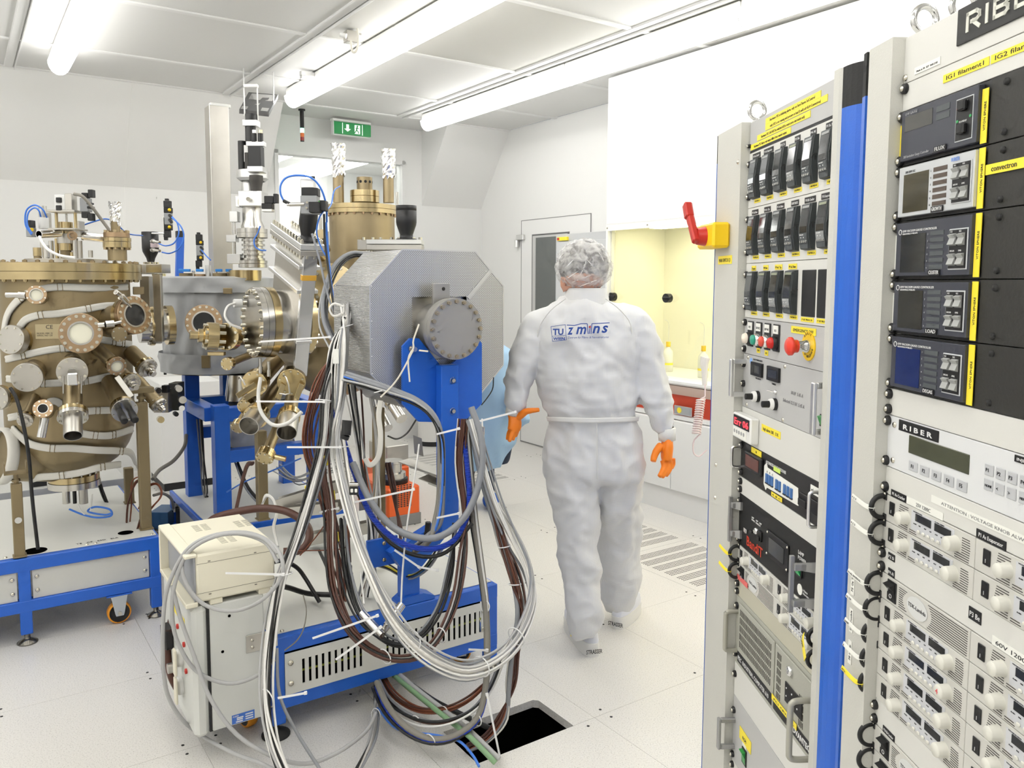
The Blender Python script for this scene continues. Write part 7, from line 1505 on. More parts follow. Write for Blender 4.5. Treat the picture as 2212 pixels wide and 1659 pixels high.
for (y0, y1, nm, m) in ((277, 287, 'green_segment', mat('sig_green', (.15, 1, .5), .4, emit=5)), (287, 296, 'orange_segment', mat('sig_orange', (.75, .18, .03), .35)), (296, 304, 'red_segment', mat('sig_red', (.30, .02, .015), .35)), (304, 306, 'end_cap', M_black)):
    b = MB(); b.cyl((c.x, c.y, zq_(y0)), (c.x, c.y, zq_(y1) + .001), .0165, n=20); b.build(nm, m, t)
# floodlight
t = thing('floodlight', 'flat grey floodlight on a bracket under the ceiling behind the motor tower', 'floodlight', (1.9, 6.2, 2.9))
pts = [G(537, 199, 6.05), G(601, 204, 6.15), G(581, 243, 5.75), G(517, 236, 5.65)]
def quadplate(P4, th, m, nm, par):
    n = (P4[1] - P4[0]).cross(P4[3] - P4[0]).normalized() * th; b = MB(); b.prism(P4, n); return b.build(nm, m, par)
body = quadplate(pts, .03, mat('flood_grey', (.16, .16, .165), .45, .4), 'body', t)
def bil(u, v, off): p = (pts[0] * (1 - u) + pts[1] * u) * (1 - v) + (pts[3] * (1 - u) + pts[2] * u) * v; n = (pts[1] - pts[0]).cross(pts[3] - pts[0]).normalized(); return p + n * off
s_ = -1 if ((CAM_R := ROOMI @ CAM) - pts[0]).dot((pts[1] - pts[0]).cross(pts[3] - pts[0])) < 0 else 1
for (u0, u1, v0, v1, m, nm) in ((.12, .92, .08, .42, mat('flood_reflector', (.7, .7, .7), .2, .9), 'reflector'), (.04, .24, .82, .98, M_alu, 'clip'), (.70, .94, .80, .97, M_alu, 'clip'), (.40, .56, .52, .68, M_alu, 'rating_plate')):
    b = MB(); b.add([bil(u0, v0, .0), bil(u1, v0, 0), bil(u1, v1, 0), bil(u0, v1, 0)], [(0, 1, 2, 3)]); o = b.build(nm, m, body)
    for vtx in o.data.vertices: vtx.co += (PMAT[t.name].inverted() @ ROOM).to_3x3() @ ((pts[1] - pts[0]).cross(pts[3] - pts[0]).normalized() * s_ * (.032 if s_ > 0 else .002))
b = MB(); a1 = (pts[0] + pts[3]) / 2; a2 = (pts[1] + pts[2]) / 2; top1 = V((a1.x, a1.y, ZC)); top2 = V((a2.x, a2.y, ZC)); b.tube([a1, a1 + UP * .04, top1], .005, 6, 1); b.tube([a2, a2 + UP * .04, top2], .005, 6, 1); b.build('bracket', M_alu, t)
# ceiling sensor
c = onz(757, 62, ZC); t = thing('ceiling_sensor', 'small metal sensor box with a looped white cable under the ceiling bar', 'sensor', (c.x, c.y, ZC - .1))
b = MB(); b.box(c.x - .035, c.x + .035, c.y - .03, c.y + .03, ZC - .085, ZC - .016, .003); b.box(c.x + .03, c.x + .07, c.y - .004, c.y + .004, ZC - .03, ZC - .016); b.build('box', M_steel, t)
b = MB(); b.tube([G(772, 62, 4.35), G(774, 90, 4.33), G(769, 110, 4.33), G(762, 112, 4.33), G(759, 100, 4.34), G(758, 88, 4.35)], .006, 8, 5); b.build('cable', mat('cable_cream', (.7, .68, .6), .5), t)
b = MB(); b.cyl(G(735, 74, 4.4), G(748, 78, 4.4), .013, n=12); b.build('probe', M_white, t)
c = onz(663, 150, ZC); t = thing('ceiling_sensor', 'tiny grey clip pair on the ceiling bar near the far end of the middle tube', 'sensor', (c.x, c.y, ZC - .06)); b = MB(); b.box(c.x - .05, c.x + .05, c.y - .02, c.y + .02, ZC - .05, ZC - .016, .003); b.box(c.x - .045, c.x - .02, c.y - .02, c.y + .02, ZC - .07, ZC - .05); b.build('clip', M_alu, t)
# ================================================================ PEOPLE
from mathutils import noise
def loft(b, secs, n=28, cap=True):
    """secs: (centre, half axis u, half axis v) rings"""
    vs = []; fs = []; k = len(secs)
    for (c, u, v) in secs:
        for i in range(n):
            a = 2 * pi * i / n; vs.append(V(c) + V(u) * cos(a) + V(v) * sin(a))
    for j in range(k - 1):
        for i in range(n): fs.append((j * n + i, j * n + (i + 1) % n, (j + 1) * n + (i + 1) % n, (j + 1) * n + i))
    if cap: fs.append(tuple(range(n))[::-1]); fs.append(tuple((k - 1) * n + i for i in range(n)))
    b.add(vs, fs, True)
def smoothsecs(S, k=5):
    C = catmull([s[0] for s in S], k); U = catmull([s[1] for s in S], k); W_ = catmull([s[2] for s in S], k); return list(zip(C, U, W_))
def trunk(b, rows, x_dep, k=5):
    """rows: (x0, x1, y, Y, depth) pixel silhouette rows -> loft in world coordinates"""
    S = []
    for (x0, x1, y, Y, d) in rows:
        a, c = W(x0, y, Y), W(x1, y, Y); S.append(((a + c) / 2, (c - a) / 2, V((0, d, 0)) + x_dep * d))
    loft(b, smoothsecs(S, k), 32)
def limb(b, pts, k=5, fl=1.0):
    """pts: (x, y, Y, radius px)"""
    P_ = [W(x, y, Y) for (x, y, Y, r) in pts]; R = [px(r, Y) for (x, y, Y, r) in pts]
    S = []
    for i in range(len(P_)):
        t = (P_[min(i + 1, len(P_) - 1)] - P_[max(i - 1, 0)]).normalized(); u, v, _ = basis(t); S.append((P_[i], u * R[i], v * R[i] * fl))
    for i in range(1, len(S)):                      # keep frames aligned
        u = S[i - 1][1] - S[i][1].cross(S[i][2]).normalized() * S[i - 1][1].dot(S[i][1].cross(S[i][2]).normalized()); u = u.normalized() * R[i]; t = S[i][1].cross(S[i][2]).normalized(); S[i] = (S[i][0], u, t.cross(u).normalized() * R[i] * fl)
    loft(b, smoothsecs(S, k), 20)
    return b
def remesh(b, name, m, parent, vox, sm=2, disp=None, smooth=True):
    me = bpy.data.meshes.new(name); me.from_pydata([tuple(p) for p in b.v], [], b.f); o = bpy.data.objects.new('tmp', me); COL.objects.link(o)
    r = o.modifiers.new('r', 'REMESH'); r.mode = 'VOXEL'; r.voxel_size = vox; r.use_smooth_shade = True
    if sm: q = o.modifiers.new('s', 'SMOOTH'); q.iterations = sm; q.factor = .6
    dg = bpy.context.evaluated_depsgraph_get(); nm = bpy.data.meshes.new_from_object(o.evaluated_get(dg)); bpy.data.objects.remove(o)
    if disp:
        no = [v.normal.copy() for v in nm.vertices]
        for v, n_ in zip(nm.vertices, no): v.co += n_ * disp(v.co)
    nm.transform(PMAT[parent.name].inverted() if parent else Matrix())
    nm.materials.clear(); nm.materials.append(m); nm.polygons.foreach_set('use_smooth', [True] * len(nm.polygons)); nm.name = name
    o = bpy.data.objects.new(name, nm); COL.objects.link(o); o.parent = parent; PMAT[o.name] = PMAT[parent.name]; DEPTH[o.name] = 1
    return o
M_suit = mat('cleanroom_fabric', (.70, .70, .70), .7)
def _suit():
    nt = M_suit.node_tree; b = nt.nodes['Principled BSDF']; g_ = nt.nodes.new('ShaderNodeTexCoord'); mp = nt.nodes.new('ShaderNodeMapping'); mp.inputs['Scale'].default_value = (190, 190, 190); nt.links.new(g_.outputs['Object'], mp.inputs[0])
    w1 = nt.nodes.new('ShaderNodeTexWave'); w1.bands_direction = 'X'; w1.inputs['Scale'].default_value = .31; w2 = nt.nodes.new('ShaderNodeTexWave'); w2.bands_direction = 'Z'; w2.inputs['Scale'].default_value = .31
    for w_ in (w1, w2): nt.links.new(mp.outputs[0], w_.inputs['Vector'])
    mn = nt.nodes.new('ShaderNodeMath'); mn.operation = 'MAXIMUM'; nt.links.new(w1.outputs[1], mn.inputs[0]); nt.links.new(w2.outputs[1], mn.inputs[1])
    r = nt.nodes.new('ShaderNodeMapRange'); r.inputs[1].default_value = .90; r.inputs[2].default_value = 1; nt.links.new(mn.outputs[0], r.inputs[0])
    mx = nt.nodes.new('ShaderNodeMix'); mx.data_type = 'RGBA'; mx.inputs[6].default_value = (.74, .74, .735, 1); mx.inputs[7].default_value = (.56, .57, .59, 1); nt.links.new(r.outputs[0], mx.inputs[0]); nt.links.new(mx.outputs[2], b.inputs['Base Color'])
_suit()
M_skin = mat('skin', (.62, .33, .23), .5); M_glove = mat('orange_glove', (.95, .24, .01), .45, bump=.4, bscale=60)
def fold(p):
    a = noise.noise(V((p.x * 7 + p.z * 3.0, p.y * 5, p.z * 4.5 - p.x * 3))); c = noise.noise(V((p.x * 14 - p.z * 6, p.y * 9, p.z * 16 + p.x * 8 + 5)))
    e = noise.noise(V((p.x * 5 + 3, p.y * 5, p.z * 38))) * max(0, 1 - abs(p.z - 1.12) / .14)       # gathers at the waist
    k = noise.noise(V((p.x * 9, p.y * 6 + 2, p.z * 17 - p.x * 20))) * max(0, 1 - abs(p.z - .60) / .22)
    return (abs(a) * -.036 + .010) + (abs(c) * -.015 + .005) + e * .010 + k * .014
per = thing('person', 'person seen from behind in white cleanroom coverall, orange gloves and hair cap', 'person', tuple(W(1290, 1400, 3.45).xy) + (0,), ID)
XD = V((.35, 0, 0)) * 0
def suit(b, k=1.0, arms=True):
    Yc = 3.45
    R_ = [(1228, 1306, 628, Yc + .02, .062), (1222, 1312, 640, Yc + .02, .070), (1196, 1330, 655, Yc, .090), (1160, 1362, 675, Yc, .110), (1145, 1385, 705, Yc, .125), (1150, 1388, 760, Yc, .140), (1160, 1380, 820, Yc, .145), (1176, 1376, 870, Yc, .140), (1184, 1374, 905, Yc, .130), (1178, 1384, 950, Yc, .140), (1174, 1390, 1010, Yc, .150), (1186, 1388, 1030, Yc, .13), (1215, 1365, 1042, Yc, .08)]
    if k < 1: R_ = [((x0 + x1) / 2 - (x1 - x0) / 2 * k, (x0 + x1) / 2 + (x1 - x0) / 2 * k, y, Y, d * k) for (x0, x1, y, Y, d) in R_]
    trunk(b, R_, XD)
    L1 = [(1240, 1000, 3.44, 58), (1240, 1070, 3.42, 56), (1246, 1150, 3.40, 49), (1252, 1210, 3.38, 46), (1260, 1280, 3.35, 43), (1264, 1335, 3.33, 41), (1267, 1368, 3.33, 37)]
    L2 = [(1332, 1000, 3.46, 58), (1332, 1070, 3.52, 57), (1334, 1150, 3.60, 52), (1337, 1210, 3.64, 49), (1340, 1260, 3.67, 48), (1339, 1296, 3.68, 41), (1339, 1312, 3.69, 34)]
    A1 = [(1196, 690, 3.45, 34), (1166, 705, 3.45, 38), (1143, 750, 3.44, 36), (1127, 800, 3.42, 31), (1118, 835, 3.42, 29), (1112, 868, 3.40, 24), (1110, 888, 3.40, 18)]
    A2 = [(1335, 690, 3.45, 34), (1366, 700, 3.45, 38), (1390, 750, 3.45, 39), (1402, 805, 3.44, 38), (1413, 850, 3.43, 35), (1430, 900, 3.42, 30), (1441, 930, 3.41, 20)]
    for l in (L1, L2, A1, A2):
        if k < 1: l = [(x, y, Y, r * k * .8) for (x, y, Y, r) in l]
        limb(b, l, fl=.95)
b = MB(ID); suit(b); remesh(b, 'coverall', M_suit, per, .011, 2, fold)
# body: one continuous figure
b = MB(ID); suit(b, .66)
hd_ = [(1248, 1292, 645, 3.45, .058), (1240, 1292, 632, 3.45, .060), (1221, 1302, 612, 3.44, .075), (1213, 1308, 590, 3.44, .090), (1216, 1306, 565, 3.45, .088), (1225, 1298, 545, 3.46, .074), (1245, 1278, 536, 3.46, .040)]
trunk(b, hd_, XD); limb(b, [(1226, 628, 3.44, 10), (1219, 618, 3.44, 9), (1218, 600, 3.44, 9)], 3)              # jaw and ear
limb(b, [(1256, 608, 3.56, 7), (1255, 600, 3.585, 8), (1256, 590, 3.56, 6)], 3)                                   # nose
remesh(b, 'body', M_skin, per, .012, 2)
for (x, nm) in ((1240, 'eye'), (1274, 'eye')): q = MB(ID); q.sphere(W(x, 588, 3.535), .012); q.build(nm, M_white, per)
q = MB(ID); q.tube([W(1244, 618, 3.53), W(1256, 619, 3.54), W(1268, 618, 3.53)], .004, 6, 3); q.build('mouth', mat('lips', (.5, .2, .17), .5), per)
q = MB(ID); q.torus(W(1221, 608, 3.42), (-1, .2, 0), .014, .005, 14, 6, 0, 2 * pi); q.build('ear', M_skin, per)
# hair and cap
b = MB(ID); c = W(1261, 575, 3.45); b.sphere(c, 1, 22, 14, (px(54, 3.45), .104, px(54, 3.45))); h_ = b.build('hair', mat('hair_grey', (.10, .09, .085), .8, bump=.8, bscale=120), per)
me = None; b = MB(ID); c = W(1261, 578, 3.45)
b.sphere(c, 1, 72, 48, (px(60, 3.45), .122, px(60, 3.45)))
nv = []
for p in b.v:
    p = V(p); d = (p - c).normalized(); low = max(0, -d.z)
    r1_ = 1 - abs(noise.noise(d * 3.2 + V((2, 0, 1)))) * .13; r2_ = 1 - abs(noise.noise(V((d.x * 8 - d.z * 5, d.y * 7, d.z * 6 + d.x * 4)))) * .07; r3 = 1 - low ** 2 * .16 - (abs(noise.noise(d * 13)) * .08 * low)
    q = c + (p - c) * r1_ * r2_ * r3 * 1.07
    nv.append(tuple(q))
b.v = nv
M_cap = mat('cap_nonwoven', (.80, .79, .77), .6)
def _cap():
    nt = M_cap.node_tree; bs = nt.nodes['Principled BSDF']; tc = nt.nodes.new('ShaderNodeTexCoord'); n_ = nt.nodes.new('ShaderNodeTexNoise'); n_.inputs['Scale'].default_value = 22; n_.inputs['Detail'].default_value = 6; n_.inputs['Distortion'].default_value = 1.5
    nt.links.new(tc.outputs['Object'], n_.inputs['Vector']); r = nt.nodes.new('ShaderNodeMapRange'); r.inputs[1].default_value = .35; r.inputs[2].default_value = .65; r.inputs[3].default_value = .18; r.inputs[4].default_value = .62
    nt.links.new(n_.outputs[0], r.inputs[0]); nt.links.new(r.outputs[0], bs.inputs['Alpha'])
    bp = nt.nodes.new('ShaderNodeBump'); bp.inputs['Strength'].default_value = .5; bp.inputs['Distance'].default_value = .004; nt.links.new(n_.outputs[0], bp.inputs['Height']); nt.links.new(bp.outputs[0], bs.inputs['Normal'])
_cap(); b.build('hair_cap', M_cap, per)
b = MB(ID)
for (x0, y0, x1, y1, bend) in ((1205, 560, 1240, 528, -4), (1215, 588, 1262, 540, -6), (1250, 600, 1268, 548, 5), (1275, 530, 1308, 575, 5), (1230, 612, 1290, 590, 3), (1245, 622, 1305, 600, 4), (1222, 604, 1250, 585, -3), (1280, 618, 1314, 590, 3), (1262, 556, 1292, 596, 3)):
    pts_ = []
    for i in range(6):
        f = i / 5; x, y = x0 + (x1 - x0) * f + bend * sin(pi * f), y0 + (y1 - y0) * f - bend * sin(pi * f) * .6; dx, dy = (x - 1262) / 60, (y - 577) / 57; dd = sqrt(max(.05, 1 - dx * dx - dy * dy)); pts_.append(W(x, y, 3.45 - .120 * dd))
    b.tube(pts_, .0016, 6, 3, rr=lambda t: .0018 * sin(pi * min(.98, max(.02, t))))
b.build('cap_creases', mat('cap_edge', (.88, .87, .85), .6), per)
b = MB(ID); b.lathe(W(1266, 650, 3.46), (0, 0, 1), [(px(50, 3.45), -.01), (px(46, 3.45), px(16, 3.45)), (px(44, 3.45), px(28, 3.45)), (px(42, 3.45), px(28, 3.45)), (px(42, 3.45), px(10, 3.45))], 36); o = b.build('collar', M_suit, per)
# seams and belt
b = MB(ID); pts_ = [W(1181 + (1380 - 1181) * i / 12, 905 + 3 * sin(pi * i / 12), 3.45 - .15 * sqrt(max(.02, 1 - ((i - 6) / 6.2) ** 2)) - .012) for i in range(13)]; b.ribbon(pts_, [V((0, -1, 0))] * 13, .020, .002, 2); b.build('waistband', mat('suit_seam', (.76, .755, .73), .7), per)
for P3 in ([(1222, 645), (1190, 670), (1166, 705), (1160, 740)], [(1308, 645), (1340, 670), (1362, 700), (1366, 740)], [(1289, 915), (1290, 970), (1291, 1035)]):
    b = MB(ID); b.tube([W(x, y, 3.45 - .152 * sqrt(max(.15, 1 - ((x - 1268) / 125) ** 2))) for (x, y) in P3], .0022, 6, 4); b.build('seam', mat('suit_seam', (.76, .755, .73), .7), per)
for (x, y, x2, y2, Y, r) in ((1110, 882, 1107, 897, 3.40, 17.5), (1440, 925, 1441, 951, 3.41, 20)):
    b = MB(ID); b.lathe(W(x, y, Y), W(x2, y2, Y) - W(x, y, Y), [(px(r * .8, Y), -.004), (px(r, Y), 0), (px(r * .93, Y), (W(x2, y2, Y) - W(x, y, Y)).length), (px(r * .7, Y), (W(x2, y2, Y) - W(x, y, Y)).length)], 20); b.build('knit_cuff', mat('cuff_knit', (.78, .775, .73), .8, bump=.5, bscale=150), per)
# gloves: palm, four fingers and thumb each
def hand(name, palm, fingers, Y):
    b = MB(ID); limb(b, palm, 4, .62)
    for f_ in fingers: limb(b, f_, 3, .95)
    return remesh(b, name, M_glove, per, .0034, 2, lambda p: noise.noise(p * 60) * .0010)
hand('glove', [(1108, 893, 3.40, 14), (1112, 905, 3.39, 16), (1112, 920, 3.38, 17), (1107, 932, 3.37, 14)],
     [[(1116, 905, 3.39, 8), (1126, 896, 3.38, 9), (1136, 889, 3.37, 8), (1148, 887, 3.36, 6.5), (1165, 885, 3.35, 5)], [(1102, 930, 3.38, 5.6), (1098, 940, 3.37, 5), (1096, 950, 3.36, 4.2)], [(1107, 932, 3.365, 5.8), (1103, 944, 3.35, 5.2), (1100, 954, 3.34, 4.2)], [(1113, 930, 3.38, 5.6), (1110, 942, 3.37, 5), (1107, 951, 3.36, 4.2)], [(1118, 926, 3.395, 5.2), (1116, 936, 3.39, 4.6), (1113, 944, 3.385, 4)]], 3.38)
hand('glove', [(1441, 948, 3.41, 18), (1441, 965, 3.40, 21), (1440, 985, 3.39, 20), (1441, 998, 3.38, 16)],
     [[(1428, 962, 3.39, 9), (1419, 973, 3.37, 8.5), (1413, 986, 3.36, 7.5), (1411, 997, 3.35, 6.5)], [(1432, 995, 3.38, 7), (1434, 1008, 3.37, 6.4), (1429, 1021, 3.35, 5.6), (1424, 1030, 3.34, 5)], [(1440, 998, 3.38, 7), (1441, 1012, 3.37, 6.4), (1435, 1024, 3.355, 5.6), (1430, 1031, 3.345, 5)], [(1447, 996, 3.39, 6.8), (1448, 1010, 3.385, 6), (1443, 1021, 3.37, 5.4), (1438, 1028, 3.36, 4.8)], [(1453, 990, 3.41, 6), (1454, 1002, 3.41, 5.4), (1450, 1012, 3.40, 4.8)]], 3.4)
# clogs
def clog(heel, toe, wid, lab, tx):
    h, t_ = onz(*heel, 0, ID), onz(*toe, 0, ID); d = (t_ - h); d.z = 0; L_ = d.length; d.normalize(); s_ = V((-d.y, d.x, 0)); c = h + d * .0
    def ring(f, w_, z0, z1): return [c + d * (L_ * f) + s_ * w_ * q_ + V((0, 0, z)) for (q_, z) in ((-1, z0), (1, z0), (1, z1), (-1, z1))]
    out = []; n = 26
    for i in range(n):
        a = 2 * pi * i / n; ca, sa = cos(a), sin(a); f = .5 - .5 * ca; w_ = wid * (abs(sa) ** .55) * (1 if sa > 0 else -1) * (.80 + .25 * f); out.append(c + d * (L_ * (f)) + s_ * w_)
    b = MB(ID); b.prism(out, V((0, 0, .058)), True); sole = b.build('sole', mat('sole_white', (.80, .79, .75), .5), per)
    b = MB(ID); m_ = sum(out, V()) / n
    S = [[(m_ + (p - m_) * k_ + V((0, 0, z)) + d * sh) for p in out] for (k_, z, sh) in ((.97, .056, 0), (.95, .074, .003), (.86, .095, .008), (.62, .112, .01), (.3, .118, .01))]
    vs = [p for r_ in S for p in r_]; fs = [(j * n + i, j * n + (i + 1) % n, (j + 1) * n + (i + 1) % n, (j + 1) * n + i) for j in range(4) for i in range(n)]; fs.append(tuple(4 * n + i for i in range(n))); b.add(vs, fs, True); u_ = b.build('upper', mat('clog_white', (.74, .75, .80), .45), per)
    nrm = -d; lettering(tx, ID, sole, c - d * .004 + (s_ * .036 if True else V()) + V((0, 0, .018)) - V((0, 0, 0)), .026, M_ink, -s_, (0, 0, 1), 'handwriting', 'LEFT', width=.072, bold=.0004)
    return u_
u1_ = clog((1283, 1420), (1232, 1345), .056, 'left', 'STRASSER'); clog((1330, 1360), (1372, 1315), .052, 'right', 'STRASSER')
q = MB(ID); q.sphere(W(1236, 1372, 3.30), .008, 10, 6); q.build('yellow_stud', M_label, per)
# logo on the back
def back(x, y): dx = (x - 1268) / 125; return W(x, y, 3.45 - .158 * sqrt(max(.1, 1 - dx * dx)) - .006)
navy = mat('logo_navy', (.02, .07, .33), .6)
def bl(txt, x, y, h, wpx, sh=0, bold=0, m=None):
    n0 = len(txt); p0, p1 = back(x, y), back(x + wpx, y - wpx * .012); xd = (p1 - p0); xd.normalize()
    return lettering(txt, ID, per, p0 + V((0, -.010, 0)), px(h, 3.35) * 1.3, m or navy, xd, (0, 0, 1), 'logo_lettering', 'LEFT', sh, width=(p1 - p0).length, bold=bold)
bl('TU', 1194, 723, 14, 23, 0, .0012); bl('WIEN', 1195, 734, 6, 25, 0, .0005); bl('z', 1226, 722, 24, 13, .25, .0014); bl('m', 1243, 721, 24, 22, .25, .0014); bl('i', 1271, 720, 20, 4, .25, .0014); bl('n', 1278, 719, 24, 16, .25, .0014); bl('s', 1298, 718, 24, 14, .25, .0014)
bl('Zentrum für Mikro- & Nanostrukturen', 1226, 731, 5, 88, .1)
b = MB(ID)
def ln(pts_, w_=.0016):
    for i in range(len(pts_) - 1): b.tube([back(*pts_[i]) + V((0, -.009, 0)), back(*pts_[i + 1]) + V((0, -.009, 0))], w_, 5, 1)
ln([(1190, 705), (1221, 701), (1223, 734), (1193, 737), (1190, 705)], .0011); ln([(1192, 726), (1221, 724)], .0009); ln([(1224, 702), (1240, 703), (1255, 699), (1268, 699), (1270, 721)], .0018); ln([(1276, 721), (1278, 699), (1300, 698), (1316, 697)], .0018); b.build('logo_lines', navy, per)
q = MB(ID); q.sphere(back(1273.5, 706) + V((0, -.010, 0)), .0045, 8, 6, (1, .3, 1)); q.build('logo_dot', M_red, per)

# second person, mostly behind the cover
p2 = thing('person', 'person bending in light blue gown behind the octagonal cover, blue shoe cover showing', 'person', tuple(W(1050, 1085, 5.6).xy) + (0,), ID)
b = MB(ID)
trunk(b, [(1020, 1100, 1000, 5.55, .10), (1010, 1112, 940, 5.5, .14), (1030, 1118, 880, 5.5, .16), (1010, 1112, 820, 5.45, .15), (975, 1098, 770, 5.4, .13), (950, 1050, 740, 5.4, .10)], XD)
limb(b, [(1085, 790, 5.4, 18), (1098, 840, 5.3, 16), (1110, 890, 5.2, 14), (1118, 912, 5.15, 11)])
limb(b, [(1060, 900, 5.6, 26), (1052, 980, 5.65, 18), (1058, 1050, 5.68, 12), (1060, 1074, 5.68, 9)]); limb(b, [(1030, 900, 5.6, 26), (1015, 980, 5.65, 18), (1010, 1050, 5.68, 12), (1010, 1074, 5.68, 9)])
trunk(b, [(985, 1012, 745, 5.4, .05), (975, 1010, 725, 5.4, .07), (968, 1012, 700, 5.4, .09), (975, 1005, 675, 5.4, .07)], XD); remesh(b, 'body', mat('trousers_navy', (.012, .025, .06), .7), p2, .02, 2)
b = MB(ID); trunk(b, [(1005, 1070, 1012, 5.5, .15), (1000, 1095, 990, 5.5, .17), (1008, 1122, 930, 5.48, .20), (1020, 1128, 870, 5.48, .22), (1008, 1124, 815, 5.44, .21), (970, 1110, 765, 5.4, .18), (945, 1065, 735, 5.4, .13)], XD)
limb(b, [(1088, 785, 5.4, 24), (1102, 840, 5.3, 22), (1122, 890, 5.2, 21), (1132, 915, 5.15, 17)]); remesh(b, 'gown', mat('gown_lightblue', (.34, .52, .74), .7), p2, .02, 2, lambda p: abs(noise.noise(V((p.x * 8, p.y * 5, p.z * 4)))) * -.05 + .01)
for (x, y) in ((1060, 1080), (1012, 1080)):
    q = MB(ID); c = onz(x, y, .05, ID); q.sphere(c, 1, 16, 10, (.06, .13, .052)); q.build('shoe_cover', mat('shoe_cover_blue', (.02, .12, .55), .5, bump=.5, bscale=60), p2)
# ================================================================ CABLES AND HOSES
CW = mat('cable_white', (.78, .77, .74), .45); CG = mat('cable_grey', (.24, .25, .27), .42); CLG = mat('cable_lightgrey', (.42, .42, .42), .45); CK = mat('cable_black', (.012, .012, .012), .4)
CBR = mat('cable_brown', (.085, .030, .018), .42, bump=.3, bscale=200); CB2 = mat('cable_rust', (.20, .055, .022), .45); CBL = mat('tube_blue', (.05, .20, .72), .3); CTA = mat('cable_taupe', (.24, .225, .195), .5)
CNV = ringbump(mat('hose_blue_ribbed', (.02, .07, .62), .3), 'Z', 60, .9, .004); CS = mat('silver_sleeve', (.70, .68, .64), .4, .7, bump=1, bscale=90); CT = mat('tie_white', (.80, .80, .80), .35); CYG = mat('wire_yellow', (.75, .62, .03), .4); CGN = mat('pipe_green', (.22, .38, .20), .45)
CC_ = dict(w=CW, g=CG, l=CLG, k=CK, b=CBR, r=CB2, u=CBL, t=CTA, n=CNV, s=CS, y=CYG, e=CGN)
cn = dict(w='white', g='dark grey', l='light grey', k='black', b='dark brown', r='rust brown', u='blue', t='taupe', n='ribbed blue', s='silver sleeved', y='yellow', e='green')
def cable(pts, r, c, lab, grp=None, k=5, n=7, name='cable'):
    b = MB(); b.tube([G(*p) for p in pts], r, n, k); me = CC_[c]
    return b.build(name, me, None, lab, 'cable' if name == 'cable' else name, grp)
def bundle(pts, spec, spread, where, seed=0, r0=.0034, k=5, name='cable'):
    """spec: string of colour letters, one cable each; capitals are thick"""
    rnd = random.Random(seed); P_ = [G(*p) for p in pts]; n = len(spec); m = len(P_)
    for i, ch in enumerate(spec):
        thick = ch.isupper(); c = ch.lower(); q = 2.4 * i + seed; R = spread * sqrt((i + .6) / n); Q = []; ph = rnd.uniform(0, 6); dr = rnd.uniform(-1.2, 1.2)
        for j, p in enumerate(P_):
            T = (P_[min(j + 1, m - 1)] - P_[max(j - 1, 0)]).normalized(); u, v, _ = basis(T); f = j / (m - 1); a = q + dr * f * 2; rr = R * (.85 + .5 * sin(f * 5 + ph)); jit = rnd.uniform(-.15, .15)
            Q.append(p + (u * cos(a + jit) + v * sin(a + jit)) * rr)
        b = MB(); b.tube(Q, r0 * (2.1 if thick else rnd.uniform(.85, 1.2)), 7, k)
        g = '%s cables %s' % (cn[c], where); b.build(name, CC_[c], None, '%s%s cable %s' % ('thick ' if thick else '', cn[c], where), 'cable', g)
bundle([(748, 690, 3.12), (722, 750, 3.08), (705, 850, 3.0), (698, 950, 2.9), (675, 1050, 2.82), (645, 1150, 2.72), (612, 1240, 2.62), (590, 1340, 2.54), (578, 1450, 2.46), (578, 1540, 2.40), (592, 1620, 2.34), (625, 1700, 2.28)], 'wwwwwwkkkkgwlkk', .024, 'in the tall bundle falling left of the cart', 1, .0042)
bundle([(752, 660, 3.14), (740, 740, 3.05), (733, 850, 3.0), (728, 960, 2.92), (745, 1060, 2.8), (772, 1160, 2.7), (802, 1240, 2.62), (840, 1320, 2.56), (890, 1385, 2.52), (950, 1430, 2.5), (1010, 1448, 2.52), (1070, 1425, 2.58), (1118, 1375, 2.66), (1145, 1300, 2.74), (1138, 1230, 2.80), (1108, 1160, 2.84), (1070, 1080, 2.86), (1040, 980, 2.88), (1018, 905, 2.9)], 'SwwwwlwSgwlwwlg', .027, 'in the wide loop swinging below the gantry', 2, .0040, 4)
bundle([(735, 800, 3.12), (708, 880, 3.05), (700, 1000, 2.95), (710, 1100, 2.86), (712, 1200, 2.74), (722, 1290, 2.66), (762, 1370, 2.58), (830, 1418, 2.56), (900, 1420, 2.56), (950, 1375, 2.62), (985, 1290, 2.72), (1000, 1190, 2.8), (1002, 1100, 2.86), (992, 1000, 2.9), (1000, 905, 2.92)], 'bbbbwbbbkw', .020, 'in the round loop under the blue post', 3, .0042, 4)
bundle([(738, 1120, 2.9), (748, 1240, 2.76), (782, 1335, 2.66), (850, 1388, 2.62), (905, 1372, 2.66), (948, 1310, 2.74), (972, 1220, 2.82), (985, 1130, 2.86)], 'kkkkgk', .017, 'in the inner loop before the slotted panel', 4, .0042)
bundle([(726, 740, 3.2), (694, 820, 3.15), (668, 900, 3.1), (664, 970, 3.08), (690, 1050, 3.05), (715, 1140, 3.0), (735, 1230, 2.95), (740, 1300, 2.9)], 'rrbrrbkbrbr', .026, 'hanging behind the white bundle', 5, .0036)
bundle([(760, 830, 3.25), (775, 930, 3.22), (785, 1020, 3.18), (800, 1110, 3.12), (805, 1200, 3.08), (790, 1290, 3.02)], 'wlwgkwbkw', .035, 'hanging behind the looped silver sleeve', 6, .0036)
bundle([(800, 845, 3.3), (812, 930, 3.28), (815, 1030, 3.25), (808, 1130, 3.2), (800, 1250, 3.1)], 'wlwlwl', .025, 'beside the bronze leg of the cart', 7, .0030)
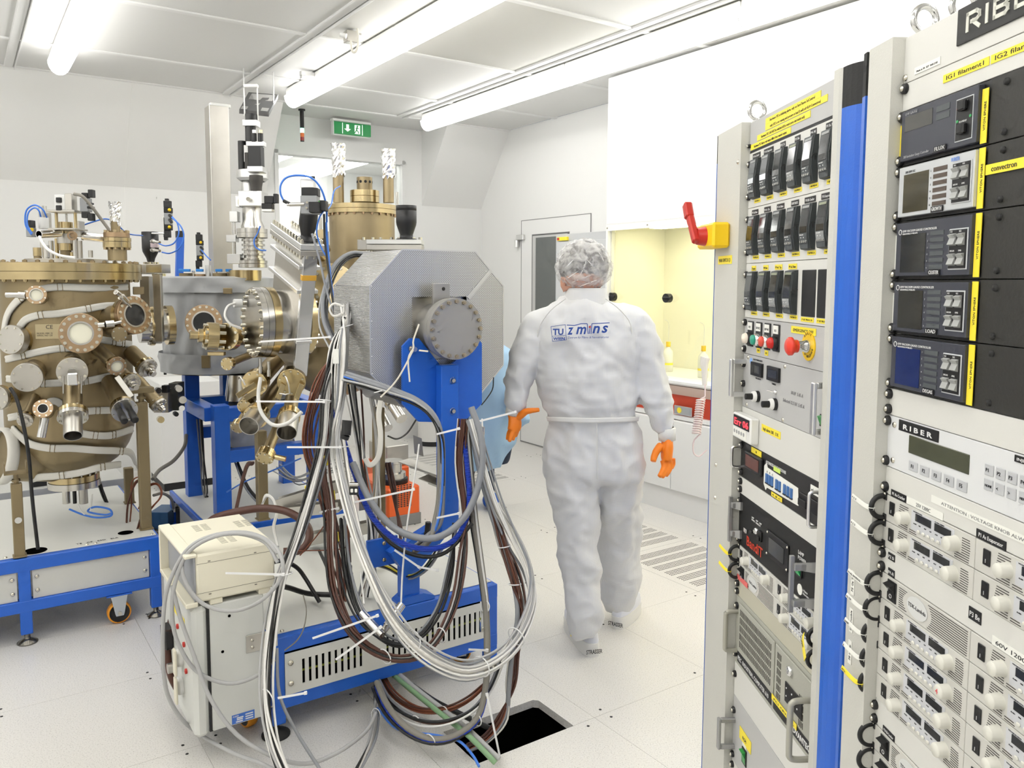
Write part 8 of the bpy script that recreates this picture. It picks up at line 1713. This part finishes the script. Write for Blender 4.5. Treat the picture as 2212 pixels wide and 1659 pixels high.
bundle([(745, 815, 2.98), (790, 828, 2.95), (850, 848, 2.92), (900, 868, 2.9), (935, 898, 2.88), (952, 945, 2.88), (954, 1010, 2.88), (952, 1080, 2.88), (944, 1130, 2.86), (925, 1165, 2.84), (895, 1190, 2.86)], 'GkTukGl', .015, 'arching from the cover to the blue post', 8, .0044)
bundle([(1018, 905, 2.96), (1035, 1000, 2.92), (1060, 1100, 2.88), (1088, 1180, 2.84), (1112, 1260, 2.78), (1122, 1330, 2.74), (1112, 1410, 2.70), (1105, 1480, 2.68), (1085, 1545, 2.66), (1050, 1590, 2.64), (1010, 1612, 2.6)], 'bbrbgbGs', .016, 'falling right of the post into the floor opening', 9, .0042)
bundle([(1002, 908, 2.96), (1012, 1020, 2.92), (1022, 1120, 2.88), (1035, 1210, 2.84), (1048, 1310, 2.78), (1052, 1400, 2.72), (1050, 1480, 2.66), (1032, 1550, 2.6), (985, 1590, 2.55), (930, 1598, 2.54), (880, 1575, 2.58), (838, 1530, 2.66), (815, 1480, 2.8)], 'TnTtTwk', .015, 'curving low before the floor opening', 10, .0046, 4)
bundle([(815, 1465, 2.95), (845, 1520, 2.75), (900, 1555, 2.64), (960, 1560, 2.6), (1020, 1535, 2.62), (1060, 1490, 2.68), (1090, 1420, 2.74)], 'bbkbgw', .012, 'in the lower sling under the cart', 11, .0044)
bundle([(822, 1455, 3.0), (850, 1500, 2.85), (900, 1532, 2.74), (960, 1535, 2.7), (1010, 1515, 2.7), (1050, 1480, 2.74)], 'rrrrbg', .011, 'in the rust coloured sling under the cart', 12, .0040)
bundle([(822, 1440, 3.05), (815, 1500, 2.85), (812, 1560, 2.68), (800, 1610, 2.54), (768, 1680, 2.4)], 'wsglwgkl', .018, 'dropping out below the middle of the cart', 13, .0044)
bundle([(836, 1000, 3.36), (848, 1060, 3.32), (860, 1120, 3.28), (866, 1180, 3.22), (866, 1235, 3.12)], 'bbbbb', .013, 'in front of the orange pump', 14, .0042)
bundle([(800, 553, 3.7), (760, 552, 3.65), (725, 580, 3.55), (702, 640, 3.45), (703, 700, 3.35), (728, 750, 3.25)], 'GkGgkl', .022, 'arching around the growth chamber neck', 15, .0042)
bundle([(275, 1146, 3.95), (278, 1090, 3.93), (290, 1045, 3.92), (306, 1036, 3.9), (318, 1060, 3.88), (310, 1105, 3.86), (298, 1150, 3.84)], 'rbrr', .014, 'looped at the tall bronze leg on the left base', 16, .0036)
bundle([(292, 1148, 3.88), (322, 1105, 3.86), (348, 1070, 3.88), (340, 1046, 3.9), (318, 1055, 3.9), (300, 1100, 3.9)], 'rr', .006, 'making the right half of the looped pair', 17, .0036)
bundle([(512, 1000, 4.6), (535, 1055, 4.5), (570, 1095, 4.4), (600, 1100, 4.3)], 'kkkkg', .016, 'sagging inside the blue stand', 18, .0050)
bundle([(432, 905, 4.9), (436, 990, 4.9), (440, 1060, 4.9), (448, 1075, 4.85)], 'kkgkt', .020, 'running down the rear leg of the blue stand', 19, .0050)
bundle([(210, 1030, 4.35), (225, 1070, 4.32), (238, 1100, 4.3)], 'kkb', .010, 'dropping behind the left chamber foot', 20, .0050)
bundle([(508, 1105, 3.9), (530, 1010, 4.1), (545, 1000, 4.2)], 'bb', .01, 'rising by the blue stand leg', 21, .008)
bundle([(564, 1100, 3.6), (575, 1072, 3.6), (590, 1080, 3.58), (598, 1110, 3.55), (592, 1140, 3.5), (600, 1180, 3.45)], 'wwwl', .010, 'bowing over beside the rear bronze leg', 22, .0036)
bundle([(600, 1010, 4.6), (640, 1035, 4.5), (700, 1015, 4.5), (745, 1000, 4.5)], 'gllgllg', .04, 'fanned out over the rear base plate', 23, .0036)
bundle([(735, 990, 3.3), (745, 1040, 3.2), (755, 1090, 3.15), (750, 1150, 3.1), (752, 1215, 3.05)], 'rrby', .010, 'with yellow markers in the hanging tangle', 24, .0032)
bundle([(790, 1215, 3.2), (835, 1225, 3.1), (880, 1245, 3.0), (920, 1225, 2.95), (950, 1180, 2.9)], 'eyglkuk', .014, 'sagging behind the elbow of the gantry', 25, .0036)
bundle([(1030, 920, 3.0), (1050, 1050, 2.98), (1085, 1170, 2.94), (1120, 1250, 2.88), (1132, 1330, 2.80), (1110, 1390, 2.72), (1080, 1430, 2.66)], 'kgwbswww', .020, 'in the outermost right curve', 26, .0040)
# single hoses and cables
S_ = [
 ('n', .0105, [(720, 880, 3.05), (745, 960, 3.0), (765, 1020, 2.95), (800, 1110, 2.86), (858, 1168, 2.8), (930, 1186, 2.78), (988, 1160, 2.82), (1013, 1090, 2.86), (1008, 1000, 2.9), (994, 905, 2.93)], 'ribbed blue hose slung in a U around the foot of the blue post', 'hose'),
 ('g', .0125, [(762, 1000, 2.93), (802, 1085, 2.85), (860, 1146, 2.79), (940, 1162, 2.77), (1005, 1115, 2.81), (1038, 1030, 2.85), (1040, 950, 2.88), (1018, 880, 2.92)], 'thick grey hose lying inside the ribbed blue U', 'hose'),
 ('k', .0075, [(770, 1060, 2.92), (830, 1160, 2.84), (900, 1200, 2.8), (965, 1192, 2.8), (1020, 1130, 2.84)], 'black hose under the ribbed blue U', 'hose'),
 ('b', .0175, [(437, 1152, 3.45), (460, 1122, 3.45), (510, 1106, 3.45), (570, 1098, 3.45), (622, 1106, 3.42), (660, 1132, 3.38), (668, 1162, 3.34), (650, 1188, 3.30), (612, 1192, 3.28)], 'thick brown hose arching behind the cream instrument', 'hose'),
 ('b', .0135, [(372, 1335, 2.82), (362, 1375, 2.8), (362, 1420, 2.78), (370, 1460, 2.76), (382, 1485, 2.76)], 'thick brown hose end hanging left of the grey cabinet', 'hose'),
 ('l', .0066, [(352, 1445, 2.5), (352, 1350, 2.5), (362, 1270, 2.5), (400, 1192, 2.52), (455, 1158, 2.56), (530, 1150, 2.6), (585, 1172, 2.58), (610, 1212, 2.54), (603, 1255, 2.52), (560, 1300, 2.5), (500, 1320, 2.5), (440, 1305, 2.5), (402, 1260, 2.5), (395, 1210, 2.52), (430, 1170, 2.55), (500, 1152, 2.58), (570, 1170, 2.58), (600, 1215, 2.55)], 'grey cable coiled in a big ring in front of the cream instrument', 'cable'),
 ('l', .0066, [(600, 1195, 2.56), (560, 1160, 2.58), (480, 1155, 2.55), (410, 1190, 2.52), (378, 1260, 2.5), (372, 1330, 2.5), (385, 1390, 2.5), (425, 1450, 2.5), (490, 1476, 2.5), (550, 1462, 2.5), (592, 1425, 2.5)], 'grey cable dipping across the side of the grey cabinet', 'cable'),
 ('l', .0066, [(372, 1265, 2.5), (388, 1330, 2.5), (420, 1420, 2.48), (455, 1510, 2.45), (510, 1585, 2.42), (585, 1632, 2.4), (660, 1650, 2.42), (730, 1625, 2.45), (790, 1580, 2.55), (812, 1540, 2.65)], 'grey cable slanting down over the grey cabinet to the floor', 'cable'),
 ('l', .0066, [(352, 1440, 2.5), (362, 1500, 2.52), (390, 1550, 2.55), (430, 1585, 2.6), (500, 1625, 2.46), (570, 1652, 2.38), (640, 1690, 2.3)], 'grey cable leaving the coil along the floor', 'cable'),
 ('g', .0055, [(598, 1400, 2.5), (604, 1500, 2.45), (640, 1580, 2.42), (690, 1660, 2.36)], 'grey cable right of the white bundle reaching the bottom edge', 'cable'),
 ('w', .0085, [(563, 815, 3.5), (558, 855, 3.48), (564, 890, 3.46), (588, 917, 3.45), (620, 915, 3.45), (652, 890, 3.45)], 'white cable hanging in a U before the open steel sleeves', 'cable'),
 ('w', .006, [(508, 655, 3.75), (492, 662, 3.72), (486, 682, 3.7), (498, 700, 3.7), (520, 709, 3.72)], 'short white cable bent beside the round bolted flange', 'cable'),
 ('w', .0065, [(85, 511, 3.62), (92, 525, 3.6), (105, 540, 3.58), (130, 552, 3.55), (162, 557, 3.55)], 'white cable drooping from the steel sleeve on the left chamber', 'cable'),
 ('t', .0075, [(160, 419, 3.72), (178, 424, 3.72), (197, 445, 3.74), (216, 470, 3.78), (236, 497, 3.8)], 'cream cable slanting down to the foil capped column', 'cable'),
 ('k', .0075, [(22, 838, 3.45), (36, 862, 3.44), (50, 915, 3.43), (62, 985, 3.42), (70, 1080, 3.41), (82, 1186, 3.43)], 'dark cable falling in front of the left chamber to the base plate', 'cable'),
 ('u', .0038, [(68, 507, 3.78), (55, 485, 3.78), (57, 455, 3.78), (74, 443, 3.78), (92, 452, 3.78), (101, 470, 3.8)], 'outer blue air tube loop on the left chamber head', 'tube'),
 ('u', .0038, [(70, 505, 3.76), (59, 485, 3.76), (61, 460, 3.76), (74, 449, 3.76), (84, 455, 3.76), (88, 468, 3.78)], 'inner blue air tube loop on the left chamber head', 'tube'),
 ('u', .0035, [(178, 487, 3.9), (205, 478, 3.92), (228, 473, 3.95), (248, 480, 4.0), (275, 504, 4.1), (308, 509, 4.3)], 'blue air tube running from the left head to the black actuator', 'tube'),
 ('u', .0038, [(372, 468, 4.35), (383, 482, 4.33), (386, 505, 4.32), (376, 525, 4.32), (358, 531, 4.33), (343, 526, 4.35)], 'inner blue air tube loop beside the slim gate valve', 'tube'),
 ('u', .0038, [(371, 470, 4.33), (390, 488, 4.3), (397, 510, 4.3), (388, 535, 4.3), (368, 547, 4.32), (350, 545, 4.35)], 'outer blue air tube loop beside the slim gate valve', 'tube'),
 ('u', .0038, [(435, 540, 5.0), (446, 553, 4.98), (455, 562, 4.96)], 'short blue air tube by the steel post', 'tube'),
 ('u', .0042, [(613, 434, 3.37), (606, 418, 3.36), (607, 398, 3.36), (620, 383, 3.36), (645, 379, 3.36), (672, 384, 3.36), (692, 405, 3.38), (704, 440, 3.4), (706, 480, 3.42)], 'blue air tube bow over the black actuator of the tilted valve', 'tube'),
 ('u', .0034, [(702, 452, 3.38), (690, 470, 3.38), (684, 500, 3.4), (692, 530, 3.42), (708, 560, 3.42)], 'thin blue air tube curling down from the solenoid block', 'tube'),
 ('u', .0060, [(704, 480, 3.42), (708, 540, 3.42), (716, 620, 3.4), (730, 690, 3.35)], 'dark blue hose dropping beside the growth chamber', 'hose'),
 ('u', .0038, [(562, 488, 4.2), (556, 505, 4.2), (549, 518, 4.2), (551, 532, 4.2), (562, 540, 4.2), (575, 541, 4.2)], 'blue air tube hooked left of the tilted valve', 'tube'),
 ('u', .0034, [(706, 455, 3.9), (716, 440, 4.0), (722, 412, 4.1), (735, 402, 4.2)], 'blue air tube passing behind the left foil capped tube', 'tube'),
 ('k', .0050, [(700, 462, 3.4), (702, 520, 3.4), (712, 600, 3.38), (726, 700, 3.3)], 'black cable dropping from the solenoid coil', 'cable'),
 ('g', .0050, [(674, 505, 3.45), (690, 560, 3.42), (706, 630, 3.38), (730, 700, 3.3)], 'grey cable slanting from the tilted valve to the hanging bundle', 'cable'),
 ('w', .0045, [(742, 662, 3.1), (722, 656, 3.1), (712, 668, 3.1), (722, 683, 3.1), (742, 676, 3.1)], 'white wire loop at the left side of the octagonal cover', 'cable'),
 ('t', .0110, [(402, 940, 4.8), (398, 965, 4.7), (375, 995, 4.6), (345, 1015, 4.5), (330, 1035, 4.4)], 'grey beige hose sweeping down behind the tall bronze leg', 'hose'),
 ('t', .0085, [(332, 1070, 4.3), (352, 1066, 4.4), (370, 1078, 4.6), (375, 1098, 4.9)], 'short beige hose bend at the blue pump', 'hose'),
 ('u', .0040, [(490, 1063, 4.2), (530, 1040, 4.1), (580, 1020, 4.0), (650, 990, 3.9)], 'thin blue tube stretched across the stand', 'tube'),
 ('u', .0050, [(150, 1100, 3.9), (180, 1112, 3.88), (210, 1118, 3.86), (240, 1114, 3.84), (236, 1100, 3.86), (205, 1095, 3.9), (190, 1105, 3.9), (225, 1112, 3.84), (243, 1108, 3.84)], 'blue tube coil lying on the left base plate', 'tube'),
 ('w', .0034, [(168, 1090, 3.9), (176, 1105, 3.88), (190, 1115, 3.88), (196, 1100, 3.9), (200, 1068, 3.95)], 'thin white wire at the feet of the left chamber', 'cable'),
 ('k', .0070, [(690, 1190, 3.2), (706, 1225, 3.1), (720, 1265, 3.0), (745, 1290, 2.95)], 'black cable lying over the cart top', 'cable'),
 ('k', .0100, [(590, 1262, 2.85), (625, 1270, 2.95), (665, 1282, 3.0), (715, 1285, 3.0)], 'thick black cable leaving the cream instrument over the cart', 'cable'),
 ('k', .0085, [(588, 1215, 2.9), (610, 1212, 2.95), (640, 1225, 3.0), (660, 1250, 3.0), (690, 1300, 2.95)], 'black plug lead behind the cream instrument', 'cable'),
 ('e', .0090, [(840, 1450, 3.0), (900, 1500, 2.8), (960, 1548, 2.66), (1015, 1592, 2.56), (1070, 1648, 2.5)], 'green striped pipe running into the floor opening', 'pipe'),
 ('l', .0095, [(846, 1444, 3.02), (906, 1494, 2.82), (966, 1540, 2.69), (1020, 1584, 2.59), (1078, 1640, 2.52)], 'pale grey pipe beside the green one', 'pipe'),
 ('k', .0100, [(890, 1480, 3.0), (940, 1515, 2.85), (1000, 1545, 2.75), (1060, 1575, 2.68)], 'black hose lying on the floor toward the opening', 'hose'),
 ('u', .0045, [(815, 1530, 2.75), (860, 1575, 2.6), (940, 1588, 2.56), (990, 1600, 2.55), (1020, 1630, 2.5), (1035, 1656, 2.46)], 'bright blue cable slipping into the floor opening', 'cable'),
 ('y', .0040, [(862, 1455, 3.0), (870, 1478, 2.95), (888, 1495, 2.9)], 'short yellow wire under the cart', 'cable'),
 ('k', .0045, [(838, 942, 4.0), (858, 948, 4.05), (880, 935, 4.1), (900, 905, 4.15)], 'thin black cable dipping beside the steel source cans', 'cable'),
 ('r', .0022, [(612, 1195, 2.9), (650, 1190, 2.9), (720, 1188, 2.9), (748, 1182, 2.9)], 'thin rust wire reaching across to the tangle', 'cable'),
 ('r', .0022, [(720, 1100, 2.9), (690, 1150, 2.9), (648, 1200, 2.9)], 'thin rust wire slanting over the cart', 'cable'),
 ('t', .0022, [(655, 1285, 2.6), (662, 1320, 2.6), (655, 1360, 2.6), (640, 1385, 2.6), (615, 1405, 2.62)], 'thin twisted wire hanging over the cart front', 'cable'),
 ('w', .0034, [(866, 1310, 2.72), (870, 1230, 2.78), (880, 1130, 2.84), (900, 1000, 2.9), (905, 960, 2.95)], 'thin white pull cord hanging from the bundle to a steel barrel', 'cable'),
 ('w', .0034, [(786, 1305, 2.66), (784, 1280, 2.7), (778, 1235, 2.75)], 'short white cord above the left steel barrel', 'cable'),
 ('w', .0036, [(1041, 905, 2.98), (1042, 925, 2.96)], 'short white lead above the slim steel plug', 'cable'),
 ('k', .0022, [(1066, 815, 3.05), (1064, 840, 3.05), (1052, 860, 3.05), (1040, 875, 3.05)], 'thin black wire against the blue gown', 'cable')]
for (c, r, pts, lab, nm) in S_: cable(pts, r, c, lab, None, 5, 8, nm)
# cable ties with long tails
TI = [(563, 738, 712, 728, 3.0), (553, 867, 700, 868, 2.92), (620, 966, 735, 966, 2.85), (765, 1085, 893, 1057, 2.78), (1035, 910, 1113, 890, 2.9), (487, 1238, 612, 1241, 2.5), (675, 1379, 815, 1330, 2.5), (725, 1425, 822, 1355, 2.5), (600, 1508, 660, 1497, 2.38), (1012, 1403, 1052, 1405, 2.6), (943, 938, 991, 926, 2.84), (943, 1119, 991, 1109, 2.82), (1080, 1636, 1052, 1500, 2.55), (690, 1107, 730, 1098, 2.85), (852, 1188, 905, 1225, 2.78), (905, 1225, 945, 1232, 2.78)]
wh = ['reaching across the big valve flange', 'passing the open steel sleeves', 'crossing before the blue stand', 'crossing the orange pump', 'pointing at the orange glove', 'pointing left over the cream instrument', 'slanting over the blue cart rail, upper', 'slanting over the slotted panel, lower', 'on the lower cart rail', 'near the right cart post', 'around the blue post, upper', 'around the blue post, lower', 'hanging down over the floor opening', 'over the steel channels', 'below the U shaped hoses, left', 'below the U shaped hoses, right']
for (x0, y0, x1, y1, Y), w_ in zip(TI, wh):
    t = thing('cable_tie', 'white cable tie with long straight tail %s' % w_, 'cable tie', tuple(G(x0, y0, Y))); p, q = G(x0, y0, Y), G(x1, y1, Y); d = q - p; n_ = (ROOMI.to_3x3() @ V((0, -1, .1))).normalized()
    b = MB(); b.obox((p + q) / 2, d / 2, d.normalized().cross(n_) * .0034, n_ * .0008); b.build('tail', CT, t); b = MB(); b.obox(q, d.normalized() * .005, d.normalized().cross(n_) * .0048, n_ * .004, .001); b.build('head', CT, t)
RG = [(612, 1240, 2.62, .030), (578, 1508, 2.42, .030), (700, 866, 2.98, .032), (733, 966, 2.9, .036), (892, 1386, 2.52, .034), (1040, 1440, 2.55, .034), (1115, 1375, 2.66, .034), (832, 1418, 2.56, .026), (952, 1372, 2.62, .024), (1112, 1262, 2.78, .022), (1048, 1310, 2.78, .020), (1030, 1555, 2.6, .020), (930, 1598, 2.54, .020), (900, 1556, 2.64, .018), (960, 1536, 2.70, .016), (812, 1545, 2.72, .022), (1090, 1180, 2.84, .022), (750, 705, 3.1, .030), (820, 845, 2.93, .020)]
for i, (x, y, Y, R) in enumerate(RG):
    c = G(x, y, Y); b = MB(); ax = V((.25 * sin(i), .2, 1)) if y < 1300 else V((1, .3, .3 * cos(i))); b.torus(c, ax, R, .0022, 22, 5); b.build('cable_tie', CT, None, 'white cable tie cinched round one of the hanging bundles', 'cable tie', 'cinched cable ties on the hanging bundles')
# hanging connectors and sleeves
def plug(lab, pts, rs, mats, cat='connector', nm='connector'):
    t = thing(nm, lab, cat, tuple(G(*pts[0])))
    for i in range(len(pts) - 1):
        b = MB(); b.cyl(G(*pts[i]), G(*pts[i + 1]), rs[i], n=16); b.build(('shell', 'collar', 'tip')[i % 3], mats[i], t)
    return t
plug('black ribbed round connector hanging before the silver sleeve', [(750, 908, 2.86), (747, 940, 2.85), (744, 948, 2.85)], [.0175, .015], [M_blackm, M_black])
plug('slim steel plug hanging beside the light blue gown', [(1042, 922, 2.95), (1042, 938, 2.95), (1043, 958, 2.95), (1043, 970, 2.95)], [.0085, .0075, .005], [M_steel, M_steelb, M_steel])
plug('olive military style connector hanging in the cable tangle', [(753, 1222, 2.9), (753, 1238, 2.9), (752, 1248, 2.9)], [.013, .017], [mat('olive', (.09, .08, .05), .4, .4), mat('olive', (.09, .08, .05), .4, .4)])
plug('black cable gland standing behind the grey hose', [(925, 1128, 3.0), (923, 1150, 3.0), (922, 1170, 3.0)], [.011, .013], [M_black, M_black])
for lab, a_, c_ in (('polished open steel barrel at the left over the blue cart rail', (782, 1325, 2.62), (818, 1364, 2.56)), ('polished open steel barrel at the right over the blue cart rail', (868, 1306, 2.66), (836, 1352, 2.6))):
    t = thing('steel_barrel', lab, 'sleeve', tuple(G(*a_))); b = MB(); p, q = G(*a_), G(*c_); b.pipe(p, q, .0145, .0125); b.cap(q, q - p, .0125); b.build('sleeve', M_chrome, t); b = MB(); b.cyl(q, q + (q - p) * .22, .012, n=18); b.build('end_plug', M_steel, t)
t = thing('data_plug', 'black and white flat data plug on the silver sleeve', 'connector', tuple(G(763, 1058, 2.7))); boxp(t, 754, 775, 1043, 1050, 2.7, .02, M_steel, 'plug_face'); boxp(t, 755, 774, 1050, 1068, 2.7, .02, M_black, 'hood'); boxp(t, 757, 763, 1056, 1064, 2.68, .004, M_paper, 'label_patch'); boxp(t, 766, 772, 1056, 1064, 2.68, .004, M_paper, 'label_patch')
t = thing('cable_label', 'white printed label wrapped on the bundle beside the octagonal cover', 'label', tuple(G(726, 770, 3.0))); boxp(t, 719, 732, 754, 786, 2.98, .004, M_paper, 'paper')
for i, (x, y) in enumerate(((719, 1060), (703, 985), (727, 1150), (662, 1050), (748, 1080))):
    b = MB(); p = G(x, y, 2.9); b.cyl(p, p + V((.003, 0, -.034)), .007, n=10); b.build('cable_marker', M_label, None, 'small yellow marker sleeve on a wire in the hanging tangle', 'marker', 'yellow marker sleeves in the hanging tangle')
for i, P2 in enumerate(([(905, 700), (893, 735), (893, 752), (882, 775), (885, 825)], [(893, 755), (870, 800), (850, 830), (822, 858)], [(905, 757), (925, 759)])):
    b = MB(); n_ = ROOMI.to_3x3() @ V((0, -1, .1)); Q = [G(x, y, 2.90) for (x, y) in P2]; b.ribbon(Q, [n_] * len(Q), .006, .0008, 4); b.build('tie_cord', mat('cord_cream', (.74, .70, .60), .7), None, ('cream cord draped over the blue head plate pin', 'cream cord slanting down left of the blue plate', 'short cream cord end by the clamp pin')[i], 'cord')
b = MB(); n_ = ROOMI.to_3x3() @ V((0, -1, .1)); Q = [G(x, y, 2.95) for (x, y) in ((822, 865), (818, 900), (822, 940), (818, 985), (800, 1005), (788, 990))]; b.ribbon(Q, [n_] * 6, .020, .002, 5); b.build('fabric_strip', mat('fabric_cream', (.74, .72, .66), .8), None, 'cream fabric strip hanging from the tied cords', 'strip')
